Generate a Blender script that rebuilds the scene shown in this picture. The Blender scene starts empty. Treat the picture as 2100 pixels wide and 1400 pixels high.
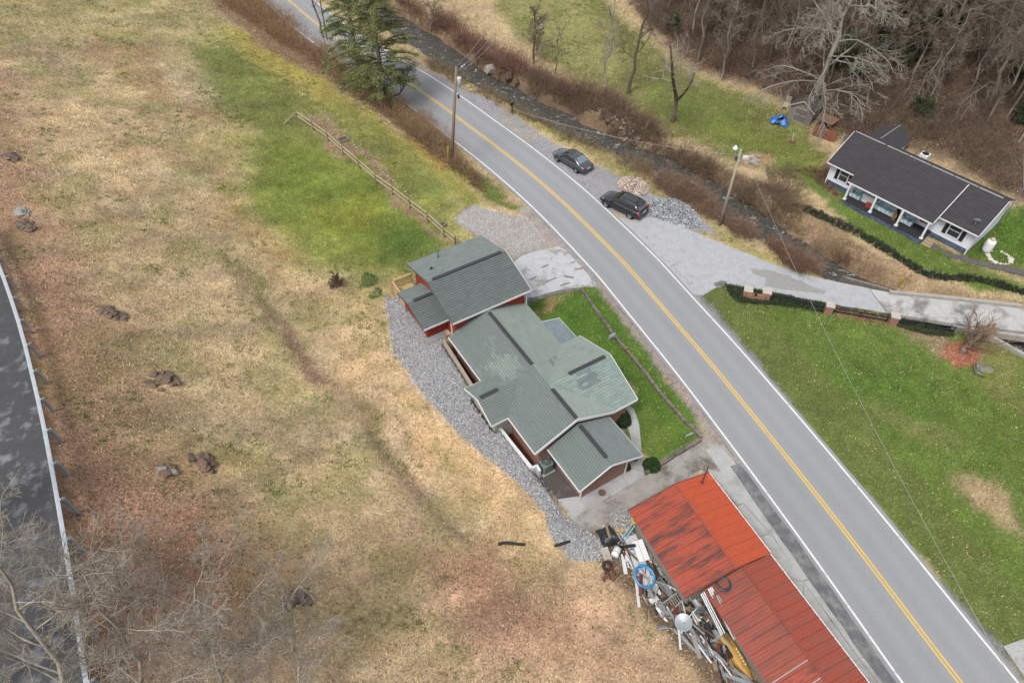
import bpy, math, random
import numpy as np
from mathutils import Vector, Matrix

# ------------------------------------------------------------------ camera, sky, sun, exposure
S = bpy.context.scene
CAM_H = 42.0
PITCH = math.radians(48.2)
cam_d = bpy.data.cameras.new('camera'); cam = bpy.data.objects.new('camera', cam_d)
S.collection.objects.link(cam); S.camera = cam
cam_d.sensor_width = 36; cam_d.lens = 24; cam_d.clip_start = 0.5; cam_d.clip_end = 3000
cam.location = (0, 0, CAM_H); cam.rotation_euler = (math.pi / 2 - PITCH, 0, 0)

SUN_EL, SUN_AZ = math.radians(58), math.radians(215)      # azimuth: compass-like angle from +Y towards +X
wd = bpy.data.worlds.new('World'); S.world = wd; wd.use_nodes = True
wn = wd.node_tree.nodes; wl = wd.node_tree.links
bg = wn['Background']; bg.inputs['Strength'].default_value = 0.115
sky = wn.new('ShaderNodeTexSky'); sky.sky_type = 'NISHITA'; sky.sun_disc = False
sky.sun_elevation = SUN_EL; sky.sun_rotation = SUN_AZ; sky.dust_density = 3.0; sky.air_density = 1.0
hs = wn.new('ShaderNodeHueSaturation'); hs.inputs['Saturation'].default_value = 0.24   # grey overcast daylight
wl.new(sky.outputs[0], hs.inputs['Color']); wl.new(hs.outputs[0], bg.inputs['Color'])
sun_d = bpy.data.lights.new('sun', 'SUN'); sun_d.energy = 1.5; sun_d.angle = math.radians(16); sun_d.color = (1, .96, .90)
sun = bpy.data.objects.new('sun', sun_d); S.collection.objects.link(sun)
sd = Vector((math.sin(SUN_AZ) * math.cos(SUN_EL), math.cos(SUN_AZ) * math.cos(SUN_EL), math.sin(SUN_EL)))
sun.rotation_euler = sd.to_track_quat('Z', 'Y').to_euler(); sun.location = (0, 0, 90)
S.view_settings.view_transform = 'Standard'; S.view_settings.look = 'None'
S.view_settings.exposure = 1.53; S.view_settings.gamma = 1.0; S.view_settings.use_curve_mapping = False
EXPO = 2.2        # how much brighter than its albedo a flat surface shows in the photograph

random.seed(7); RNG = np.random.default_rng(7)
COL = S.collection

# ------------------------------------------------------------------ survey: from a photo position to a place on the ground
def rays(px, py):
    u = (np.asarray(px, float) - 1050) / 1400; v = (np.asarray(py, float) - 700) / 1400
    c, s = math.cos(PITCH), math.sin(PITCH)
    return u, c - v * s, -s - v * c
def P(px, py, z=0.0):
    a, b, c = rays(px, py); t = (z - CAM_H) / c
    return np.array([a * t, b * t, np.broadcast_to(z, np.shape(a * t)) * 1.0]).T
def Pl(pts, z=0.0):
    a = np.array(pts, float); return P(a[:, 0], a[:, 1], z)[:, :2]

# ------------------------------------------------------------------ numpy noise
def vnoise(x, y, sc, seed=0):
    x = np.asarray(x) / sc + 1000.3; y = np.asarray(y) / sc + 1000.7
    xi = np.floor(x).astype(np.int64); yi = np.floor(y).astype(np.int64); fx = x - xi; fy = y - yi
    fx = fx * fx * (3 - 2 * fx); fy = fy * fy * (3 - 2 * fy)
    def h(a, b):
        n = (a * 374761393 + b * 668265263 + seed * 974634777) & 0xffffffff
        n = ((n ^ (n >> 13)) * 1274126177) & 0xffffffff
        return ((n ^ (n >> 16)) & 0xffff) / 65535.0
    return (h(xi, yi) * (1 - fx) + h(xi + 1, yi) * fx) * (1 - fy) + (h(xi, yi + 1) * (1 - fx) + h(xi + 1, yi + 1) * fx) * fy
def fbm(x, y, sc, seed=0, o=4):
    r = 0; a = .5; t = 0
    for i in range(o):
        r = r + a * vnoise(x, y, sc / 2 ** i, seed + i * 17); t += a; a *= .55
    return r / t
def sstep(a, b, x):
    t = np.clip((x - a) / (b - a), 0, 1); return t * t * (3 - 2 * t)
def seg_dist(x, y, poly):
    """distance to a polyline, and the signed side of the nearest piece"""
    best = np.full(np.shape(x), 1e9); side = np.zeros(np.shape(x)); along = np.zeros(np.shape(x)); acc = 0
    for (ax, ay), (bx, by) in zip(poly[:-1], poly[1:]):
        dx, dy = bx - ax, by - ay; L2 = dx * dx + dy * dy + 1e-12
        t = np.clip(((x - ax) * dx + (y - ay) * dy) / L2, 0, 1)
        qx, qy = x - ax - t * dx, y - ay - t * dy; d = np.hypot(qx, qy); m = d < best
        best = np.where(m, d, best); side = np.where(m, dx * qy - dy * qx, side)
        along = np.where(m, acc + t * math.sqrt(L2), along); acc += math.sqrt(L2)
    return best, side, along
def in_poly(x, y, poly):
    ins = np.zeros(np.shape(x), bool); n = len(poly)
    for i in range(n):
        (ax, ay), (bx, by) = poly[i], poly[(i + 1) % n]
        if ay == by: continue
        ins ^= ((ay > y) != (by > y)) & (x < (bx - ax) * (y - ay) / (by - ay) + ax)
    return ins
def poly_sd(x, y, poly):
    """signed distance to a closed outline, positive inside; far outside is simply a large negative"""
    p = np.asarray(poly, float); out = np.full(np.shape(x), -99.0)
    m = (x > p[:, 0].min() - 9) & (x < p[:, 0].max() + 9) & (y > p[:, 1].min() - 9) & (y < p[:, 1].max() + 9)
    if m.any():
        xx, yy = x[m], y[m]; d, _, _ = seg_dist(xx, yy, list(map(tuple, p)) + [tuple(p[0])])
        out[m] = np.where(in_poly(xx, yy, p), d, -d)
    return out
def resample(pts, step):
    p = np.asarray(pts, float)
    for _ in range(2):     # corner cutting
        q = [p[0]]
        for a, b in zip(p[:-1], p[1:]): q += [a * .75 + b * .25, a * .25 + b * .75]
        p = np.array(q + [p[-1]])
    d = np.r_[0, np.cumsum(np.linalg.norm(np.diff(p, axis=0), axis=1))]
    t = np.linspace(0, d[-1], max(2, int(d[-1] / step)))
    return np.array([np.interp(t, d, p[:, k]) for k in range(p.shape[1])]).T

# ------------------------------------------------------------------ frames of the three buildings
def frame(ox, oy, deg):
    a = math.radians(deg); c, s = math.cos(a), math.sin(a)
    return lambda x, y: (ox + x * c - y * s, oy + x * s + y * c)
HX, HY, HA = 4.35, 26.62, 31.5        # brick house and red cottage: south end of the main ridge
RX, RY, RA = 7.36, 20.80, 25.5        # red metal-roofed workshop
WX, WY, WA = 34.46, 61.27, -49.5      # white house over the creek
HF, RF, WF = frame(HX, HY, HA), frame(RX, RY, RA), frame(WX, WY, WA)

# ------------------------------------------------------------------ terrain heights
ROAD_PX = [(470, -110), (545, -40), (592, 0), (639, 42), (715, 96), (792, 144), (840, 171), (897, 210), (974, 267.7), (1057, 330), (1148.6, 407.7), (1217, 475), (1286, 545), (1316, 580), (1390, 666), (1437, 720), (1500, 796), (1624, 950), (1725, 1078.6), (1821, 1204), (1918, 1333), (1971, 1400), (2080, 1545), (2230, 1740)]
ROAD = resample(Pl(ROAD_PX), 1.0)
ROAD_L = [tuple(q) for q in resample(Pl(ROAD_PX), 4.0)]
CREEK_PX = [(730, 5), (800, 45), (870, 88), (925, 125), (985, 168), (1060, 205), (1130, 244), (1220, 292), (1300, 318), (1370, 345), (1440, 388), (1510, 435), (1570, 478), (1640, 522), (1700, 562), (1780, 606), (1900, 645), (2010, 680), (2100, 715), (2250, 760)]
CREEK = resample(Pl(CREEK_PX, -1.5), 1.5); CREEK_L = [tuple(q) for q in resample(Pl(CREEK_PX, -1.5), 4.0)]
RAIL_PX = [(-40, 455), (-15, 515), (8, 574), (23, 617), (37, 660), (50, 707), (62, 757), (75, 812), (88, 870), (112, 1000), (136, 1140), (160, 1300), (178, 1420), (190, 1520)]
RAIL_Z = 11.5
RAIL = resample(Pl(RAIL_PX, RAIL_Z), 2.26); RAIL_L = [tuple(q) for q in RAIL]
CP = [(830, 600, 1.5), (800, 640, 1.6), (860, 760, 1.9), (980, 900, 1.8), (1060, 1000, 1.2), (1140, 1080, .5), (1230, 1180, .4), (1330, 1290, .8), (1460, 1400, .7), (1560, 1500, .6),
      (780, 640, 1.8), (700, 800, 3.0), (600, 600, 3.3), (700, 560, 2.5), (800, 450, 1.6), (900, 450, .8), (920, 400, 1.3), (830, 290, 1.9), (700, 300, 2.4), (640, 200, 2.4), (550, 120, 2.8), (430, 30, 3.4), (300, -60, 4.5),
      (550, 250, 3.1), (450, 200, 3.9), (350, 400, 5.6), (200, 200, 6.6), (60, 40, 8), (0, 250, 9.3), (60, 420, 9.4), (-150, 0, 11), (120, 500, 9.0), (200, 620, 8.2), (300, 600, 6.9), (330, 775, 7.2), (450, 650, 5.2), (500, 760, 4.9), (560, 900, 4.6), (400, 900, 6.7),
      (220, 900, 8.8), (160, 760, 9.3), (200, 1100, 9.2), (330, 1100, 7.7), (500, 1150, 5.9), (700, 1100, 3.6), (880, 1100, 2.2), (1060, 1180, 1.2), (600, 1300, 5.2), (800, 1300, 3.4), (1000, 1330, 2.0), (1200, 1380, 1.2), (300, 1300, 8.8), (260, 1450, 9.4), (600, 1550, 5.5), (1000, 1600, 2.5), (1300, 1650, 1.2),
      (1150, 600, .05), (1330, 850, .03), (1250, 1040, .05), (1240, 640, .05), (1400, 880, .0), (1600, 1300, .2), (1100, 560, .1), (1000, 450, .3), (1050, 480, .1), (1730, 1500, 0),
      (1400, 480, 0), (1500, 540, 0), (1650, 565, 0), (1150, 290, 0), (1000, 200, 0), (1260, 360, 0), (1600, 640, 0), (1700, 800, 0), (2000, 900, 0), (2050, 1200, 0), (1950, 720, 0), (1800, 1000, 0), (2150, 1300, 0), (2300, 900, 0), (2200, 700, .1), (2000, 1500, 0),
      (1500, 250, .1), (1300, 150, -.1), (1150, 60, 0), (1020, 20, .1), (1600, 290, .3), (1700, 400, .35), (1760, 460, .3), (1900, 540, .2), (2060, 580, .2), (1850, 470, .5), (1960, 540, .4), (2060, 510, .4), (1690, 330, .6), (1420, 200, .5),
      (1500, 150, 1.2), (1400, 80, 1.4), (1650, 230, 1.3), (1600, 130, 2.8), (1600, 50, 4.6), (1750, 215, 2.4), (1850, 235, 3.2), (1800, 120, 5.6), (1950, 270, 4.0), (2050, 320, 3.0), (2120, 400, 1.6), (2050, 200, 5.8), (1950, 130, 7.4), (2080, 60, 9.8), (1900, 40, 8.8), (2100, 0, 11.6), (1750, 0, 7.4), (1450, 0, 3.0), (1250, -20, 1.4), (1100, -40, .6), (2250, 250, 6.5), (2300, 0, 13), (1900, -100, 13), (1500, -100, 6.5), (2200, 480, 1.2), (800, -90, 1.2), (950, -30, .3)]
CP += [(p[0], p[1], 0) for p in ROAD_PX[::2]]
cpw = [(*P(a, b, z)[:2], z) for a, b, z in CP]
for i in range(0, len(RAIL), 2):
    nrm = RAIL[min(i + 1, len(RAIL) - 1)] - RAIL[max(i - 1, 0)]; nrm = np.array([-nrm[1], nrm[0]]) / np.linalg.norm(nrm)   # to the downhill right
    cpw += [(*(RAIL[i] - nrm * .6), 10.75), (*(RAIL[i] - nrm * 3.5), 10.8), (*(RAIL[i] - nrm * 9), 11.4), (*(RAIL[i] + nrm * 1.3), 9.7)]
cpw = np.array(cpw)
def tps_k(r2): return np.where(r2 < 1e-9, 0, r2 * np.log(np.maximum(r2, 1e-9)) * .5)
def tps_fit(p):
    n = len(p); d2 = ((p[:, None, :2] - p[None, :, :2]) ** 2).sum(-1)
    A = np.zeros((n + 3, n + 3)); A[:n, :n] = tps_k(d2) + np.eye(n) * 6.0
    A[:n, n] = 1; A[:n, n + 1:] = p[:, :2]; A[n:, :n] = A[:n, n:].T
    return np.linalg.solve(A, np.r_[p[:, 2], 0, 0, 0])
TW = tps_fit(cpw)
def tps(x, y):
    x = np.asarray(x, float); y = np.asarray(y, float); z = TW[-3] + TW[-2] * x + TW[-1] * y
    for w, (a, b, _) in zip(TW[:-3], cpw): z = z + w * tps_k((x - a) ** 2 + (y - b) ** 2)
    return z
HOUSE_PAD = [HF(*q) for q in [(-3.45, 13.2), (-3.65, 9), (-3.75, 7.2), (-4.2, 7.0), (-4.2, 3.8), (-3.7, 3.8), (-3.45, .2), (-3.1, -3.9), (3.5, -4.4), (9, -2), (9, 13), (3.5, 19.5), (-2.6, 19.5), (-2.6, 13.4)]]
FLAT0 = [Pl([(1287, 440), (1320, 440), (1400, 460), (1483, 500), (1540, 523), (1600, 547), (1667, 567), (1727, 580), (1783, 590), (1830, 600), (1960, 670), (1850, 655), (1700, 625), (1540, 590), (1487, 585), (1440, 605), (1350, 520)]),
         Pl([(1054, 533), (1095, 512), (1150, 500), (1230, 585), (1187, 592), (1133, 600), (1070, 618), (1045, 580)]),
         Pl([(1165, 1060), (1320, 965), (1440, 905), (1500, 905), (1900, 1420), (1600, 1420), (1290, 1050), (1200, 1090)])]
WHITE_PAD = [WF(*q) for q in [(-.2, -3.3), (15.2, -3.3), (15.2, 3.6), (-.2, 3.6)]]
def height(x, y):
    x = np.asarray(x, float); y = np.asarray(y, float)
    far = np.maximum(np.maximum(np.abs(x - 5) - 75, y - 125), -2 - y)
    xc = np.clip(x, -75, 85); yc = np.clip(y, -8, 128)
    z = np.clip(tps(xc, yc), -3, 40) + np.clip(far, 0, 150) * .12
    z = z + (fbm(x, y, 5, 3) - .5) * .35 + (fbm(x, y, 1.3, 5, 2) - .5) * .16 + (fbm(x, y, .65, 15, 2) - .5) * .12
    # scarp line on the slope
    d, sd_, _ = seg_dist(x, y, SCARP); z = z + np.where(sd_ < 0, 1, -1) * .30 * np.exp(-(d / 1.3) ** 2) * np.minimum(d, 1)
    d, sd_, al = seg_dist(x, y, RAIL_L)
    z = np.where((sd_ < 0) & (d < 9), np.where(d > .45, 10.85, z + (10.85 - z) * sstep(-.2, .45, d)), z)
    d, _, _ = seg_dist(x, y, ROAD_L); z = z * sstep(3.9, 6.4, d) + (-.06) * (1 - sstep(3.9, 6.4, d))
    for f in FLAT0:
        s = sstep(-1.0, .2, poly_sd(x, y, f)); z = z * (1 - s) + (-.05) * s
    s = sstep(-.15, .2, poly_sd(x, y, HOUSE_PAD)); z = z * (1 - s) + (-.02) * s
    s = sstep(-1.5, .2, poly_sd(x, y, WHITE_PAD)); z = z * (1 - s) + .35 * s
    d, _, al = seg_dist(x, y, CREEK_L)
    wob = (fbm(x, y, 3.0, 9, 3) - .5) * 1.3
    z = z - 2.0 * (1 - sstep(1.5, 3.2, d + wob))
    return z
SCARP = [tuple(q) for q in np.array([P(a, b, z)[:2] for a, b, z in [(470, 540, 4.9), (540, 640, 4.6), (620, 740, 4.0), (700, 830, 3.5), (780, 920, 3.1), (850, 1000, 2.7), (930, 1080, 2.0)]])]
def G(px, py):
    """photo position to the ground point under it"""
    z = np.zeros(np.shape(px))
    a, b, c = rays(px, py)
    for _ in range(22):
        t = (z - CAM_H) / c; z = .45 * z + .55 * height(a * t, b * t)
    t = (z - CAM_H) / c
    return np.array([a * t, b * t, z]).T
def Gl(pts):
    a = np.array(pts, float); return G(a[:, 0], a[:, 1])

# ------------------------------------------------------------------ materials
def lin(c): return tuple(((v / 255) / 12.92 if v / 255 < .04045 else ((v / 255 + .055) / 1.055) ** 2.4) for v in c)
def alb(r, g, b): return tuple(min(.85, v / EXPO) for v in lin((r, g, b)))
MATS = {}
def mat(name, rgb=None, rough=.8, metal=0, vary=.12, scale=6.0, bump=.0, bscale=None, attr=None, rgb2=None, thr=(.45, .62), spec=.3, coat=0, trans=0, stretch=None, world=None):
    if name in MATS: return MATS[name]
    m = bpy.data.materials.new(name); m.use_nodes = True; n = m.node_tree.nodes; l = m.node_tree.links
    b = n['Principled BSDF']; b.inputs['Roughness'].default_value = rough; b.inputs['Metallic'].default_value = metal
    b.inputs['Specular IOR Level'].default_value = spec; b.inputs['Coat Weight'].default_value = coat
    if trans: b.inputs['Transmission Weight'].default_value = trans
    tc = n.new('ShaderNodeTexCoord'); src = tc.outputs['Object']
    if world is not None:
        ge = n.new('ShaderNodeNewGeometry'); mw = n.new('ShaderNodeMapping'); mw.inputs['Rotation'].default_value = (0, 0, -math.radians(world)); l.new(ge.outputs['Position'], mw.inputs[0]); src = mw.outputs[0]
    if stretch:
        mp = n.new('ShaderNodeMapping'); mp.inputs['Scale'].default_value = stretch; l.new(src, mp.inputs[0]); src = mp.outputs[0]
    nz = n.new('ShaderNodeTexNoise'); nz.inputs['Scale'].default_value = scale; nz.inputs['Detail'].default_value = 6; nz.inputs['Roughness'].default_value = .65
    l.new(src, nz.inputs['Vector'])
    if attr:
        at = n.new('ShaderNodeVertexColor'); at.layer_name = attr; base = at.outputs['Color']
    else:
        rg = n.new('ShaderNodeRGB'); rg.outputs[0].default_value = (*rgb, 1); base = rg.outputs[0]
    if rgb2 is not None:
        nz2 = n.new('ShaderNodeTexNoise'); nz2.inputs['Scale'].default_value = scale * .35; nz2.inputs['Detail'].default_value = 8; nz2.inputs['Roughness'].default_value = .7
        l.new(src, nz2.inputs['Vector'])
        mr = n.new('ShaderNodeMapRange'); mr.inputs[1].default_value = thr[0]; mr.inputs[2].default_value = thr[1]; l.new(nz2.outputs[0], mr.inputs[0])
        mx = n.new('ShaderNodeMix'); mx.data_type = 'RGBA'; l.new(mr.outputs[0], mx.inputs[0]); l.new(base, mx.inputs[6]); mx.inputs[7].default_value = (*rgb2, 1); base = mx.outputs[2]
    mr = n.new('ShaderNodeMapRange'); mr.inputs[1].default_value = .25; mr.inputs[2].default_value = .75; mr.inputs[3].default_value = 1 - vary; mr.inputs[4].default_value = 1 + vary
    l.new(nz.outputs[0], mr.inputs[0])
    vm = n.new('ShaderNodeVectorMath'); vm.operation = 'SCALE'; l.new(base, vm.inputs[0]); l.new(mr.outputs[0], vm.inputs['Scale'])
    l.new(vm.outputs[0], b.inputs['Base Color'])
    if bump:
        bn = n.new('ShaderNodeTexNoise'); bn.inputs['Scale'].default_value = bscale or scale * 4; bn.inputs['Detail'].default_value = 4; l.new(src, bn.inputs['Vector'])
        bp = n.new('ShaderNodeBump'); bp.inputs['Strength'].default_value = bump; bp.inputs['Distance'].default_value = .03; l.new(bn.outputs[0], bp.inputs['Height']); l.new(bp.outputs[0], b.inputs['Normal'])
    MATS[name] = m; return m

# ------------------------------------------------------------------ objects
def tag(o, label=None, cat=None, group=None, kind=None):
    if label: o['label'] = label
    if cat: o['category'] = cat
    if group: o['group'] = group
    if kind: o['kind'] = kind
    return o
def thing(name, label, cat, loc=(0, 0, 0), rz=0, group=None):
    o = bpy.data.objects.new(name, None); o.empty_display_size = .2; COL.objects.link(o)
    o.location = loc; o.rotation_euler = (0, 0, math.radians(rz)); return tag(o, label, cat, group)
def add_mesh(name, me, material, parent=None, smooth=False):
    o = bpy.data.objects.new(name, me); COL.objects.link(o)
    if material is not None and not me.materials: me.materials.append(material)
    if parent is not None: o.parent = parent
    if smooth and len(me.polygons): me.polygons.foreach_set('use_smooth', [True] * len(me.polygons))
    return o
def arrays_mesh(name, V, F, col=None, corner=False):
    """V (n,3) and F (m,k) arrays to a mesh; col (n,3) a colour for each vertex"""
    V = np.asarray(V, np.float32); F = np.asarray(F, np.int32); k = F.shape[1]; me = bpy.data.meshes.new(name)
    me.vertices.add(len(V)); me.vertices.foreach_set('co', V.ravel())
    me.loops.add(F.size); me.loops.foreach_set('vertex_index', F.ravel())
    me.polygons.add(len(F)); me.polygons.foreach_set('loop_start', np.arange(0, F.size, k, dtype=np.int32))
    try: me.polygons.foreach_set('loop_total', np.full(len(F), k, np.int32))
    except Exception: pass
    me.update(calc_edges=True)
    if col is not None:
        at = me.color_attributes.new('Col', 'FLOAT_COLOR', 'POINT')
        at.data.foreach_set('color', np.c_[np.clip(col, 0, 1), np.ones(len(V))].astype(np.float32).ravel())
    return me
def tubes(P0, P1, R0, R1, k=4):
    P0 = np.asarray(P0, float); P1 = np.asarray(P1, float); n = len(P0)
    d = P1 - P0; L = np.linalg.norm(d, axis=1, keepdims=True); d = d / np.maximum(L, 1e-9)
    ref = np.where(np.abs(d[:, 2:3]) > .9, np.array([[1., 0, 0]]), np.array([[0, 0, 1.]]))
    a = np.cross(d, ref); a /= np.maximum(np.linalg.norm(a, axis=1, keepdims=True), 1e-9); b = np.cross(d, a)
    ang = np.arange(k) * 2 * math.pi / k
    ring = a[:, None, :] * np.cos(ang)[None, :, None] + b[:, None, :] * np.sin(ang)[None, :, None]
    R0 = np.broadcast_to(R0, (n,)); R1 = np.broadcast_to(R1, (n,))
    V = np.concatenate([P0[:, None] + ring * R0[:, None, None], P1[:, None] + ring * R1[:, None, None]], 1).reshape(-1, 3)
    i = np.arange(k); j = (i + 1) % k; q = np.stack([i, j, j + k, i + k], 1)
    F = (q[None] + (np.arange(n) * 2 * k)[:, None, None]).reshape(-1, 4)
    return V, F
def bulk(bv, bf, pos, rot, scl, col=None):
    """many copies of one little shape joined into arrays"""
    bv = np.asarray(bv, float); bf = np.asarray(bf); n = len(pos)
    v = bv[None] * scl[:, None, :]; V = np.einsum('nij,nkj->nki', rot, v) + pos[:, None, :]
    F = (bf[None] + (np.arange(n) * len(bv))[:, None, None]).reshape(-1, bf.shape[1])
    c = None if col is None else np.repeat(col, len(bv), axis=0)
    return V.reshape(-1, 3), F, c
def rand_rot(n, tilt=None, rng=RNG):
    if tilt is None:
        q = rng.normal(size=(n, 4)); q /= np.linalg.norm(q, axis=1, keepdims=True); w, x, y, z = q.T
        return np.stack([np.stack([1 - 2 * (y * y + z * z), 2 * (x * y - z * w), 2 * (x * z + y * w)], 1), np.stack([2 * (x * y + z * w), 1 - 2 * (x * x + z * z), 2 * (y * z - x * w)], 1), np.stack([2 * (x * z - y * w), 2 * (y * z + x * w), 1 - 2 * (x * x + y * y)], 1)], 1)
    a = rng.uniform(0, 2 * math.pi, n); t = rng.uniform(-tilt, tilt, n); c, s = np.cos(a), np.sin(a); ct, st = np.cos(t), np.sin(t)
    z0 = np.zeros(n)
    Rz = np.stack([np.stack([c, -s, z0], 1), np.stack([s, c, z0], 1), np.stack([z0, z0, z0 + 1], 1)], 1)
    Rx = np.stack([np.stack([z0 + 1, z0, z0], 1), np.stack([z0, ct, -st], 1), np.stack([z0, st, ct], 1)], 1)
    return Rz @ Rx
class MB:
    def __init__(s): s.v = []; s.f = []; s.c = []
    def poly(s, pts, col=None):
        i = len(s.v); s.v += [tuple(p) for p in pts]; s.f.append(tuple(range(i, i + len(pts)))); s.c.append(col); return s
    def box(s, x0, x1, y0, y1, z0, z1, col=None):
        return s.hexa([(x0, y0, z0), (x1, y0, z0), (x1, y1, z0), (x0, y1, z0)], [(x0, y0, z1), (x1, y0, z1), (x1, y1, z1), (x0, y1, z1)], col)
    def hexa(s, bot, top, col=None):
        i = len(s.v); n = len(bot); s.v += [tuple(p) for p in bot] + [tuple(p) for p in top]
        s.f.append(tuple(range(i + n - 1, i - 1, -1))); s.f.append(tuple(range(i + n, i + 2 * n)))
        for k in range(n): s.f.append((i + k, i + (k + 1) % n, i + n + (k + 1) % n, i + n + k))
        s.c += [col] * (n + 2); return s
    def prism(s, outline, z0, z1, col=None):
        return s.hexa([(x, y, z0) for x, y in outline], [(x, y, z1) for x, y in outline], col)
    def bar(s, a, b, w, h=None, up=(0, 0, 1), col=None):
        a = Vector(a); b = Vector(b); h = h or w; d = (b - a).normalized(); up = Vector(up)
        if abs(d.dot(up)) > .95: up = Vector((1, 0, 0))
        x = d.cross(up).normalized() * (w / 2); y = x.cross(d).normalized() * (h / 2)
        q = [-x - y, x - y, x + y, -x + y]; return s.hexa([a + k for k in q], [b + k for k in q], col)
    def tube(s, pts, r, k=8, caps=True, col=None):
        pts = [Vector(p) for p in pts]; n = len(pts); rr = r if hasattr(r, '__len__') else [r] * n; base = len(s.v); u = None
        for i, p in enumerate(pts):
            d = (pts[min(i + 1, n - 1)] - pts[max(i - 1, 0)]).normalized()
            if u is None: u = d.orthogonal().normalized()
            u = (u - d * u.dot(d)).normalized(); w = d.cross(u)
            for j in range(k):
                a = 2 * math.pi * j / k; s.v.append(tuple(p + (u * math.cos(a) + w * math.sin(a)) * rr[i]))
        for i in range(n - 1):
            for j in range(k):
                s.f.append((base + i * k + j, base + i * k + (j + 1) % k, base + (i + 1) * k + (j + 1) % k, base + (i + 1) * k + j)); s.c.append(col)
        if caps:
            s.f.append(tuple(range(base + k - 1, base - 1, -1))); s.f.append(tuple(range(base + (n - 1) * k, base + n * k))); s.c += [col] * 2
        return s
    def lathe(s, prof, k=12, c=(0, 0, 0), axis='z', col=None):
        base = len(s.v)
        for r, h in prof:
            for j in range(k):
                a = 2 * math.pi * j / k; x, y = r * math.cos(a), r * math.sin(a)
                q = (x, y, h) if axis == 'z' else ((h, x, y) if axis == 'x' else (x, h, y))
                s.v.append((c[0] + q[0], c[1] + q[1], c[2] + q[2]))
        for i in range(len(prof) - 1):
            for j in range(k): s.f.append((base + i * k + j, base + i * k + (j + 1) % k, base + (i + 1) * k + (j + 1) % k, base + (i + 1) * k + j)); s.c.append(col)
        return s
    def mesh(s, name, off=None):
        me = bpy.data.meshes.new(name); v = s.v if off is None else [(a - off[0], b - off[1], c - off[2]) for a, b, c in s.v]
        me.from_pydata(v, [], s.f)
        if any(c is not None for c in s.c):
            at = me.color_attributes.new('Col', 'FLOAT_COLOR', 'CORNER'); arr = []
            for f, c in zip(s.f, s.c): arr += [*(c or (.5, .5, .5)), 1.0] * len(f)
            at.data.foreach_set('color', np.array(arr, np.float32))
        me.update(); return me
    def build(s, name, material, parent=None, smooth=False, off=None, kind=None, label=None):
        o = add_mesh(name, s.mesh(name, off), material, parent, smooth)
        if kind: o['kind'] = kind
        if label: o['label'] = label
        return o
def bevel(o, w=.02, seg=2):
    m = o.modifiers.new('bevel', 'BEVEL'); m.width = w; m.segments = seg; m.limit_method = 'ANGLE'; return o

# ================================================================== GROUND
def axis(lo, hi, step, out_lo, out_hi):
    a = np.arange(lo, hi + 1e-6, step); l = [lo]; s = step
    while l[-1] > out_lo: s *= 1.35; l.append(l[-1] - s)
    h = [hi]; s = step
    while h[-1] < out_hi: s *= 1.35; h.append(h[-1] + s)
    return np.r_[l[::-1][:-1], a, h[1:]]
gx = axis(-56, 68, .28, -420, 420); gy = axis(-2, 112, .28, -260, 480)
GX, GY = np.meshgrid(gx, gy); GZ = height(GX, GY)
NX, NY = len(gx), len(gy)
def ground_z(x, y):
    """bilinear read of the ground grid"""
    i = np.clip(np.searchsorted(gx, x) - 1, 0, NX - 2); j = np.clip(np.searchsorted(gy, y) - 1, 0, NY - 2)
    fx = (x - gx[i]) / (gx[i + 1] - gx[i]); fy = (y - gy[j]) / (gy[j + 1] - gy[j])
    return (GZ[j, i] * (1 - fx) + GZ[j, i + 1] * fx) * (1 - fy) + (GZ[j + 1, i] * (1 - fx) + GZ[j + 1, i + 1] * fx) * fy
def read_grid(A, x, y):
    i = np.clip(np.searchsorted(gx, x) - 1, 0, NX - 2); j = np.clip(np.searchsorted(gy, y) - 1, 0, NY - 2)
    return A[j, i]

# ---- what grows or lies where: turf colours and litter, blended over soft-edged areas
COLG = np.zeros((NY, NX, 3)); COLG[:] = alb(172, 152, 108)
LIT = np.zeros((NY, NX)); GRN = np.full((NY, NX), .25); STO = np.zeros((NY, NX))
wx = GX + (fbm(GX, GY, 3.5, 21) - .5) * 3.2 + (fbm(GX, GY, .8, 31, 2) - .5) * .7; wy = GY + (fbm(GX, GY, 3.5, 41) - .5) * 3.2 + (fbm(GX, GY, .8, 51, 2) - .5) * .7
wx2 = GX + (fbm(GX, GY, .9, 61, 3) - .5) * .6; wy2 = GY + (fbm(GX, GY, .9, 71, 3) - .5) * .6
def paint(px, rgb, feather=1.5, k=1.0, lit=None, grn=None, sto=None, tight=False, patch=0, world=None):
    pts = Gl(px)[:, :2] if world is None else np.array(world)
    s = poly_sd(wx2 if tight else wx, wy2 if tight else wy, pts)
    m = sstep(-feather / 2, feather / 2, s) * k
    if patch: m = m * sstep(patch - .12, patch + .12, fbm(GX, GY, 4.0, int(rgb[0]) + 7, 5))
    for i, c in enumerate(alb(*rgb)): COLG[..., i] = COLG[..., i] * (1 - m) + c * m
    for A, v in ((LIT, lit), (GRN, grn), (STO, sto)):
        if v is not None: A[:] = A * (1 - m) + v * m
    return m
FIELD = [(-60, -60), (380, -40), (640, 180), (940, 380), (1020, 450), (900, 560), (810, 620), (860, 780), (1130, 1080), (1450, 1420), (-60, 1420)]
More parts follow.
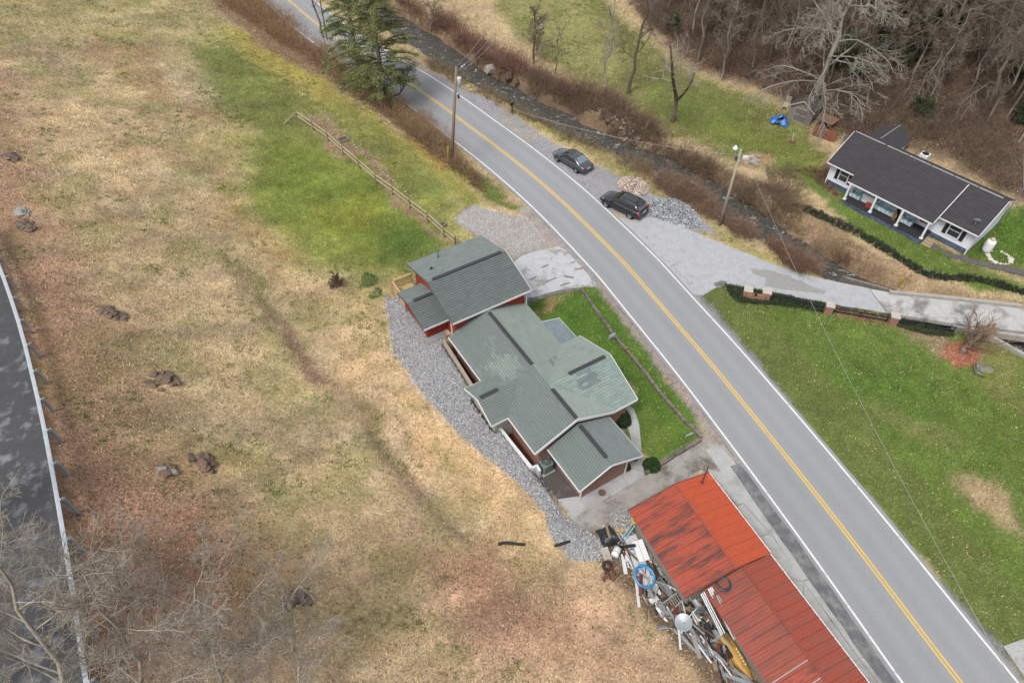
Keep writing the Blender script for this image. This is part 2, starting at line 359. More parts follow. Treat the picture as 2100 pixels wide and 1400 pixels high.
# the hillside meadow
paint([(-60, -80), (420, -30), (600, 150), (420, 170), (200, 100), (-60, 60)], (150, 142, 90), 8, .8, grn=.5)
paint([(300, 60), (640, 170), (560, 330), (380, 330), (260, 180)], (166, 150, 98), 6, .6, grn=.4)
paint([(180, 60), (330, 100), (380, 180), (320, 200), (170, 120)], (150, 124, 84), 3, .7, lit=.4)
paint([(330, 170), (440, 190), (470, 250), (360, 230)], (152, 120, 82), 3, .6)
paint([(240, 280), (330, 300), (470, 330), (430, 350), (250, 320)], (150, 122, 84), 3, .6)
paint([(330, 120), (440, 160), (460, 210), (370, 210)], (196, 182, 140), 3, .6)
paint([(320, 310), (440, 380), (480, 430), (340, 370)], (196, 180, 136), 3, .5)
paint([(-80, 60), (40, 200), (70, 330), (130, 480), (330, 830), (430, 980), (600, 1150), (560, 1420), (-80, 1420)], (156, 122, 92), 6, .85, lit=.75, grn=.35)
paint([(150, 800), (300, 900), (420, 1060), (480, 1300), (330, 1420), (120, 1420), (90, 1000)], (160, 124, 96), 5, .8, lit=1.0, grn=.15)
paint([(440, 60), (640, 190), (900, 410), (990, 480), (880, 560), (720, 600), (580, 560), (480, 440), (520, 280), (430, 150)], (134, 138, 60), 7, .9, grn=.7, lit=0)
paint([(400, 90), (560, 130), (640, 240), (560, 290), (430, 220)], (120, 126, 64), 4, .8, grn=.8)
paint([(540, 290), (690, 300), (760, 360), (880, 450), (860, 520), (740, 520), (600, 460), (520, 380)], (120, 138, 52), 8, .8, grn=.8)
paint([(790, 450), (900, 470), (900, 520), (830, 545), (770, 520)], (84, 112, 44), 3.5, .75, grn=1)
paint([(640, 420), (780, 400), (800, 460), (660, 480)], (140, 138, 52), 3, .6)
paint([(440, 330), (500, 430), (620, 540), (560, 540), (450, 440)], (176, 140, 86), 4, .6)
paint([(440, 50), (560, 85), (700, 185), (800, 255), (960, 365), (1000, 430), (960, 420), (890, 370), (790, 300), (650, 205), (500, 110)], (150, 142, 40), 1.6, .9, grn=.5, lit=0)
paint([(810, 265), (880, 310), (930, 345), (900, 350), (830, 300)], (146, 112, 36), 1.0, .8)
paint([(950, 390), (1000, 400), (1040, 430), (960, 425)], (130, 132, 50), 1.2, .7)
paint([(560, 540), (700, 590), (790, 640), (860, 800), (1000, 930), (1110, 1060), (1110, 1110), (980, 1080), (850, 950), (700, 760)], (196, 166, 116), 4, .85, grn=.22, lit=.1)
paint([(700, 600), (800, 640), (840, 760), (760, 700)], (190, 168, 112), 3, .5, grn=.5)
paint([(830, 820), (960, 900), (1080, 1050), (1000, 1040), (860, 930)], (206, 170, 108), 2.5, .6)
paint([(510, 590), (532, 600), (630, 735), (750, 868), (872, 1002), (940, 1090), (925, 1090), (850, 1005), (730, 870), (610, 735)], (142, 116, 92), .9, .8, lit=1, grn=.35)
paint([(545, 640), (590, 670), (680, 790), (650, 780), (570, 690)], (134, 106, 86), .7, .9, lit=1)
paint([(480, 540), (530, 580), (580, 660), (550, 650), (500, 590)], (112, 118, 60), 1.5, .8, grn=1)
paint([(700, 800), (760, 850), (830, 960), (790, 930), (720, 850)], (116, 112, 62), 1.2, .8, grn=1)
paint([(200, 780), (480, 900), (640, 1000), (560, 1040), (330, 960), (220, 880)], (150, 138, 84), 5, .55, grn=1)
paint([(860, 1080), (1140, 1150), (1260, 1230), (1430, 1420), (950, 1420), (840, 1200)], (170, 136, 102), 5, .85, lit=.6, grn=.15)
paint([(900, 1150), (1010, 1120), (1100, 1250), (1020, 1330), (930, 1300)], (150, 112, 82), 4, .7, lit=.8)
paint([(600, 1220), (860, 1150), (1000, 1420), (560, 1420)], (168, 146, 106), 5, .6, grn=.6, lit=.3)
paint([(550, 100), (640, 150), (760, 215), (850, 280), (930, 345), (1010, 395), (1010, 380), (930, 300), (800, 190), (640, 70), (430, -40), (380, -30)], (122, 100, 72), 1.4, .95, lit=.8, grn=.2)
paint([(625, 205), (700, 200), (800, 270), (900, 350), (985, 420), (940, 445), (900, 440), (800, 370), (700, 280)], (136, 138, 64), 2.5, .8, grn=.7, lit=0)
paint([(780, 300), (900, 390), (930, 430), (860, 400)], (112, 122, 56), 2, .5)
# house lawn and roadside strip
paint([(1080, 600), (1190, 585), (1245, 600), (1340, 700), (1430, 840), (1440, 890), (1350, 945), (1310, 900), (1230, 720), (1120, 660)], (86, 118, 40), 1.0, 1, grn=1, lit=.05)
paint([(1310, 840), (1400, 880), (1340, 930), (1310, 900)], (116, 128, 54), 2, .6, grn=1)
paint([(1120, 605), (1150, 600), (1140, 640), (1122, 640)], (140, 112, 74), .7, .8)
paint([(1205, 590), (1250, 610), (1345, 740), (1440, 880), (1460, 900), (1430, 850), (1330, 720)], (92, 120, 44), .8, .9, grn=1)
paint([(940, 320), (1000, 360), (1080, 430), (1060, 440), (1000, 400), (930, 350)], (106, 122, 46), 1.2, .9, grn=.9)
# right-hand lawn
paint([(1425, 590), (1487, 582), (1680, 620), (1960, 660), (2140, 760), (2140, 1310), (2040, 1330), (1882, 1160), (1682, 930), (1540, 740)], (102, 122, 50), 1.0, 1, grn=1, lit=.05)
paint([(1440, 600), (1560, 740), (1700, 930), (1900, 1160), (2050, 1330), (2090, 1310), (1760, 930), (1600, 740), (1490, 600)], (128, 132, 62), 1.5, .6, grn=.8)
paint([(1700, 760), (1900, 760), (1950, 900), (1760, 900)], (80, 110, 38), 6, .7)
paint([(1960, 1010), (2010, 985), (2100, 1030), (2110, 1100), (2060, 1085), (1990, 1040)], (158, 136, 96), 1.6, .9, grn=.2)
paint([(1780, 830), (1900, 860), (1990, 930), (1900, 900), (1800, 860)], (146, 134, 80), 2.5, .55)
paint([(1960, 690), (2040, 700), (2110, 760), (2110, 850), (2020, 800)], (140, 132, 74), 2.5, .6)
# verge and far bank
paint([(860, 100), (1000, 170), (1200, 290), (1320, 350), (1480, 470), (1660, 555), (1730, 585), (1640, 565), (1480, 490), (1330, 440), (1180, 300), (1000, 200)], (146, 140, 76), 1.0, .9, grn=.6)
paint([(770, -40), (1000, 120), (1200, 230), (1400, 310), (1600, 400), (1720, 500), (1850, 600), (1790, 600), (1660, 550), (1480, 460), (1340, 370), (1150, 270), (900, 130), (700, 20)], (98, 82, 60), 1.2, .95, lit=.7, grn=.1)
paint([(980, -60), (1170, -60), (1270, 30), (1420, 150), (1560, 200), (1660, 260), (1700, 340), (1740, 420), (1900, 520), (2120, 590), (2120, 540), (2020, 520), (1960, 520), (1720, 390), (1640, 380), (1500, 330), (1330, 250), (1180, 160), (1050, 70)], (124, 124, 66), 2.0, 1, grn=.9, lit=.1)
paint([(980, -60), (1150, -60), (1250, 80), (1290, 180), (1180, 160), (1060, 60)], (146, 144, 82), 4, .75, grn=.6)
paint([(1320, 140), (1480, 190), (1560, 250), (1460, 280), (1340, 230)], (104, 116, 52), 3, .7)
paint([(1460, 250), (1600, 270), (1680, 330), (1640, 360), (1500, 320)], (112, 124, 46), 3, .6)
paint([(1620, 360), (1680, 350), (1800, 440), (1960, 525), (2110, 600), (2090, 620), (1900, 560), (1760, 480)], (92, 118, 38), 1.4, .9, grn=1)
paint([(2020, 440), (2140, 430), (2140, 560), (1980, 530)], (84, 112, 38), 1.5, 1, grn=1)
paint([(1560, 380), (1640, 400), (1760, 500), (1900, 580), (2110, 640), (2120, 660), (1860, 610), (1700, 540), (1600, 470)], (138, 116, 84), 1.4, .9, lit=.4, grn=.3)
paint([(1520, 315), (1560, 310), (1590, 325), (1575, 345), (1535, 350), (1515, 335)], (142, 112, 84), .8, .9)
paint([(1535, 322), (1565, 318), (1560, 335), (1540, 338)], (196, 184, 170), .6, .7)
paint([(1660, 340), (1705, 330), (1700, 370), (1735, 412), (1710, 410), (1660, 365)], (104, 80, 62), .8, .9, lit=.6)
# wooded slope: leaf litter, its colour darkened for shade under the canopy
paint([(1200, -120), (1330, 60), (1420, 140), (1540, 180), (1660, 240), (1740, 300), (1870, 300), (2060, 400), (2140, 460), (2500, 500), (2700, -400), (1200, -500)], (72, 60, 50), 3.0, 1, lit=.85, grn=.2)
paint([(1640, 60), (1830, 60), (2000, 120), (1900, 200), (1700, 170)], (62, 54, 40), 6, .7)
paint([(1760, 190), (1880, 200), (2000, 290), (1900, 300), (1790, 240)], (68, 64, 44), 4, .7, grn=.4)
paint([(1960, 60), (2100, 60), (2110, 260), (2000, 220)], (92, 76, 60), 5, .6)
vs = (Pl(ROAD_PX)[:, 1] < 47); 
def verge(o0, o1): r_ = resample(Pl(ROAD_PX)[vs], 1.5); n_ = np.gradient(r_, axis=0); n_ /= np.linalg.norm(n_, axis=1, keepdims=True); n_ = np.c_[-n_[:, 1], n_[:, 0]]; return np.concatenate([r_ + n_ * o0, (r_ + n_ * o1)[::-1]])
paint(None, (106, 118, 56), .8, 1, grn=.9, lit=.05, tight=True, world=verge(3.6, 7.5))
# stone, soil and mulch
M_BED = [(788, 612), (845, 608), (905, 685), (960, 800), (1010, 880), (1095, 960), (1150, 1055), (1200, 1085), (1235, 1110), (1230, 1150), (1170, 1145), (1130, 1100), (1120, 1050), (1060, 985), (960, 905), (860, 800), (810, 720)]
M_PATCH = [(933, 452), (952, 429), (974, 421), (1030, 437), (1071, 444), (1099, 471), (1115, 498), (1107, 512), (1057, 526), (1020, 500), (970, 480)]
paint(M_BED, (150, 150, 154), .25, 1, sto=1, lit=0, grn=0, tight=True)
paint([(1050, 455), (1110, 470), (1150, 505), (1095, 516), (1040, 545), (1010, 500)], (134, 124, 110), .8, 1, grn=0, sto=.5, tight=True)
paint(M_PATCH, (172, 168, 162), .3, 1, sto=1, lit=0, grn=0, tight=True)
SHOULDER_R = [(830, 110), (890, 150), (1000, 205), (1060, 240), (1130, 290), (1200, 330), (1290, 370), (1440, 450), (1470, 480), (1400, 470), (1300, 455), (1230, 420), (1080, 300), (960, 215)]
paint(SHOULDER_R, (132, 130, 128), .5, 1, sto=.8, grn=.02, lit=.05, tight=True)
paint([(1010, 215), (1060, 245), (1110, 285), (1080, 290), (1030, 250)], (128, 116, 84), .8, .6, grn=.4)
paint([(1700, 945), (1850, 1110), (2000, 1290), (2090, 1395), (2110, 1400), (2060, 1330), (1900, 1160), (1720, 945)], (112, 110, 108), .4, .9, sto=.5, grn=.02, tight=True)
paint([(1380, 560), (1440, 605), (1560, 745), (1700, 930), (1690, 935), (1500, 700)], (120, 118, 116), .4, .9, sto=.4, grn=.05, tight=True)
paint([(1240, 590), (1340, 705), (1450, 850), (1520, 940), (1500, 940), (1440, 870), (1330, 730), (1232, 604)], (124, 112, 102), .35, .95, sto=.5, grn=.05, tight=True)
paint([(1430, 850), (1470, 880), (1480, 910), (1440, 905), (1430, 880)], (134, 118, 100), .8, .8, sto=.6, grn=.2, tight=True)
paint([(1075, 420), (1130, 462), (1190, 525), (1245, 592), (1222, 592), (1150, 512), (1100, 470), (1060, 430)], (136, 128, 120), .5, 1, sto=.5, grn=0, lit=0, tight=True)
paint([(1150, 1075), (1190, 1020), (1325, 955), (1450, 895), (1490, 925), (1330, 1050), (1200, 1105)], (140, 134, 126), .4, 1, sto=.3, grn=0, lit=0, tight=True)
paint([(620, 232), (660, 235), (720, 290), (820, 400), (930, 490), (925, 500), (800, 405), (690, 305)], (140, 112, 92), .5, .7, lit=.7, grn=.2)
paint([(1480, 580), (1540, 588), (1800, 640), (1960, 665), (1950, 690), (1760, 645), (1680, 640), (1560, 625), (1510, 620)], (62, 72, 48), .5, 1, grn=.4, lit=.3, tight=True)
paint([(1700, 632), (1830, 655), (1840, 668), (1720, 650)], (120, 78, 58), .4, .9, lit=.6, grn=0, tight=True)
paint([(1930, 705), (1980, 700), (2015, 715), (2005, 750), (1960, 755), (1930, 730)], (142, 82, 56), .5, 1, lit=.5, grn=0, tight=True)
paint([(1800, 660), (1900, 665), (1950, 700), (1940, 740), (1900, 700)], (132, 108, 84), 1.0, .7, lit=.8, grn=.1)
paint([(1196, 1085), (1240, 1090), (1300, 1120), (1420, 1250), (1560, 1420), (1460, 1420), (1320, 1250), (1220, 1150)], (92, 78, 64), .7, .9, lit=.6, grn=.05, tight=True)
COLG *= (.80 + .40 * fbm(GX, GY, 6, 81)[..., None]) * (.86 + .28 * fbm(GX, GY, 1.1, 91, 3)[..., None])
g_ = COLG.mean(-1, keepdims=True); dry = np.clip((COLG[..., 0:1] - COLG[..., 1:2]) / g_ * 5 + .25, 0, 1)
COLG[:] = COLG * (1 - dry) * np.array([.95, .98, 1.22]) + (g_ + (COLG - g_) * .80) * np.array([1.42, 1.34, 1.40]) * dry
# bleached and russet streaks running down the slope of the meadow
stk = fbm(GX * .8 + GY * .6, (GY * .8 - GX * .6) * 2.4, 5.5, 131, 4); fm = sstep(0, 3, poly_sd(wx, wy, Gl(FIELD)[:, :2]))[..., None]
COLG *= 1 + fm * ((stk - .5) * .85)[..., None] * np.array([1.0, .92, .75])
lt_ = fbm(GX, GY, 1.7, 141, 5); COLG *= 1 + fm * (lt_ - .5)[..., None] * np.array([.5, .6, .7])
COLG *= 1 + ((fbm(GX, GY, .75, 143, 3) - .5) * .55)[..., None] * np.array([1, 1, .9])
gm = np.clip(sstep(.50, .66, fbm(GX, GY, 3.2, 145, 5)), 0, 1)[..., None] * fm * .38 * (1 - .6 * LIT[..., None]); COLG[:] = COLG * (1 - gm) + np.array(alb(132, 138, 72)) * gm

ms = bpy.data.meshes.new('ground')
ii = (np.arange(NY - 1)[:, None] * NX + np.arange(NX - 1)[None]).ravel()
ms = arrays_mesh('ground', np.stack([GX, GY, GZ], -1).reshape(-1, 3), np.stack([ii, ii + 1, ii + 1 + NX, ii + NX], 1), COLG.reshape(-1, 3))
at = ms.color_attributes.new('Mask', 'FLOAT_COLOR', 'POINT')
at.data.foreach_set('color', np.stack([LIT, GRN, STO, np.ones_like(LIT)], -1).astype(np.float32).ravel())
def ground_material():
    m = bpy.data.materials.new('turf_and_soil'); m.use_nodes = True; n = m.node_tree.nodes; l = m.node_tree.links; b = n['Principled BSDF']
    b.inputs['Roughness'].default_value = .95; b.inputs['Specular IOR Level'].default_value = .1
    tc = n.new('ShaderNodeTexCoord'); col = n.new('ShaderNodeVertexColor'); col.layer_name = 'Col'; mk = n.new('ShaderNodeVertexColor'); mk.layer_name = 'Mask'
    sp = n.new('ShaderNodeSeparateColor'); l.new(mk.outputs[0], sp.inputs[0])
    def noise(sc, det=4, ro=.6, stretch=None):
        src = tc.outputs['Object']
        if stretch: mp = n.new('ShaderNodeMapping'); mp.inputs['Scale'].default_value = stretch; mp.inputs['Rotation'].default_value = (0, 0, .6); l.new(src, mp.inputs[0]); src = mp.outputs[0]
        z = n.new('ShaderNodeTexNoise'); z.inputs['Scale'].default_value = sc; z.inputs['Detail'].default_value = det; z.inputs['Roughness'].default_value = ro; l.new(src, z.inputs['Vector']); return z.outputs[0]
    def mr(v, a, b_, c=0, d=1):
        z = n.new('ShaderNodeMapRange'); z.inputs[1].default_value = a; z.inputs[2].default_value = b_; z.inputs[3].default_value = c; z.inputs[4].default_value = d; l.new(v, z.inputs[0]); return z.outputs[0]
    def mul(a, b_):
        z = n.new('ShaderNodeMath'); z.operation = 'MULTIPLY'
        for k, v in enumerate((a, b_)):
            if isinstance(v, float): z.inputs[k].default_value = v
            else: l.new(v, z.inputs[k])
        return z.outputs[0]
    def mix(f, a, c):
        z = n.new('ShaderNodeMix'); z.data_type = 'RGBA'; l.new(f, z.inputs[0]); l.new(a, z.inputs[6])
        if isinstance(c, tuple): z.inputs[7].default_value = (*c, 1)
        else: l.new(c, z.inputs[7])
        return z.outputs[2]
    c = col.outputs[0]
    # straw, green shoots, leaves
    c = mix(mul(mr(noise(1.9, 6, .75), .52, .66), mul(sp.outputs[1], .55)), c, alb(84, 106, 38))
    c = mix(mul(mr(noise(5.5, 5, .7, (1, 2.2, 1)), .54, .66), .42), c, alb(204, 184, 138)) if False else c
    c = mix(mul(mr(noise(7.0, 4, .7), .50, .62), mul(sp.outputs[0], .75)), c, alb(120, 86, 68))
    c = mix(mul(mr(noise(9.0, 3, .6), .58, .66), mul(sp.outputs[0], .55)), c, alb(190, 158, 128))
    v = n.new('ShaderNodeVectorMath'); v.operation = 'SCALE'; l.new(c, v.inputs[0])
    d1 = mr(noise(3.2, 8, .85, (1, 1.8, 1)), .28, .72, .45, 1.55); d2 = mr(noise(11, 4, .7), .25, .75, .6, 1.4)
    l.new(mul(d1, d2), v.inputs['Scale'])
    vo = n.new('ShaderNodeTexVoronoi'); vo.inputs['Scale'].default_value = 9; l.new(tc.outputs['Object'], vo.inputs['Vector'])
    hs_ = n.new('ShaderNodeHueSaturation'); hs_.inputs['Saturation'].default_value = 0; l.new(vo.outputs['Color'], hs_.inputs['Color'])
    st = mix(mul(mr(hs_.outputs[0], .15, .85), 1.0), v.outputs[0], alb(196, 196, 198))
    c = mix(mul(sp.outputs[2], .45), v.outputs[0], st)
    l.new(c, b.inputs['Base Color'])
    bp = n.new('ShaderNodeBump'); bp.inputs['Strength'].default_value = .7; bp.inputs['Distance'].default_value = .08
    l.new(noise(6, 6, .8), bp.inputs['Height']); l.new(bp.outputs[0], b.inputs['Normal'])
    return m
tag(add_mesh('ground', ms, ground_material(), smooth=True), kind='structure')

# ================================================================== ROAD AND PAVING
asphalt = mat('worn_asphalt', alb(158, 160, 163), .88, vary=.09, scale=7, bump=.4, bscale=60, rgb2=alb(150, 152, 156), thr=(.42, .7), attr='Col')
asphalt_dark = mat('dark_asphalt', alb(104, 104, 108), .8, vary=.25, scale=2.5, bump=.4, bscale=40, rgb2=alb(132, 132, 132), thr=(.46, .6))
concrete = mat('concrete', alb(176, 177, 176), .85, vary=.14, scale=1.6, bump=.3, bscale=30, rgb2=alb(150, 148, 142), thr=(.5, .66))
concrete_old = mat('stained_concrete', alb(160, 156, 150), .85, vary=.2, scale=1.4, bump=.4, bscale=30, rgb2=alb(112, 106, 98), thr=(.48, .62))
paint_white = mat('white_road_paint', alb(230, 230, 230), .7, vary=.15, scale=6, rgb2=alb(172, 172, 173), thr=(.55, .68))
paint_yellow = mat('yellow_road_paint', alb(228, 188, 84), .7, vary=.15, scale=6, rgb2=alb(178, 162, 118), thr=(.56, .70))
def normals2(p):
    t = np.gradient(p, axis=0); t /= np.linalg.norm(t, axis=1, keepdims=True); return np.c_[-t[:, 1], t[:, 0]]
RN = normals2(ROAD)
def ribbon(name, o0, o1, z, material, parent=None, jit0=0, jit1=0, seed=0, line=None, nrm=None, zz=None, cols=2):
    p = ROAD if line is None else line; nn = RN if nrm is None else nrm; i = np.arange(len(p))
    a = np.broadcast_to(o0, (len(p),)) + (jit0 * (fbm(i * 1.0, i * 0.0, 2.2, seed) - .5) * 2 if jit0 else 0); c = np.broadcast_to(o1, (len(p),)) + (jit1 * (fbm(i * 1.0, i * 0., 2.2, seed + 5) - .5) * 2 if jit1 else 0)
    t = np.linspace(0, 1, cols)[:, None, None]
    q = (p + nn * a[:, None])[None] * (1 - t) + (p + nn * c[:, None])[None] * t
    zq = np.broadcast_to(z, q.shape[:2]) if zz is None else zz(q[..., 0], q[..., 1])
    V = np.concatenate([q, zq[..., None]], -1).reshape(-1, 3); n = len(p)
    k = (np.arange(cols - 1)[:, None] * n + np.arange(n - 1)[None]).ravel()
    o = add_mesh(name, arrays_mesh(name, V, np.stack([k, k + n, k + n + 1, k + 1], 1)), material, parent)
    return o
# left of the running direction (towards larger index) is the right-hand verge in the photograph
road = tag(ribbon('road', 3.36, -3.36, 0.0, asphalt, jit0=.14, jit1=.14, seed=3, cols=29), kind='structure')
me_ = road.data; co_ = np.empty(len(me_.vertices) * 3); me_.vertices.foreach_get('co', co_); co_ = co_.reshape(-1, 3); t_ = np.repeat(np.linspace(3.36, -3.36, 29), len(ROAD)); al_ = np.tile(np.arange(len(ROAD)), 29).astype(float)
wear = sum(np.exp(-((t_ - c_) / .36) ** 2) for c_ in (-2.35, -.85, .85, 2.35)); oil = sum(np.exp(-((t_ - c_) / .28) ** 2) for c_ in (-1.6, 1.6))
tone = (1 - .085 * wear * (.5 + fbm(al_, t_ * 3, 9, 301)) + .03 * oil) * (.94 + .12 * fbm(al_, t_ * 2.0, 6, 302, 4)) * (1 - .10 * sstep(3.15, 3.36, np.abs(t_)))
at_ = me_.color_attributes.new('Col', 'FLOAT_COLOR', 'POINT'); at_.data.foreach_set('color', np.c_[np.array(alb(151, 153, 156))[None] * tone[:, None], np.ones(len(tone))].astype(np.float32).ravel())
crack_m = mat('crack_seal', alb(112, 112, 114), .8, vary=.2)
for k_ in range(26):      # hairline cracks and patched seams
    i_ = random.randrange(25, len(ROAD) - 30); off_ = random.choice([random.uniform(-2.9, 2.9), random.uniform(-.4, .4)]); L_ = random.randrange(2, 6); lng = random.random() < .65
    pts_ = [ROAD[i_ + j_] + RN[i_ + j_] * (off_ + random.uniform(-.12, .12)) for j_ in range(L_)] if lng else [ROAD[i_] + RN[i_] * (off_ + q_ * .35) + np.array([random.uniform(-.1, .1), random.uniform(-.1, .1)]) for q_ in range(3)]
    for a_, c_ in zip(pts_[:-1], pts_[1:]): MB().bar((*a_, .001), (*c_, .001), .022, .004).build('crack', crack_m, road)
ribbon('edge_line', 3.13, 3.0, .004, paint_white, road); ribbon('edge_line', -3.13, -3.0, .004, paint_white, road)
ribbon('centre_line', .17, .055, .004, paint_yellow, road); ribbon('centre_line', -.055, -.17, .004, paint_yellow, road)
# dark gutter strip between the carriageway and the workshop's slabs
sel = (ROAD[:, 1] < 27.5); gut = ROAD[sel]; gn = RN[sel]
tag(ribbon('gutter', -3.30, -4.2, -.003, asphalt_dark, jit0=.05, jit1=.16, seed=8, line=gut, nrm=gn), kind='structure')

def sheet(name, outline, z, material, parent=None, thick=.12, kind='structure', off=None):
    b = MB(); b.prism([tuple(q) for q in outline], z - thick, z); o = b.build(name, material, parent)
    if kind and parent is None: o['kind'] = kind
    return o
def wiggle(poly, amp, step=.5, seed=1):
    p = [np.array(q, float) for q in poly]; out = []
    for a, b_ in zip(p, p[1:] + p[:1]):
        n = max(1, int(np.linalg.norm(b_ - a) / step))
        for k in range(n):
            q = a + (b_ - a) * k / n; out.append(q + amp * 2 * np.array([fbm(q[0], q[1], .8, seed, 3) - .5, fbm(q[0], q[1], .8, seed + 9, 3) - .5]))
    return np.array(out)
# the lane over the bridge
pale_asphalt = mat('pale_lane_surface', alb(176, 178, 182), .75, vary=.13, scale=4, bump=.3, bscale=40, rgb2=alb(160, 161, 166), thr=(.46, .68))
LANE = Pl([(1262, 446), (1300, 446), (1340, 446), (1400, 466), (1440, 482), (1483, 500), (1540, 523), (1600, 547), (1667, 567), (1727, 580), (1783, 591), (1818, 640), (1740, 628), (1640, 610), (1560, 594), (1492, 584), (1470, 588), (1441, 606), (1424, 604), (1380, 560), (1322, 505)])
tag(sheet('lane', wiggle(LANE, .12), -.008, pale_asphalt), kind='structure')
patch_m = mat('lane_patch', alb(150, 150, 148), .7, vary=.15, scale=3)
lane_o = bpy.data.objects['lane']
sheet('worn_patch', wiggle(Pl([(1538, 550), (1560, 553), (1590, 556), (1620, 565), (1650, 580), (1695, 596), (1690, 603), (1640, 598), (1600, 592), (1570, 585), (1568, 570), (1545, 562)]), .25, .3), -.004, patch_m, lane_o, thick=.006)
sheet('worn_patch', wiggle(Pl([(1462, 580), (1480, 575), (1492, 578), (1482, 586), (1466, 588)]), .12, .3, 4), -.004, asphalt_dark, lane_o, thick=.006)
# concrete forecourt by the cottage
fore = sheet('forecourt', wiggle(Pl([(1054, 536), (1070, 525), (1095, 517), (1120, 510), (1144, 505), (1160, 513), (1190, 545), (1226, 586), (1187, 589), (1133, 598), (1080, 612), (1060, 600)]), .14), -.004, mat('patched_concrete', alb(186, 188, 192), .8, vary=.12, scale=1.8, bump=.3, bscale=30, rgb2=alb(148, 146, 142), thr=(.52, .6)))
for k, (a, b_, c_, d_) in enumerate([(1158, 566, 1176, 570), (1120, 577, 1140, 570), (1180, 553, 1196, 548), (1110, 548, 1124, 543), (1150, 585, 1168, 580), (1086, 574, 1100, 566), (1170, 540, 1178, 536)]):
    q = np.array([P(a, b_)[:2], P(c_, d_)[:2]]); w = .09
    sheet('leaf_smear', wiggle([q[0] + (0, w), q[1] + (w, w), q[1] - (0, w), q[0] - (w, w)], .12, .12, k), -.001, mat('damp_leaves', alb(108, 92, 78), .8, vary=.3, scale=9), fore, thick=.004)
dirt = mat('packed_dirt', alb(128, 120, 110), .95, vary=.25, scale=3, bump=.5, bscale=30)
sheet('driveway_edge', wiggle(Pl([(1077, 612), (1133, 598), (1187, 589), (1188, 594), (1135, 604), (1085, 620)]), .08), -.008, asphalt_dark)
# sidewalk slabs and apron by the workshop and the brick garage
walk = sheet('yard_apron', wiggle(Pl([(1160, 1064), (1205, 1050), (1290, 1003), (1324, 978), (1440, 906), (1460, 908), (1470, 925), (1440, 960), (1300, 1035), (1290, 1075), (1240, 1095), (1195, 1090)]), .08), -.022, concrete_old)
sheet('slab_bed', Pl([(1448, 915), (1480, 905), (1880, 1440), (1790, 1440), (1500, 1040), (1440, 960)]), -.03, concrete_old, walk)
slabs = [[(1448, 922), (1474, 912), (1505, 945), (1560, 1018), (1524, 1032)], [(1452, 962), (1502, 972), (1524, 1030), (1512, 1034)], [(1512, 1037), (1524, 1033), (1578, 1092), (1556, 1098)],
         [(1526, 1031), (1560, 1019), (1620, 1096), (1646, 1168), (1580, 1092)], [(1557, 1101), (1580, 1094), (1648, 1190), (1618, 1184)], [(1582, 1092), (1622, 1099), (1675, 1178), (1646, 1190)],
         [(1619, 1187), (1647, 1192), (1646, 1224)], [(1649, 1192), (1676, 1180), (1735, 1258), (1788, 1336), (1762, 1348)], [(1649, 1195), (1760, 1349), (1740, 1361), (1648, 1226)], [(1742, 1363), (1762, 1351), (1830, 1440), (1800, 1440)], [(1764, 1350), (1790, 1338), (1862, 1440), (1832, 1440)]]
for s_ in slabs: sheet('paving_slab', Pl(s_), -.014 + .006 * random.random(), concrete, walk, thick=.1)
gw = sheet('garage_path', [HF(*q) for q in [(-3.0, -3.95), (-1.6, -4.3), (3.45, -4.05), (3.45, -3.1), (-1.5, -3.1), (-2.0, -2.2), (-2.9, -2.4)]], -.028, concrete_old)
xs = [-2.95, -1.55, .35, 1.95, 3.4]
for a, b_ in zip(xs[:-1], xs[1:]): sheet('paving_slab', [HF(*q) for q in [(a + .02, -4.12), (b_ - .02, -4.02 if b_ < 3 else -3.9), (b_ - .02, -3.02 if b_ > -1.5 else -2.9), (a + .02, -3.0 if a > -1.6 else -2.35)]], .0, concrete, gw, thick=.1)
b = MB(); b.lathe([(0, .012), (.27, .012), (.27, 0)], 16, c=(*HF(.0, -3.55), .0)); b.build('manhole_cover', mat('rusty_iron', alb(122, 92, 80), .8, .3, vary=.3, scale=12), gw)
fp = Pl([(1262, 832), (1285, 828), (1300, 838), (1311, 870), (1314, 905), (1316, 945), (1322, 970), (1293, 985), (1284, 960), (1300, 935), (1292, 890), (1283, 862)])
frontwalk = sheet('front_path', wiggle(fp, .02), .008, concrete)
for a, b_ in [((1284, 858), (1308, 856)), ((1292, 900), (1315, 902)), ((1287, 958), (1318, 965))]:
    q, r = P(*a)[:2], P(*b_)[:2]; MB().bar((*q, .009), (*r, .009), .03, .012).build('joint', mat('joint_dark', alb(110, 108, 102), .9), frontwalk)
# patio beside the garage, red strip behind the house
sheet('patio', wiggle([HF(*q) for q in [(-3.3, .35), (-1.45, .35), (-1.45, -3.0), (-1.9, -3.6), (-2.7, -3.6), (-3.3, -2.2)]], .08), -.006, mat('damp_patio', alb(86, 80, 78), .45, vary=.25, scale=1.6, rgb2=alb(128, 122, 118), thr=(.55, .66), spec=.5))
sheet('back_walk', [HF(*q) for q in [(-3.5, 12.2), (-2.65, 12.2), (-2.65, 6.9), (-3.75, 6.9)]], -.002, mat('red_brown_floor', alb(92, 46, 36), .5, vary=.2, scale=2))
sheet('back_walk', [HF(*q) for q in [(-3.65, 3.9), (-2.65, 3.9), (-2.65, .3), (-3.45, .3)]], -.002, mat('red_brown_floor'))
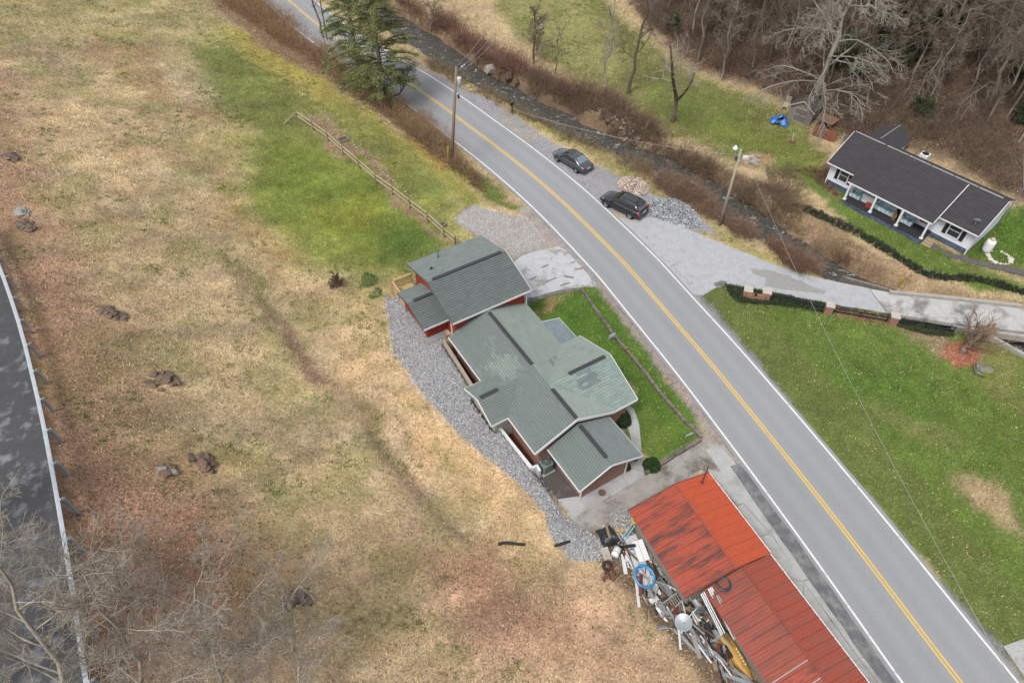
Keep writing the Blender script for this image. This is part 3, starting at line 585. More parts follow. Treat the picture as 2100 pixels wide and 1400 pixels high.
# upper road behind the guard rail, drive at the lower right
rn = normals2(RAIL)
wet = mat('damp_upper_road', alb(64, 64, 67), .6, vary=.3, scale=2.6, rgb2=alb(118, 119, 124), thr=(.53, .62), spec=.35)
tag(ribbon('upper_road', -.22, -7.2, 10.87, wet, line=RAIL, nrm=rn, jit0=.1, seed=4), kind='structure')
sheet('drive', Pl([(2058, 1324), (2110, 1305), (2300, 1500), (2180, 1500)]), -.004, concrete)
# creek water
water = bpy.data.materials.new('creek_water'); water.use_nodes = True
nb = water.node_tree.nodes; lb = water.node_tree.links; pb = nb['Principled BSDF']; pb.inputs['Roughness'].default_value = .22; pb.inputs['Specular IOR Level'].default_value = .3; pb.inputs['Base Color'].default_value = (.036, .034, .030, 1)
tcn = nb.new('ShaderNodeTexCoord'); w1 = nb.new('ShaderNodeTexNoise'); w1.inputs['Scale'].default_value = 2.6; w1.inputs['Detail'].default_value = 6; w1.inputs['Distortion'].default_value = 1.0; lb.new(tcn.outputs['Object'], w1.inputs['Vector'])
bpn = nb.new('ShaderNodeBump'); bpn.inputs['Strength'].default_value = 1.0; bpn.inputs['Distance'].default_value = .3; lb.new(w1.outputs[0], bpn.inputs['Height']); lb.new(bpn.outputs[0], pb.inputs['Normal'])
cr = nb.new('ShaderNodeValToRGB'); cr.color_ramp.elements[0].position = .57; cr.color_ramp.elements[0].color = (.036, .034, .030, 1); cr.color_ramp.elements[1].position = .70; cr.color_ramp.elements[1].color = (.30, .31, .32, 1)
w2 = nb.new('ShaderNodeTexNoise'); w2.inputs['Scale'].default_value = 1.6; w2.inputs['Detail'].default_value = 9; w2.inputs['Roughness'].default_value = .7; lb.new(tcn.outputs['Object'], w2.inputs['Vector']); lb.new(w2.outputs[0], cr.inputs[0]); lb.new(cr.outputs[0], pb.inputs['Base Color'])
tag(ribbon('creek', 2.6, -2.6, -1.55, water, line=CREEK, nrm=normals2(CREEK)), kind='structure')

# ================================================================== BUILDINGS
def clip_half(poly, f):
    """keep the part of a planar outline where f(p) >= 0"""
    out = []; n = len(poly)
    for i in range(n):
        a, b_ = poly[i], poly[(i + 1) % n]; fa, fb = f(a), f(b_)
        if fa >= 0: out.append(a)
        if (fa >= 0) != (fb >= 0): out.append(a + (b_ - a) * (fa / (fa - fb)))
    return out
def roof_slope(name, corners, down, material, parent, colour, course=.21, tab=.42, lap=.034, thick=.10, deck=None, seed=1, gap=0.0):
    """a roof plane of lapped shingle courses on a solid deck; corners are convex, 'down' points down the fall line"""
    rnd = random.Random(seed); pts = [Vector(c) for c in corners]
    n = (pts[1] - pts[0]).cross(pts[2] - pts[0]).normalized()
    if n.z < 0: n = -n; pts = pts[::-1]
    d = Vector(down); d = (d - n * d.dot(n)).normalized(); t = n.cross(d).normalized(); o = pts[0]
    b = MB(); b.hexa([p - n * thick for p in pts], pts, tuple(v * (.5 if gap else 1) for v in colour(o, .5, 0)) if deck is None else deck)  # deck darkened so the gaps paint shadow lines between the courses
    s0 = min((p - o).dot(d) for p in pts); s1 = max((p - o).dot(d) for p in pts); t0 = min((p - o).dot(t) for p in pts); t1 = max((p - o).dot(t) for p in pts)
    k = 0; s = s1
    while s > s0 + .01:
        lo = max(s - course, s0)
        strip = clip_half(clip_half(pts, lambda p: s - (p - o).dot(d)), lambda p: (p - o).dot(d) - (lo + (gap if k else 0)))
        x = t0 - rnd.random() * tab
        while len(strip) > 2 and x < t1:
            c = clip_half(clip_half(strip, lambda p: (p - o).dot(t) - x), lambda p: x + tab - (p - o).dot(t))
            if len(c) > 2:
                mid = sum(c, Vector()) / len(c); col = colour(mid, rnd.random(), k)
                def up(p): return p + n * (.003 + lap * max(0, min(1, ((p - o).dot(d) - lo) / course)))
                q = [up(p) for p in c]; b.poly(q, col)
                e = [p for p in c if abs((p - o).dot(d) - s) < 1e-3]
                if len(e) == 2: b.poly([up(e[1]), up(e[0]), e[0] + n * .001, e[1] + n * .001], tuple(v * .5 for v in col))  # front edge: darker bare asphalt plus shadow put into its colour
            x += tab
        s = lo; k += 1
    ob = b.build(name, material, parent, kind='stuff'); return ob
shingle = mat('asphalt_shingle', None, .92, vary=.13, scale=14, attr='Col', bump=.3, bscale=70)
white_trim = mat('white_trim', alb(232, 233, 234), .6, vary=.05, scale=3)
dark_vent = mat('ridge_vent_plastic', alb(58, 58, 62), .6, vary=.1, scale=9)
def jit(c, r, a=.12): k = 1 + (r - .5) * 2 * a; return tuple(v * k for v in c)
slate, sage, dusk = alb(122, 131, 128), alb(138, 150, 142), alb(116, 125, 122)
def shade(c): return lambda p, r, k: jit(c, r, .10)
def fascia(parent, pts, w=.045, h=.16, dz=-.07, material=None, name='fascia'):
    for a, b_ in zip(pts[:-1], pts[1:]):
        MB().bar((a[0], a[1], a[2] + dz), (b_[0], b_[1], b_[2] + dz), w, h).build(name, material or white_trim, parent)
def vent(parent, a, b_):
    v = Vector(b_) - Vector(a); o = MB().bar(a, b_, .30, .07).build('ridge_vent', dark_vent, parent); bevel(o, .02, 1); return o

# ---- wall with openings and boards
def gable_wall(parent, x0, x1, y, z0, ze, zr, xr, material, name='wall', t=.15, along='x', ze2=None):
    """a pentagon wall standing on the line y (or x when along='y')"""
    ze2 = ze if ze2 is None else ze2
    o = [(x0, z0), (x1, z0), (x1, ze2), (xr, zr), (x0, ze)]
    f = (lambda u, z, k: (u, y + k, z)) if along == 'x' else (lambda u, z, k: (y + k, u, z))
    b = MB(); b.hexa([f(u, z, 0) for u, z in o], [f(u, z, t) for u, z in o]); return b.build(name, material, parent)
brick_m = None
def brick_material():
    m = bpy.data.materials.new('red_brick'); m.use_nodes = True; n = m.node_tree.nodes; l = m.node_tree.links; b = n['Principled BSDF']; b.inputs['Roughness'].default_value = .9
    tc = n.new('ShaderNodeTexCoord'); sx = n.new('ShaderNodeSeparateXYZ'); l.new(tc.outputs['Object'], sx.inputs[0])
    ad = n.new('ShaderNodeMath'); ad.operation = 'ADD'; l.new(sx.outputs[0], ad.inputs[0]); l.new(sx.outputs[1], ad.inputs[1])
    cb = n.new('ShaderNodeCombineXYZ'); l.new(ad.outputs[0], cb.inputs[0]); l.new(sx.outputs[2], cb.inputs[1])
    br = n.new('ShaderNodeTexBrick'); br.inputs['Scale'].default_value = 1; br.inputs['Brick Width'].default_value = .23; br.inputs['Row Height'].default_value = .076; br.inputs['Mortar Size'].default_value = .009
    br.inputs['Color1'].default_value = (*alb(156, 92, 72), 1); br.inputs['Color2'].default_value = (*alb(190, 124, 100), 1); br.inputs['Mortar'].default_value = (*alb(190, 170, 156), 1)
    l.new(cb.outputs[0], br.inputs['Vector'])
    nz = n.new('ShaderNodeTexNoise'); nz.inputs['Scale'].default_value = 9; l.new(tc.outputs['Object'], nz.inputs['Vector'])
    mx = n.new('ShaderNodeMix'); mx.data_type = 'RGBA'; mx.blend_type = 'MULTIPLY'; mx.inputs[0].default_value = .5; l.new(br.outputs[0], mx.inputs[6]); l.new(nz.outputs[0], mx.inputs[7]); l.new(mx.outputs[2], b.inputs['Base Color'])
    bp = n.new('ShaderNodeBump'); bp.inputs['Strength'].default_value = .6; bp.inputs['Distance'].default_value = .012; bp.invert = True; l.new(br.outputs['Fac'], bp.inputs['Height']); l.new(bp.outputs[0], b.inputs['Normal'])
    return m
brick_m = brick_material()
cream = mat('cream_plaster', alb(196, 188, 176), .85, vary=.1, scale=2)

# ---- the brick house ------------------------------------------------------------------------
house = thing('brick_house', 'brick house with patchy grey-green shingle roof and several gables beside the road', 'house', (HX, HY, 0), HA)
ZE, ZR = 2.9, 4.4
def sl(x, x0=0, w=3.3): return ZR - (ZR - ZE) * abs(x - x0) / w
def mottled(p, r, k):
    a = fbm(p.x * .8, p.y * .8, 1.6, 5, 3); b_ = r
    q = .55 * a + .45 * float(vnoise(p.x * 1.3, p.y * .9, .7, 3))
    near = math.exp(-((p.x + 1.6) ** 2 / 2.2 + (p.y - 6.9) ** 2 / 3.0))
    q2 = max(0., min(1., (q * .8 + near * .5 - .64) / .16 + (r - .5) * .8)); c = tuple(d_ + (s_ * .92 - d_) * q2 for d_, s_ in zip(dusk, sage))
    return jit(c, r, .06)
def pale(p, r, k):
    a = float(vnoise(p.x * 1.0, p.y * 1.0, 1.1, 23)); sx_ = 4.45 < p.x < 5.6 and 7.4 < p.y < 10.2
    low = 1.4 < p.x < 3.4 and 4.2 < p.y < 6.0 and (p.x - 1.4) * .9 + 4.1 < p.y
    return jit(slate if (sx_ or (low and r < .8)) else sage, r, .07)
def wingcol(p, r, k):
    patch = 2.0 < p.x < 3.6 and 2.2 < p.y < 3.3
    q = float(vnoise(p.x * 1.5, k * .5, 1.4, 77))
    return jit(alb(116, 128, 130) if patch and r < .85 else (alb(136, 153, 148) if q > .5 else sage), r, .10)
rs = lambda nm, c, dn, col, **k: roof_slope('roof_slope', c, dn, shingle, house, col, **k)
YN = 12.35
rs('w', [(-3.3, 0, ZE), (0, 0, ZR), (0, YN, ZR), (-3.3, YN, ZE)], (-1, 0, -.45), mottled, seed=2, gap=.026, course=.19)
# east slope: north part to the eave, and the porch continuing lower
zee = 2.9
rs('e1', [(0, 7.05, ZR), (3.7, 7.05, zee), (3.7, YN, zee), (0, YN, ZR)], (1, 0, -.4), pale, seed=3)
rs('e2', [(3.7, 7.0, zee), (5.38, 7.0, 2.42), (5.38, 9.9, 2.42), (3.7, 9.9, zee)], (1, 0, -.3), lambda p, r, k: jit(alb(124, 136, 142), r, .1), seed=4)
# piece of the east slope south of the wing's ridge valley
rs('e3', [(0, 0, ZR), (3.6, 0, ZE), (3.6, .2, ZE), (0, 3.5, ZR)], (1, 0, -.4), lambda p, r, k: jit(alb(148, 161, 152), r, .05), seed=5)
# east wing: gable with its ridge across
rs('wn', [(0, 3.5, ZR), (5.4, 3.5, ZR), (5.4, 7.15, ZE), (3.4, 7.15, ZE), (0, 7.05, ZR)], (0, 1, -.4), lambda p, r, k: jit(sage, r, .06), seed=6) if False else None
def wing_north(p, r, k): return jit(sage if r < .97 else slate, r, .07)
rs('wn', [(0.02, 3.5, ZR + .01), (5.4, 3.5, ZR - .05), (5.4, 7.15, ZE), (3.55, 7.15, ZE)], (0, 1, -.4), wing_north, seed=6)
rs('ef', [(0, 3.5, ZR), (3.6, 7.06, ZE + .03), (3.6, 7.08, ZE + .03), (0, 7.08, ZR)], (1, 0, -.4), pale, seed=66)
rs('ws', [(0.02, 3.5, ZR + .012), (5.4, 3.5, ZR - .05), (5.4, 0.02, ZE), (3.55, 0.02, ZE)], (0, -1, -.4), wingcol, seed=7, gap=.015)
# rear wing
zrr = 3.8
xi = -3.3 * (ZR - zrr) / (ZR - ZE) - .03
rs('rn', [(-4.65, 5.35, zrr), (xi, 5.35, zrr), (-3.3, 7.25, ZE), (-4.65, 7.25, ZE)], (0, 1, -.5), lambda p, r, k: jit(alb(120, 131, 127), r, .08), seed=8)
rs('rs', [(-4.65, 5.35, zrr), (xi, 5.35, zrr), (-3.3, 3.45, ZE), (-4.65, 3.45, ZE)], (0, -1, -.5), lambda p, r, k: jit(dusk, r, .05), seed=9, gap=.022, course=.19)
# garage roof
zge, zgr, gx0, gx1, gxr = 2.45, 3.6, -2.2, 2.97, .24
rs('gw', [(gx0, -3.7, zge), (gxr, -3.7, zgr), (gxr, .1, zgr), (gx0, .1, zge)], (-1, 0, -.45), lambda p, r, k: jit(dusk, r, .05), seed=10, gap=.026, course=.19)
rs('ge', [(gx1, -3.7, zge), (gxr, -3.7, zgr), (gxr, .1, zgr), (gx1, .1, zge)], (1, 0, -.45), lambda p, r, k: jit(alb(124, 133, 132), r, .07), seed=11)
for a, b_ in [((.0, 11.7, ZR + .05), (.0, 5.6, ZR + .05)), ((0, 3.0, ZR + .05), (0, .08, ZR + .05)), ((1.75, 3.5, ZR + .03), (4.95, 3.5, ZR + .0)), ((-4.45, 5.35, zrr + .05), (-3.0, 5.35, zrr + .05)), ((gxr, -.1, zgr + .05), (gxr, -3.1, zgr + .05))]: vent(house, a, b_)
fascia(house, [(-3.33, YN, ZE), (-3.33, 7.27, ZE)]); fascia(house, [(-3.32, 7.28, ZE), (-4.68, 7.28, ZE)]); fascia(house, [(-4.68, 7.26, ZE), (-4.68, 5.35, zrr), (-4.68, 3.43, ZE)]); fascia(house, [(-4.66, 3.42, ZE), (-3.33, 3.42, ZE)]); fascia(house, [(-3.33, 3.4, ZE), (-3.33, -.02, ZE)])
fascia(house, [(-3.33, -.04, ZE), (0, -.04, ZR), (3.3, -.04, ZE + .03)], h=.24); fascia(house, [(3.3, -.03, ZE), (5.42, -.03, ZE)], h=.2)
fascia(house, [(5.43, 0, ZE), (5.43, 3.5, ZR - .05), (5.43, 7.15, ZE)]); fascia(house, [(3.73, YN, zee), (3.73, 9.92, zee)], h=.12); fascia(house, [(5.41, 9.92, 2.42), (5.41, 7.17, 2.42)]); fascia(house, [(3.75, 9.93, zee), (5.41, 9.93, 2.42)])
fascia(house, [(gx0 - .03, .1, zge), (gx0 - .03, -3.72, zge)]); fascia(house, [(gx0 - .02, -3.73, zge), (gxr, -3.73, zgr), (gx1 + .02, -3.73, zge)]); fascia(house, [(gx1 + .03, -3.7, zge), (gx1 + .03, .0, zge)])
# walls
MB().box(-2.7, 3.1, .35, 12.3, -.05, ZE - .02).build('wall', brick_m, house)
MB().box(-4.15, -2.68, 3.9, 6.85, -.05, ZE - .02).build('wall', cream, house)
MB().box(3.08, 4.95, .45, 6.75, -.05, ZE - .02).build('wall', brick_m, house)
gable_wall(house, -2.7, 3.1, .33, ZE - .03, ZE - .02, ZR - .13, 0, brick_m, t=.15)
gable_wall(house, .45, 6.75, 4.85, ZE - .03, ZE - .02, ZR - .2, 3.5, brick_m, along='y', t=.1)
gable_wall(house, 3.9, 6.85, -4.15, ZE - .03, ZE - .02, zrr - .15, 5.35, white_trim, along='y', t=.1)
MB().box(-1.5, 2.2, -3.1, .36, -.05, zge - .02).build('wall', brick_m, house)
gable_wall(house, -1.5, 2.2, -3.11, zge - .03, zge - .02, zgr - .16, gxr, brick_m, t=.12)
for x in (-1.56, 2.27): MB().bar((x, -3.14, 0), (x, -3.14, zge), .09, .09).build('downpipe', white_trim, house)
glass = mat('window_glass', (.02, .024, .03), .08, vary=.2, scale=2, spec=.6)
def window(parent, c, u, w, h, fr=.09, bars=True, material=None):
    """c centre on the wall face, u along the wall (2D unit); the pane faces u rotated by -90 degrees"""
    u = Vector((u[0], u[1], 0)); nrm = Vector((u.y, -u.x, 0)); c = Vector(c); z = Vector((0, 0, 1))
    def slab(a, b_, z0, z1, t0, t1): 
        q = [c + u * a + z * z0, c + u * b_ + z * z0, c + u * b_ + z * z1, c + u * a + z * z1]; m = MB(); m.hexa([p + nrm * t0 for p in q], [p + nrm * t1 for p in q]); return m
    win = slab(-w / 2, w / 2, -h / 2, h / 2, -.02, .012).build('window', glass, parent)
    for a, b_, e, f in [(-w / 2 - fr, -w / 2, -h / 2 - fr, h / 2 + fr), (w / 2, w / 2 + fr, -h / 2 - fr, h / 2 + fr), (-w / 2, w / 2, h / 2, h / 2 + fr), (-w / 2, w / 2, -h / 2 - fr, -h / 2), (-w / 2, w / 2, -.03, .03)]:
        slab(a, b_, e, f, -.01, .05).build('frame', material or white_trim, win)
    return win
window(house, (4.955, 3.5, 1.5), (0, 1), 1.5, 1.2); window(house, (4.955, 5.6, 1.5), (0, 1), .9, 1.2); window(house, (3.105, 8.3, 1.4), (0, 1), 1.0, 1.2); window(house, (1.0, -3.115, 1.25), (1, 0), .9, .9) if False else None
dr = MB().box(3.1, 3.14, 9.6, 10.5, .05, 2.1).build('door', mat('door_green', alb(70, 84, 74), .5), house); MB().bar((3.15, 9.7, 1.05), (3.15, 9.8, 1.05), .04).build('handle', mat('brass', alb(160, 140, 90), .3, .8), dr)
for y in (7.3, 9.75): MB().bar((5.2, y, 0), (5.2, y, 2.4), .12).build('porch_post', white_trim, house)

# ---- the retaining wall of the gravel bank
rw = thing('retaining_wall', 'low pale retaining wall holding the gravel behind the brick house', 'wall', (HX, HY, 0), HA)
def wall_run(pts, zt, t, m, name='wall_section'):
    for (a, za), (b_, zb) in zip(zip(pts[:-1], zt[:-1]), zip(pts[1:], zt[1:])):
        a = Vector((*a, 0)); b2 = Vector((*b_, 0)); d = (b2 - a).normalized(); n_ = Vector((-d.y, d.x, 0)) * t / 2
        MB().hexa([a - n_ - Vector((0, 0, .3)), b2 - n_ - Vector((0, 0, .3)), b2 + n_ - Vector((0, 0, .3)), a + n_ - Vector((0, 0, .3))], [a - n_ + Vector((0, 0, za)), b2 - n_ + Vector((0, 0, zb)), b2 + n_ + Vector((0, 0, zb)), a + n_ + Vector((0, 0, za))]).build(name, m, rw)
wall_run([(-3.35, 13.3), (-3.5, 10.5), (-3.72, 7.0)], [1.6, 1.62, 1.7], .26, mat('rough_stone_cap', alb(172, 160, 146), .9, vary=.3, scale=6, bump=.6))
wall_run([(-3.72, 4.3), (-3.62, 2.4), (-3.48, .1)], [1.35, 1.25, 1.15], .24, mat('white_wall_paint', alb(226, 227, 228), .7, vary=.08, scale=3))
wall_run([(-3.46, .1), (-3.05, .1)], [1.1, 1.05], .2, mat('white_wall_paint')); wall_run([(-3.02, .15), (-3.02, -.3)], [1.05, .9], .2, mat('white_wall_paint'))

# ---- the red cottage ------------------------------------------------------------------------
cot = thing('red_cottage', 'red board-and-batten cottage with dark grey shingle roof joined to the brick house', 'cottage', (HX, HY, 0), HA)
red_board = mat('red_board', alb(168, 62, 44), .75, vary=.14, scale=3, stretch=(3, 3, .4))
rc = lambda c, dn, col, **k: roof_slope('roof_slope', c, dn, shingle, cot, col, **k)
cx0, cx1, cyS, cyN, cyr, cze, czr = -3.03, 4.0, 11.95, 19.8, 15.9, 4.6, 5.75
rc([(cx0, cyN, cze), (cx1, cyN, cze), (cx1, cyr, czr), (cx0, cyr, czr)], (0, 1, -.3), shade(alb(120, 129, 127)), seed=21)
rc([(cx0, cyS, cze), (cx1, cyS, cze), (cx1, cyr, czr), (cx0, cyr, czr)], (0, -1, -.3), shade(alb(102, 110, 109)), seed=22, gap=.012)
ax0, ax1, ayS, ayN, ayr, aze, azr = -4.82, -2.62, 13.45, 18.2, 16.0, 3.55, 4.25
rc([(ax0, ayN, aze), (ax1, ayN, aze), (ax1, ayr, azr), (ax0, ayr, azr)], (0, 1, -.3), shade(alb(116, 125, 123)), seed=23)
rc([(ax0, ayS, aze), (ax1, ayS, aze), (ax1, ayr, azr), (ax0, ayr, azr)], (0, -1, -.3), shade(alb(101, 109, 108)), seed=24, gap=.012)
vent(cot, (-2.6, cyr, czr + .05), (3.6, cyr, czr + .05)); vent(cot, (-4.35, ayr, azr + .05), (-2.72, ayr, azr + .05))
fascia(cot, [(cx0 - .02, cyN + .02, cze), (cx1, cyN + .02, cze)], h=.1); fascia(cot, [(cx0 - .03, cyN, cze), (cx0 - .03, cyr, czr), (cx0 - .03, cyS, cze)], h=.14, material=mat('dark_fascia', alb(92, 100, 100), .7)); fascia(cot, [(cx0, cyS - .03, cze), (cx1, cyS - .03, cze)]); fascia(cot, [(cx1 + .03, cyN, cze), (cx1 + .03, cyr, czr), (cx1 + .03, cyS, cze)], h=.12)
fascia(cot, [(ax0, ayS - .03, aze), (ax1 - .02, ayS - .03, aze)]); fascia(cot, [(ax0 - .03, ayN, aze), (ax0 - .03, ayr, azr), (ax0 - .03, ayS, aze)], h=.12, material=mat('dark_fascia'))
MB().box(-2.62, 3.62, 12.38, 19.35, -.05, cze - .03).build('wall', red_board, cot)
gable_wall(cot, 12.38, 19.35, -2.62, cze - .04, cze - .03, czr - .14, cyr, red_board, along='y', t=.1); gable_wall(cot, 12.38, 19.35, 3.52, cze - .04, cze - .03, czr - .14, cyr, red_board, along='y', t=.1)
MB().box(-4.4, -2.63, 13.85, 17.8, 2.05, aze - .03).build('wall', red_board, cot)
gable_wall(cot, 13.85, 17.8, -4.4, aze - .04, aze - .03, azr - .12, 16.0, red_board, along='y', t=.1)
bat = MB().box(-.022, .022, -.02, .02, 0, 1).mesh('batten')
def batten(x, y, z0, z1):
    o = add_mesh('batten', bat, red_board, cot); o.location = (x, y, z0); o.scale = (1, 1, z1 - z0)
for i in range(16): batten(-2.5 + i * .4, 12.365, 0, cze - .1)
for i in range(16): batten(3.635, 12.6 + i * .43, 0, cze - .1)
for i in range(5): batten(-4.35 + i * .4, 13.835, 2.06, aze - .1)
for i in range(10): batten(-4.415, 13.95 + i * .42, 2.06, aze - .1 + .9 * max(0, 1 - abs(13.95 + i * .42 - 16) / 2.2) * .6)
for i in range(4): batten(-2.635, 17.95 + i * .4, 1.9, cze - .1)
for k in range(7): MB().box(-4.33 + k * .235, -4.33 + k * .235 + .225, 13.88 + .006 * (k % 2), 13.93 + .006 * (k % 2), 1.25, 2.06).build('skirting_panel', white_trim, cot)
MB().box(-2.95, -2.66, 13.2, 13.9, 2.0, 2.12).build('porch_roof_board', mat('pale_board', alb(196, 168, 128), .8, vary=.15), cot)
MB().bar((-2.98, 12.3, 4.5), (-2.98, 12.3, 2.5), .08).build('downpipe', white_trim, cot); MB().bar((-2.98, 12.3, 2.5), (-2.75, 12.6, 2.15), .08).build('downpipe', white_trim, cot); MB().bar((3.72, 12.2, 4.5), (3.72, 12.2, 2.9), .08).build('downpipe', white_trim, cot)
vp = MB(); vp.tube([(-1.9, 17.5, 5.2), (-1.9, 17.5, 5.55)], .06, 8); vp.box(-2.05, -1.75, 17.38, 17.62, 5.2, 5.34); vp.build('roof_vent', dark_vent, cot)
sp_ = MB(); sp_.tube([(-.6, 18.9, 4.85), (-.6, 18.9, 5.7)], .035, 6); sp_.tube([(-.6 + .22 * math.cos(a), 18.9, 5.95 + .22 * math.sin(a)) for a in np.linspace(-1.2, 4.1, 12)], .022, 6); sp_.tube([(-.6, 18.9, 4.82), (-.6, 18.9, 4.95)], .09, 8); sp_.build('conduit_loop', mat('grey_metal', alb(120, 122, 126), .45, .6), cot)
wood = mat('treated_wood', alb(196, 164, 118), .85, vary=.2, scale=5, stretch=(1, 6, 6))
deck = thing('back_deck', 'small wooden deck with pale railing tucked behind the red cottage', 'deck', (*HF(-3.5, 19.0), 0), HA)
for i in range(13): MB().box(-.95, .85, -1.15 + i * .19, -1.15 + i * .19 + .18, 1.92, 1.96).build('floor_board', wood, deck)
for x, y in ((-.9, 1.3), (-.9, -1.1), (.85, 1.3), (-.9, .1)): MB().bar((x, y, .8), (x, y, 2.98), .1).build('post', wood, deck)
MB().bar((-.9, -1.15, 3.0), (-.9, 1.35, 3.0), .15, .05).build('handrail', wood, deck); MB().bar((-.95, 1.3, 3.0), (.9, 1.3, 3.0), .15, .05).build('handrail', wood, deck)
for k in range(3): MB().bar((-.9, 1.3, 2.2 + k * .25), (.85, 1.3, 2.2 + k * .25), .03, .12).build('rail', wood, deck); MB().bar((-.9, -1.1, 2.2 + k * .25), (-.9, 1.3, 2.2 + k * .25), .03, .12).build('rail', wood, deck)

# ---- air conditioner ------------------------------------------------------------------------
ac = thing('air_conditioner', 'tall grey air conditioning unit standing on the patio by the garage', 'air conditioner', (*HF(-2.3, .05), 0), HA)
acm = mat('ac_grey', alb(136, 146, 148), .5, .3, vary=.06)
o = MB().prism([(-.42, -.32), (-.32, -.42), (.32, -.42), (.42, -.32), (.42, .32), (.32, .42), (-.32, .42), (-.42, .32)], .06, .98).build('body', acm, ac); bevel(o, .02)
MB().box(-.5, .5, -.5, .5, 0, .06).build('base', concrete, ac)
MB().lathe([(.36, .98), (.36, 1.03), (.30, 1.05), (.29, .99), (.0, .985)], 16).build('fan_ring', mat('ac_dark', alb(92, 100, 102), .5, .3), ac)
for k in range(5): MB().lathe([(.05 + .05 * k, 1.045), (.062 + .05 * k, 1.045)], 16).build('grille_ring', acm, ac)
MB().lathe([(0, 1.05), (.09, 1.05), (.09, 1.0)], 12).build('hub', acm, ac)
for s in (-1, 1):
    for k in range(7): MB().box(-.3 + k * .1, -.29 + k * .1, s * .425 - .006, s * .425 + .006, .12, .92).build('louvre', mat('ac_dark'), ac); MB().box(s * .425 - .006, s * .425 + .006, -.3 + k * .1, -.29 + k * .1, .12, .92).build('louvre', mat('ac_dark'), ac)

# ---- red workshop with sheet-metal roof -----------------------------------------------------
shop = thing('workshop', 'long low workshop under a rust-streaked red sheet metal roof at the roadside', 'workshop', (RX, RY, 0), RA)
def red_roof(name, base, dark, thr, pale_):
    m = mat(name, alb(*base), .55, vary=.10, scale=2.5, rgb2=alb(*dark), thr=thr, spec=.35, stretch=(.5, 2.4, 1), world=RA); return m
roofA = red_roof('red_sheet_stained', (164, 68, 44), (92, 50, 40), (.45, .60), 0); roofB = red_roof('red_sheet_bright', (190, 82, 48), (166, 84, 60), (.50, .78), 0)
roofC = red_roof('red_sheet_faded', (158, 74, 54), (138, 84, 72), (.44, .76), 0); roofD = red_roof('red_sheet_dull', (148, 68, 48), (108, 60, 50), (.44, .68), 0)
def panel_mesh(w, run, rise, name):
    """a sheet from the ridge (x=0) down to x=run, width w in y, with a raised seam and two small flutes"""
    b = MB(); prof = [(0, 0), (.02, .045), (.05, .045), (.07, 0), (w * .36, 0), (w * .38, .012), (w * .42, .012), (w * .44, 0), (w * .68, 0), (w * .70, .012), (w * .74, .012), (w * .76, 0), (w + .015, 0)]
    for (a, za), (c, zc) in zip(prof[:-1], prof[1:]): b.poly([(0, a, za), (run, a, za - rise), (run, c, zc - rise), (0, c, zc)])
    return b.mesh(name)
def metal_slope(xr, xe, zr_, ze_, y0, y1, mats, w=.61):
    n = max(1, round((y1 - y0) / w)); w = (y1 - y0) / n; me = panel_mesh(w, xe - xr, zr_ - ze_, 'roof_panel')
    for i in range(n):
        o = bpy.data.objects.new('roof_panel', me); COL.objects.link(o); o.parent = shop
        if not me.materials: me.materials.append(None)
        o.material_slots[0].link = 'OBJECT'; o.material_slots[0].material = mats[i % len(mats)] if not callable(mats) else mats(i, n)
        o.location = (xr, y0 + i * w, zr_)
ya0, yb0, yb1 = -6.12, -17.5, -6.14
metal_slope(3.45, .0, 3.35, 2.65, ya0, .05, [roofA]); metal_slope(3.45, 6.25, 3.35, 2.75, ya0, .05, [roofB])
metal_slope(4.0, 1.35, 3.02, 2.45, yb0, yb1, lambda i, n: roofA if i == n - 11 else roofD); metal_slope(4.0, 6.28, 3.02, 2.58, yb0, yb1, [roofC])
dk = mat('rusty_edge', alb(108, 56, 44), .8, vary=.3, scale=8)
for a, b_, nm in [((3.45, .08, 3.38), (3.45, ya0 - .05, 3.38), 'ridge_cap'), ((4.0, yb1 - .05, 3.05), (4.0, yb0, 3.05), 'ridge_cap')]: MB().bar(a, b_, .12, .03).build(nm, roofD if nm == 'ridge_cap' and a[0] > 3.9 else roofC, shop)
MB().bar((6.27, .06, 2.72), (6.27, ya0, 2.72), .05, .09).build('gutter', white_trim, shop); MB().bar((6.3, ya0, 2.55), (6.3, yb0, 2.55), .05, .09).build('gutter', white_trim, shop)
for a, b_ in [((0, .07, 2.62), (3.45, .07, 3.32)), ((3.45, .07, 3.32), (6.25, .07, 2.72)), ((0, ya0 - .02, 2.62), (3.45, ya0 - .02, 3.32)), ((1.4, yb1, 2.42), (4.0, yb1, 2.98))]: MB().bar(a, b_, .05, .1).build('barge_board', dk, shop)
block = mat('block_wall', alb(150, 142, 134), .9, vary=.15, scale=2)
MB().box(.5, 5.9, -6.0, -.12, -.1, 2.55).build('wall', block, shop); gable_wall(shop, .5, 5.9, -.13, 2.54, 2.55, 3.22, 3.45, block, t=.1)
MB().box(2.0, 5.9, -17.3, -6.05, -.1, 2.38).build('wall', block, shop)
MB().box(5.3, 6.2, -.6, .0, 2.79, 2.83).build('patch_sheet', roofB, shop)
for x0_, y0_, w_ in [(2.2, -11.9, 1.7), (2.4, -12.9, 1.5)]: MB().bar((x0_ - .7, y0_, 2.56), (3.9, y0_ + .05, 3.03), .035, .03).build('light_strip', mat('bare_metal', alb(205, 205, 205), .4, .5), shop)
mast = thing('antenna_mast', 'rusty pole with a broken ring aerial on the red workshop roof', 'antenna', (*RF(5.25, -.45), 2.95), RA)
MB().tube([(0, 0, -.3), (.04, .03, 1.9)], .04, 8).build('pole', dk, mast); MB().lathe([(.2, -.1), (.12, .06), (.05, .1)], 10).build('flashing', dk, mast)
ringm = mat('thin_wire', alb(120, 116, 112), .5, .6); ring = MB()
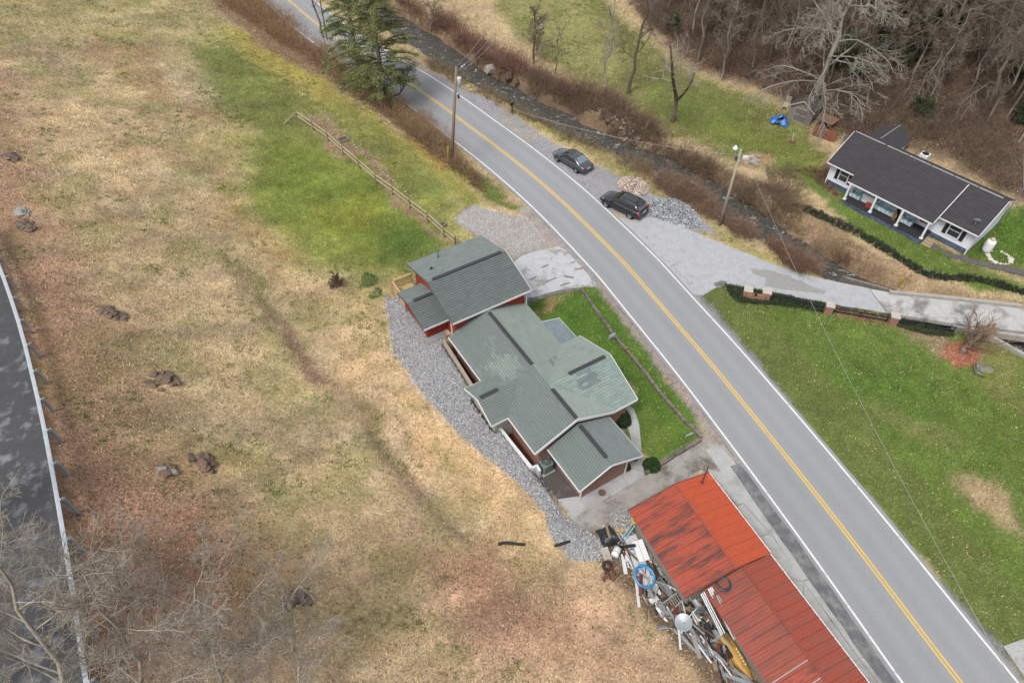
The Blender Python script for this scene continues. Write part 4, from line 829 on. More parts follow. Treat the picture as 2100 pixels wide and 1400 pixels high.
for cx_, cy_, cz_, r_ in [(.0, .12, 1.75, .16), (-.15, .3, 2.05, .14), (-.42, .55, 2.2, .22)]: ring.tube([(cx_ + r_ * math.cos(a), cy_ + r_ * .8 * math.sin(a), cz_ + .05 * math.sin(2 * a)) for a in np.linspace(0, 6.3, 12)], .014, 5)
ring.tube([(.04, .03, 1.85), (-.1, .2, 1.9), (-.3, .42, 2.1)], .012, 5); ring.build('aerial_loops', ringm, mast)

# ---- white house over the creek -------------------------------------------------------------
wh = thing('white_house', 'small white-sided house with dark brown roof and long covered front porch', 'house', (WX, WY, 0), WA)
rwf = lambda c, dn, **k: roof_slope('roof_slope', c, dn, shingle, wh, shade(alb(64, 61, 65)), course=.26, tab=.6, **k)
zb = .35
rwf([(-.1, 0, 5.0), (15.1, 0, 5.0), (15.1, -3.6, 3.0), (-.1, -3.6, 3.0)], (0, -1, -.5), seed=31); rwf([(-.1, 0, 5.0), (15.1, 0, 5.0), (15.1, 3.6, 3.3), (-.1, 3.6, 3.3)], (0, 1, -.5), seed=32)
rwf([(3.1, -.25, 5.02), (11.6, -.25, 5.02), (11.5, -4.75, 2.85), (2.95, -4.75, 2.85)], (0, -1, -.45), seed=33)
MB().bar((0, 0, 5.04), (3.2, 0, 5.04), .16, .04).build('ridge_strip', mat('bare_metal'), wh)
for a in np.arange(3.4, 14.6, 2.25): MB().bar((a, 0, 5.04), (min(a + 2.15, 15), 0, 5.04), .16, .04).build('ridge_strip', mat('bare_metal'), wh)
siding = mat('white_siding', alb(226, 230, 238), .55, vary=.04, scale=3)
def sided(x0, x1, y, z0, z1, out=-1, along='x'):
    b = MB(); z = z0
    while z < z1 - .01:
        t = min(z + .2, z1); f = (lambda u, k, zz: (u, y + out * k, zz)) if along == 'x' else (lambda u, k, zz: (y + out * k, u, zz))
        q0 = [f(x0, .0, z), f(x1, .0, z), f(x1, .035, z), f(x0, .035, z)]; q1 = [f(x0, .0, t), f(x1, .0, t), f(x1, .008, t), f(x0, .008, t)]
        b.hexa(q0, q1); z = t
    return b.build('siding', siding, wh, kind='stuff')
MB().box(.25, 14.8, -2.97, 3.2, zb - .3, 3.0).build('wall', siding, wh)
sided(.2, 3.4, -3.0, zb + .55, 3.05); sided(11.3, 14.85, -3.0, zb + .55, 3.05); sided(3.4, 11.3, -2.98, zb + .7, 3.4)
sided(-2.95, 3.2, 14.82, zb + .5, 3.1, 1, 'y'); gable_wall(wh, -3.0, 3.2, 14.7, 3.05, 3.06, 4.85, 0, siding, along='y', t=.14)
gable_wall(wh, -3.0, 3.2, .2, 3.05, 3.06, 4.85, 0, siding, along='y', t=.14)
stone_blue = mat('painted_stone_skirt', alb(92, 106, 126), .8, vary=.35, scale=7, bump=.8, bscale=9, rgb2=alb(58, 66, 84))
MB().box(.18, 3.3, -3.06, -2.9, -.2, zb + .56).build('foundation', stone_blue, wh); MB().box(11.4, 14.88, -3.06, -2.9, -.2, zb + .56).build('foundation', stone_blue, wh)
MB().box(3.25, 11.35, -4.9, -2.9, -.2, zb + .5).build('porch_foundation', stone_blue, wh)
MB().box(3.2, 11.4, -4.95, -2.95, zb + .5, zb + .56).build('porch_floor', mat('dark_porch_floor', alb(46, 44, 50), .7, vary=.15, scale=3), wh)
for i in range(7): MB().box(3.3 + i * 1.17, 4.4 + i * 1.17, -4.94, -4.88, -.1, zb + .5).build('foundation_block', stone_blue, wh)
for x in (3.3, 6.05, 8.75, 11.25):
    MB().bar((x, -4.75, zb + .5), (x, -4.75, 2.75), .17).build('porch_post', white_trim, wh); MB().box(x - .15, x + .15, -4.9, -4.6, zb + .56, zb + .66).build('post_base', white_trim, wh)
fascia(wh, [(2.95, -4.8, 2.82), (11.5, -4.8, 2.82)], h=.14); fascia(wh, [(-.1, -3.64, 2.98), (2.95, -3.64, 2.98)], h=.12); fascia(wh, [(11.5, -3.64, 2.98), (15.1, -3.64, 2.98)], h=.12)
fascia(wh, [(15.13, -3.6, 3.0), (15.13, 0, 5.0), (15.13, 3.6, 3.3)], h=.16); fascia(wh, [(-.13, -3.6, 3.0), (-.13, 0, 5.0), (-.13, 3.6, 3.3)], h=.12)
MB().bar((11.55, -4.75, 2.8), (11.6, -.3, 5.0), .05, .16).build('fascia', white_trim, wh)
shut = mat('black_shutter', alb(38, 40, 48), .6)
for x, w_ in ((1.75, .85), (13.1, 1.0)):
    window(wh, (x, -3.045, 2.05), (1, 0), w_, 1.25)
    for s in (-1, 1): MB().box(x + s * (w_ / 2 + .3) - .17, x + s * (w_ / 2 + .3) + .17, -3.075, -3.04, 1.35, 2.75).build('shutter', shut, wh)
window(wh, (10.4, -3.02, 1.9), (1, 0), .9, 1.1); window(wh, (4.6, -3.02, 1.9), (1, 0), .9, 1.1)
dd = MB().box(7.2, 8.1, -3.06, -3.02, .92, 2.95).build('door', mat('dark_door', alb(60, 58, 62), .5), wh); MB().box(7.25, 7.32, -3.1, -3.05, 1.8, 1.95).build('handle', mat('brass'), dd)
for x in (.23, 14.83): MB().bar((x, -3.05, zb), (x, -3.05, 3.0), .1).build('corner_board', white_trim, wh)
# back wing and its roof
for s, c in ((-1, .0), (1, .01)): rwf([(2.0, 1.0, 4.5), (2.0, 5.6, 4.5), (2.0 + s * 1.7, 5.6, 3.5), (2.0 + s * 1.7, 1.0, 3.5)], (s, 0, -.5), seed=35 + s)
MB().bar((2.0, 1.6, 4.53), (2.0, 5.5, 4.53), .08, .03).build('ridge_strip', mat('bare_metal'), wh)
MB().box(.6, 3.4, 3.2, 5.3, zb, 3.45).build('wall', siding, wh)
st = thing('porch_steps', 'tan wooden steps leading up to the porch of the white house', 'steps', (*WF(11.9, -4.3), zb - .1), WA)
stm = mat('weathered_tan_wood', alb(166, 150, 124), .85, vary=.2, scale=6)
for k in range(4): MB().box(-.42, .42, -.75 + k * .26, -.5 + k * .26, .0, .12 + .15 * k).build('step', stm, st)

# ================================================================== VEHICLES
def gz(p): return float(ground_z(np.array([p[0]]), np.array([p[1]]))[0])
def Gf(px, py):
    px = np.atleast_1d(np.asarray(px, float)); py = np.atleast_1d(np.asarray(py, float)); a, b_, c = rays(px, py); z = np.zeros(len(px))
    for _ in range(24): t = (z - CAM_H) / c; z = .45 * z + .55 * ground_z(a * t, b_ * t)
    t = (z - CAM_H) / c; return np.array([a * t, b_ * t, z]).T
def at(px, py): q = Gf(px, py)[0]; return (float(q[0]), float(q[1]), gz(q))
def grid_body(stations, name, m, parent, sub=2):
    """loft: each station is (x, [(y, z), ...]) for the left half from the sill up to the centre line"""
    b = MB(); k = len(stations[0][1]); rows = []
    for x, half in stations:
        ring = [(x, y, z) for y, z in half] + [(x, -y, z) for y, z in half[::-1]]
        rows.append(len(b.v)); b.v += ring
    n = 2 * k
    for r0, r1 in zip(rows[:-1], rows[1:]):
        for j in range(n - 1): b.f.append((r0 + j, r0 + j + 1, r1 + j + 1, r1 + j)); b.c.append(None)
        b.f.append((r0 + n - 1, r0, r1, r1 + n - 1)); b.c.append(None)
    b.f.append(tuple(range(rows[0], rows[0] + n))); b.f.append(tuple(range(rows[-1] + n - 1, rows[-1] - 1, -1))); b.c += [None, None]
    o = b.build(name, m, parent, smooth=True)
    if sub: s = o.modifiers.new('smooth', 'SUBSURF'); s.levels = s.render_levels = sub
    return o
tyre_m = mat('tyre_rubber', alb(44, 44, 46), .85, vary=.1); rim_m = mat('alloy_rim', alb(190, 192, 196), .3, .8); black_m = mat('black_plastic', alb(36, 36, 38), .6)
tail_m = mat('red_lamp', alb(190, 34, 30), .25, spec=.6); head_m = mat('clear_lamp', alb(214, 220, 226), .15, spec=.7); plate_m = mat('number_plate', alb(222, 226, 230), .5); chrome = mat('chrome', alb(220, 222, 224), .15, .9)
car_glass = mat('car_glass', (.012, .014, .016), .05, spec=.8, vary=.1)
def wheel(parent, x, y, r, s):
    w = thing_part('wheel', parent, (x, y, r))
    MB().lathe([(r * .62, -.1), (r * .92, -.11), (r, -.07), (r, .07), (r * .92, .11), (r * .62, .1)], 20, axis='y').build('tyre', tyre_m, w, smooth=True)
    b = MB(); yo = s * .085; b.lathe([(r * .64, yo), (r * .60, yo * .8), (r * .52, yo * .55), (0, yo * .5)], 20, axis='y')
    for k in range(5):
        a = k * 2 * math.pi / 5; b.bar((0, yo * .95, 0), (r * .6 * math.cos(a), yo * .95, r * .6 * math.sin(a)), .07, .02, up=(0, 1, 0))
    b.lathe([(r * .14, yo * 1.02), (0, yo * 1.05)], 10, axis='y'); b.build('rim', rim_m, w)
def thing_part(name, parent, loc):
    o = bpy.data.objects.new(name, None); o.empty_display_size = .1; COL.objects.link(o); o.parent = parent; o.location = loc; return o
def quadslab(b, pts, t=.015):
    p = [Vector(q) for q in pts]; n = (p[1] - p[0]).cross(p[2] - p[0]).normalized() * t; b.hexa([q - n for q in p], [q + n for q in p]); return b
def car(name, label, loc, rz, paint_rgb, L, W, Hb, Hr, rw, suv, metal=.5):
    t = thing(name, label, 'car', loc, rz); pm = mat('paint_' + name, alb(*paint_rgb), .22, metal, vary=.03, coat=.8, spec=.5)
    w = W / 2; f, r = L / 2, -L / 2; zl = .26 if not suv else .34
    def sec(k, zt, zc, lo=zl): return [(w * k * .90, lo), (w * k, lo + .16), (w * k * 1.0, (lo + zt) / 2 + .05), (w * k * .96, zt - .05), (w * k * .86, zt), (w * k * .4, zc), (0, zc)]
    if suv: st = [(r, sec(.84, .95, .97)), (r + .06, sec(.92, 1.02, 1.04)), (r + .5, sec(1, 1.06, 1.08)), (r + 1.2, sec(1.0, 1.06, 1.08)), (0, sec(1.0, 1.04, 1.06)), (f - 1.5, sec(1.0, 1.03, 1.07)), (f - .9, sec(.99, .99, 1.05)), (f - .35, sec(.93, .88, .95)), (f - .06, sec(.84, .70, .76)), (f, sec(.74, .60, .64))]
    else: st = [(r, sec(.80, .78, .80)), (r + .07, sec(.88, .94, .97)), (r + .5, sec(.96, 1.0, 1.04)), (r + 1.1, sec(1, .98, 1.02)), (0, sec(1, .94, .97)), (f - 1.6, sec(1, .92, .97)), (f - 1.0, sec(.98, .87, .95)), (f - .4, sec(.92, .76, .84)), (f - .07, sec(.82, .60, .66)), (f, sec(.70, .52, .56))]
    grid_body(st, 'body', pm, t)
    # cabin: base outline at the belt, roof outline above
    if suv: xb0, xb1, xr0, xr1 = r + .06, f - 1.28, r + .62, f - 2.15
    else: xb0, xb1, xr0, xr1 = r + .62, f - 1.25, r + 1.45, f - 2.1
    wb, wr = w * .90, w * .70; zb_, zr_ = Hb, Hr
    mid = (xr0 + xr1) / 2
    cab = [(xb0, [(wb * .90, zb_ - .08), (wb * .9, zb_ - .04), (wb * .86, zb_ + .0), (wb * .5, zb_ + .02), (0, zb_ + .03)]), ((xb0 * .45 + xr0 * .55), [(wb * .98, zb_ - .08), (wb * .94, (zb_ * .7 + zr_ * .3)), (wb * .84, zb_ * .42 + zr_ * .58), (wb * .45, zb_ * .36 + zr_ * .64), (0, zb_ * .35 + zr_ * .65)]),
           (xr0, [(wb, zb_ - .08), (wb * .92, zb_ * .5 + zr_ * .5), (wr, zr_ - .06), (wr * .6, zr_ - .01), (0, zr_)]), (mid, [(wb, zb_ - .08), (wb * .93, zb_ * .5 + zr_ * .5), (wr * 1.02, zr_ - .03), (wr * .6, zr_ + .02), (0, zr_ + .03)]),
           (xr1, [(wb, zb_ - .08), (wb * .92, zb_ * .5 + zr_ * .5), (wr, zr_ - .05), (wr * .6, zr_), (0, zr_ + .01)]), ((xb1 * .5 + xr1 * .5), [(wb * .98, zb_ - .08), (wb * .93, zb_ * .8 + zr_ * .2), (wb * .82, zb_ * .5 + zr_ * .5), (wb * .45, zb_ * .45 + zr_ * .55), (0, zb_ * .44 + zr_ * .56)]),
           (xb1, [(wb * .92, zb_ - .1), (wb * .9, zb_ - .06), (wb * .84, zb_ - .02), (wb * .5, zb_), (0, zb_ + .01)])]
    grid_body(cab, 'cabin', pm, t, 2)
    # glass: windscreen, rear window, side windows
    b = MB(); g = .022
    def lerp(a, c, k): return a + (c - a) * k
    quadslab(b, [(lerp(xb1, xr1, .08), wb * .76, lerp(zb_, zr_, .10) + .03), (lerp(xb1, xr1, .08), -wb * .76, lerp(zb_, zr_, .10) + .03), (lerp(xb1, xr1, .92), -wr * .84, lerp(zb_, zr_, .92) + .03), (lerp(xb1, xr1, .92), wr * .84, lerp(zb_, zr_, .92) + .03)], g); b.build('windscreen', car_glass, t)
    b = MB(); quadslab(b, [(lerp(xb0, xr0, .1), -wb * .72, lerp(zb_, zr_, .12) + .035), (lerp(xb0, xr0, .1), wb * .72, lerp(zb_, zr_, .12) + .035), (lerp(xb0, xr0, .9), wr * .82, lerp(zb_, zr_, .9) + .035), (lerp(xb0, xr0, .9), -wr * .82, lerp(zb_, zr_, .9) + .035)], g); b.build('rear_window', mat('rear_glass', alb(120, 134, 142), .08, spec=.8) if not suv else mat('rear_glass_dark', alb(84, 92, 96), .08, spec=.8), t)
    for s in (-1, 1):
        xm = mid - .1
        for xa, xc, ya, yc in [(xm + .04, lerp(xb1, xr1, .25), xm + .06, xr1 + .02), (lerp(xb0, xr0, .45 if suv else .35), xm - .04, xr0 + .05, xm - .02)]:
            b = MB(); yy0, yy1 = s * (wb * .965), s * (wr * 1.07); z0, z1 = zb_ + .03, lerp(zb_, zr_, .86)
            q = [(xa, yy0, z0), (xc, yy0, z0), (yc, yy1, z1), (ya, yy1, z1)]
            quadslab(b, q, .02); b.build('side_window', car_glass, t)
        MB().bar((lerp(xb0, xr0, .3), s * wb * .99, zb_ + .0), (xb1 - .15, s * wb * .99, zb_ - .01), .02, .025).build('window_trim', chrome, t)
        MB().box(xb1 - .35, xb1 - .15, min(s * w * .93, s * w * 1.12), max(s * w * .93, s * w * 1.12), zb_ + .0, zb_ + .14).build('mirror', pm, t)
        for xh in (xm + .2, xm - .75): MB().bar((xh, s * w * 1.005, zb_ - .16), (xh - .2, s * w * 1.005, zb_ - .16), .03, .03).build('door_handle', pm if not suv else chrome, t)
        for xx in (f - .92, r + .98): wheel(t, xx, s * (w - .1), rw, s); MB().lathe([(rw * 1.12, s * (w - .01)), (rw * 1.12, s * (w - .22)), (0, s * (w - .22))], 18, c=(xx, 0, rw), axis='y').build('wheel_arch', black_m, t)
        if suv: MB().box(r - .01, r + .10, min(s * w * .78, s * w * .96), max(s * w * .78, s * w * .96), .72, 1.22).build('tail_light', tail_m, t)
        else: MB().box(r + .0, r + .16, min(s * w * .62, s * w * .90), max(s * w * .62, s * w * .90), .72, .88).build('tail_light', tail_m, t)
        hl = MB(); quadslab(hl, [(f - .12, s * w * .55, .70 if suv else .58), (f - .42, s * w * .90, .80 if suv else .68), (f - .55, s * w * .88, .90 if suv else .76), (f - .25, s * w * .52, .82 if suv else .70)], .02); hl.build('headlight', head_m, t)
    bb = MB().box(r - .05, r + .12, -w * .86, w * .86, .36, .60).build('rear_bumper', pm, t); bevel(bb, .05, 2)
    MB().box(r - .065, r - .045, -.26, .26, .66 if not suv else .78, .80 if not suv else .93).build('number_plate', plate_m, t)
    MB().box(f - .04, f + .015, -.5, .5, .42, .58).build('grille', black_m, t)
    if suv:
        for s in (-1, 1): MB().tube([(xr0 + .05, s * wr * .92, zr_ - .02), (xr0 + .2, s * wr * .92, zr_ + .06), (xr1 - .3, s * wr * .92, zr_ + .06), (xr1 - .1, s * wr * .92, zr_ - .02)], .022, 6).build('roof_rail', chrome, t)
        MB().box(mid - .75, mid + .75, -wr * .62, wr * .62, zr_ + .012, zr_ + .045).build('roof_glass', car_glass, t); MB().box(xr0 - .42, xr0 - .05, -wr * .8, wr * .8, zr_ - .03, zr_ + .015).build('spoiler', pm, t)
    else: MB().box(mid + .1, mid + .75, -.42, .42, zr_ + .005, zr_ + .04).build('sunroof', car_glass, t)
    return t
def heading(a, b_): d = P(*b_)[:2] - P(*a)[:2]; return math.degrees(math.atan2(d[1], d[0]))
ctr = P(1173, 336, .0)[:2]; car('sedan', 'dark grey sedan parked on the gravel shoulder farther up the road', (ctr[0], ctr[1], -.05), heading((1200, 350), (1143, 316)), (86, 92, 100), 4.75, 1.82, .96, 1.45, .33, False)
ctr = P(1277, 428, .0)[:2]; car('crossover', 'black crossover with chrome roof rails parked beside the stone piles', (ctr[0], ctr[1], -.03), heading((1312, 442), (1246, 410)), (22, 24, 27), 4.75, 1.9, 1.08, 1.66, .38, True, .2)

# ================================================================== POLES, WIRES, SIGNS
pole_wood = mat('weathered_pole', alb(138, 116, 96), .9, vary=.25, scale=4, stretch=(4, 4, .4)); pole_grey = mat('grey_pole', alb(166, 158, 146), .9, vary=.2, scale=4, stretch=(4, 4, .4)); galv = mat('galvanised', alb(176, 182, 188), .4, .6, vary=.1)
def solve_top(base, px, py, hgt):
    """the point hgt above the base level whose place matches a photo position (a leaning pole)"""
    return tuple(P(px, py, base[2] + hgt))
b1 = at(926, 334); t1 = solve_top(b1, 936, 137, 9.6)
p1 = thing('utility_pole', 'tall brown utility pole with a transformer can at the roadside bend', 'utility pole', b1)
def rel(t, q): return tuple(Vector(q) - Vector(t.location))
def along(a, c, k): return tuple(Vector(a) + (Vector(c) - Vector(a)) * k)
MB().tube([(0, 0, -.3), rel(p1, along(b1, t1, .5)), rel(p1, t1)], [.17, .15, .12], 10).build('pole', pole_wood, p1, smooth=True)
tc_ = rel(p1, along(b1, t1, .86)); MB().lathe([(0, -.42), (.2, -.42), (.24, -.38), (.24, .36), (.2, .44), (.06, .47), (0, .47)], 14, c=(tc_[0] + .36, tc_[1] - .05, tc_[2])).build('transformer', mat('pale_can', alb(206, 212, 216), .4, .3), p1, smooth=True)
MB().tube([(tc_[0] + .3, tc_[1], tc_[2] + .45), (tc_[0] + .32, tc_[1] - .02, tc_[2] + .68)], .03, 6).build('bushing', galv, p1)
MB().bar((tc_[0], tc_[1], tc_[2]), (tc_[0] + .2, tc_[1] - .03, tc_[2]), .08).build('bracket', galv, p1)
tt = rel(p1, along(b1, t1, .955)); MB().bar(tt, (tt[0] + .75, tt[1] + .2, tt[2] + .45), .05).build('arm', galv, p1)
for k in (0, 1): MB().lathe([(.02, -.02), (.06, .0), (.03, .06), (.06, .09), (.02, .14)], 8, c=(tt[0] + .55 + .25 * k, tt[1] + .15 + .05 * k, tt[2] + .38 + .12 * k)).build('insulator', plate_m, p1)
MB().box(tc_[0] + .1, tc_[0] + .3, tc_[1] - .1, tc_[1] + .1, tc_[2] - 1.75, tc_[2] - 1.4).build('cable_box', black_m, p1)
gy_ = at(918, 334); MB().tube([(gy_[0] - b1[0], gy_[1] - b1[1], 0), (gy_[0] - b1[0] + .18, gy_[1] - b1[1], 2.0)], .055, 8).build('guy_guard', mat('yellow_plastic', alb(214, 184, 50), .6), p1)
b2 = at(1476, 462); t2 = solve_top(b2, 1520, 306, 8.4)
p2 = thing('utility_pole', 'slender grey utility pole with a lamp head beside the creek', 'utility pole', b2)
MB().tube([(0, 0, -.3), rel(p2, along(b2, t2, .5)), rel(p2, t2)], [.15, .13, .10], 10).build('pole', pole_grey, p2, smooth=True)
e2 = rel(p2, t2); MB().tube([(e2[0], e2[1], e2[2] - .3), (e2[0] - .25, e2[1] + .05, e2[2] + .1), (e2[0] - .45, e2[1] + .1, e2[2] + .1)], .03, 6).build('lamp_arm', galv, p2)
MB().lathe([(.0, .22), (.08, .2), (.11, .05), (.22, -.02), (.23, -.14), (.12, -.22), (0, -.22)], 12, c=(e2[0] - .5, e2[1] + .1, e2[2] + .1)).build('lamp_head', mat('lamp_glass', alb(228, 234, 238), .25), p2, smooth=True)
MB().box(e2[0] - .3, e2[0] - .12, e2[1] - .12, e2[1] + .08, e2[2] - 1.1, e2[2] - .7).build('meter_box', mat('grey_metal'), p2)
MB().box(e2[0] + .35, e2[0] + .8, e2[1] - .1, e2[1] + .12, e2[2] - 1.0, e2[2] - .72).build('junction_shroud', plate_m, p2)
wire_m = mat('cable', alb(170, 168, 166), .6, .3)
def wire(label, a, c, sag, r=.02, n=24):
    a = Vector(a); c = Vector(c); pts = []
    for k in range(n + 1): t = k / n; q = a + (c - a) * t; q.z -= sag * 4 * t * (1 - t); pts.append(q)
    o = MB().tube(pts, r, 5, caps=False).build('overhead_wire', wire_m); return tag(o, label, 'wire', None)
tw = Vector(t1)
for k, (px, py) in enumerate([(1003, 52), (1018, 62), (1026, 68)]): wire('thin wire fanning up from the brown pole to the woods, %s of three' % ['leftmost', 'middle', 'rightmost'][k], tw + Vector((.1 + .3 * k, .1, .1 - .2 * k)), P(px, py, 9.5), .3)
wire('cable strung from the brown pole over the creek to the grey pole', Vector(along(b1, t1, .80)), Vector(along(b2, t2, .93)), 1.2, .014)
wire('service cable falling from the grey pole towards the right-hand lawn', Vector(t2) + Vector((.6, 0, -.8)), P(2090, 1420, 4.5), 1.0, .014, 30)
wire('low black cable crossing the road from the brown pole', Vector(along(b1, t1, .78)), P(1050, 372, .6), .4, .01)
def yard_sign(px, py, px2, w, h, label, stripes):
    g = at(px, py); t = thing('yard_sign', label, 'sign', g, heading((px - 14, py + 8), (px + 14, py - 4)))
    for s in (-1, 1): MB().bar((s * w * .38, 0, 0), (s * w * .38, 0, .4 + h), .02).build('stake', galv, t)
    MB().box(-w / 2, w / 2, -.012, .012, .38, .38 + h).build('panel', mat('sign_white', alb(226, 230, 234), .5), t)
    for z0, z1, c in stripes: MB().box(-w / 2 + .02, w / 2 - .02, -.018, -.012, .38 + h * z0, .38 + h * z1).build('printed_band', mat('sign_%d_%d_%d' % c, alb(*c), .5), t)
yard_sign(1254, 699, 0, .62, .46, 'white sign with a blue band by the long border kerb', [(.28, .5, (150, 168, 188)), (.08, .16, (70, 78, 84)), (.7, .76, (120, 132, 140))])
yard_sign(1411, 900, 0, .62, .30, 'green and white lawn sign near the kerb corner', [(.1, .42, (96, 140, 122)), (.55, .72, (120, 150, 140))])

# mailboxes on the far shoulder
g = at(1050, 233); mbx = thing('mailbox', 'black mailbox on a post at the gravel shoulder edge', 'mailbox', g, 50)
MB().bar((0, 0, 0), (0, 0, 1.15), .1).build('post', mat('dark_wood', alb(64, 54, 48), .9), mbx)
b = MB(); b.hexa([(x, y, 1.15) for x, y in ((-.28, -.1), (.28, -.1), (.28, .1), (-.28, .1))], [(x, y, 1.3) for x, y in ((-.28, -.1), (.28, -.1), (.28, .1), (-.28, .1))]); b.tube([(-.28, 0, 1.3), (.28, 0, 1.3)], .1, 12); b.build('box', black_m, mbx); MB().bar((.1, -.12, 1.25), (.1, -.12, 1.45), .02).build('flag', tail_m, mbx)
g = at(1064, 224); m2 = thing('fallen_mailbox', 'black box lying tilted in the verge beside the mailbox', 'mailbox', g, 20)
b = MB(); b.tube([(-.3, 0, .22), (.3, .1, .3)], .15, 10); b.build('box', black_m, m2); MB().bar((.1, 0, .2), (.25, -.3, -.05), .09).build('post', mat('dark_wood'), m2)

# ================================================================== FENCE, BORDERS, GUARD RAIL
grey_wood = mat('grey_fence_wood', alb(142, 126, 100), .9, vary=.25, scale=5, stretch=(2, 2, 2)); rail_wood = mat('pale_fence_rail', alb(186, 170, 136), .9, vary=.22, scale=5)
posts_px = [(612, 247), (643, 268), (674, 290), (705, 318), (738, 346), (772, 376), (806, 400), (842, 428), (878, 455), (912, 487), (934, 505)]
fence = thing('rail_fence', 'wooden two-rail fence running down the green meadow to the cottage', 'fence', at(612, 247))
fp_ = [Vector(at(*q)) - fence.location for q in posts_px]
pmesh = MB().box(-.07, .07, -.07, .07, -.2, 1.15).mesh('post'); 
for q in fp_: o = add_mesh('post', pmesh, grey_wood, fence); o.location = q; o.rotation_euler = (random.uniform(-.03, .03), random.uniform(-.03, .03), .6)
for a, c in zip(fp_[:-1], fp_[1:]):
    for z in (.5, 1.0): MB().bar(a + Vector((0, 0, z + random.uniform(-.03, .03))), c + Vector((0, 0, z + random.uniform(-.03, .03))), .07, .17).build('rail', rail_wood, fence)
q2 = Vector(at(580, 256)) - fence.location
for z in (.75, 1.0): MB().bar(fp_[0] + Vector((0, 0, z)), q2 + Vector((.1 * z, .2 * (z - .75), .05)), .05, .12).build('brace', rail_wood, fence)
# rough stones
def stone_mesh(name, seed, flat=.7, sub=2):
    import bmesh
    bm = bmesh.new(); bmesh.ops.create_icosphere(bm, subdivisions=sub, radius=.5); r = np.random.default_rng(seed); ph = r.uniform(0, 6, 9)
    pl_ = r.normal(size=(7, 3)); pl_ /= np.linalg.norm(pl_, axis=1, keepdims=True); ds = r.uniform(.30, .46, 7)
    for v in bm.verts:
        p = np.array(v.co)
        for n_, d_ in zip(pl_, ds):
            e = p @ n_ - d_
            if e > 0: p = p - n_ * e * .9
        p = p * (1 + .10 * math.sin(p[0] * 9 + ph[0]) * math.sin(p[1] * 8 + ph[1]) + .05 * math.sin(p[2] * 17 + ph[2])); p[2] *= flat; v.co = p
    me = bpy.data.meshes.new(name); bm.to_mesh(me); bm.free(); return me
stone_m = [mat('fieldstone', alb(176, 164, 150), .9, vary=.25, scale=3, bump=.5), mat('fieldstone_grey', alb(156, 152, 148), .9, vary=.25, scale=3, bump=.5), mat('fieldstone_pink', alb(170, 142, 124), .9, vary=.25, scale=3, bump=.5)]
smeshes = [stone_mesh('stone', i, .6, 1) for i in range(5)]
def stone_row(name, label, cat, pts, n, size, spread=.06):
    p = np.array(pts, float); d = np.r_[0, np.cumsum(np.hypot(*np.diff(p, axis=0).T))]; t = np.linspace(0, d[-1], n); x = np.interp(t, d, p[:, 0]); y = np.interp(t, d, p[:, 1])
    t_ = thing(name, label, cat, at(*pts[0]))
    for i in range(n):
        q = at(x[i], y[i]); o = bpy.data.objects.new('stone', smeshes[i % 5]); COL.objects.link(o); o.parent = t_
        if not smeshes[i % 5].materials: smeshes[i % 5].materials.append(None)
        o.material_slots[0].link = 'OBJECT'; o.material_slots[0].material = random.choice(stone_m)
        k = size * random.uniform(.7, 1.3); o.location = Vector(q) - t_.location + Vector((random.uniform(-spread, spread), random.uniform(-spread, spread), .04)); o.scale = (k * random.uniform(.9, 1.5), k, k); o.rotation_euler = (random.uniform(-.2, .2), random.uniform(-.2, .2), random.uniform(0, 6))
stone_row('stone_border', 'double row of pale stones edging the leaf-filled bed, side nearer the fence', 'stones', [(626, 228), (650, 248), (680, 276), (706, 300), (735, 330), (770, 362), (800, 388), (830, 415), (870, 445)], 58, .22)
stone_row('stone_border', 'row of pale stones along the leaf-filled bed, side nearer the road', 'stones', [(660, 232), (700, 268), (722, 292), (745, 318), (775, 345), (800, 366), (825, 388), (850, 410), (862, 420)], 42, .24)
def hatch(px, py, w, l, label, rz):
    t = thing('timber_frame_bed', label, 'planter', at(px, py), rz)
    for s in (-1, 1): MB().box(-w / 2, w / 2, s * l / 2 - .06, s * l / 2 + .06, -.1, .2).build('side_board', grey_wood, t); MB().box(s * w / 2 - .06, s * w / 2 + .06, -l / 2 + .07, l / 2 - .07, -.1, .2).build('end_board', grey_wood, t)
    MB().box(-w / 2 + .07, w / 2 - .07, -l / 2 + .07, l / 2 - .07, -.1, .12).build('dark_fill', mat('dark_mesh_fill', alb(74, 82, 88), .8, vary=.15, scale=14), t)
hatch(704, 288, 1.0, .8, 'wooden framed box with dark fill beside the upper fence', 33); hatch(908, 462, .55, .5, 'small dark square planter at the lower end of the fence', 33)
MB_ = at(880, 440); pl1 = thing('plank_edging', 'grey plank lying beside the lower fence bed', 'plank', MB_, 0); v = Vector(at(902, 458)) - pl1.location; MB().bar((0, 0, .08), v + Vector((0, 0, .08)), .22, .08).build('plank', grey_wood, pl1)

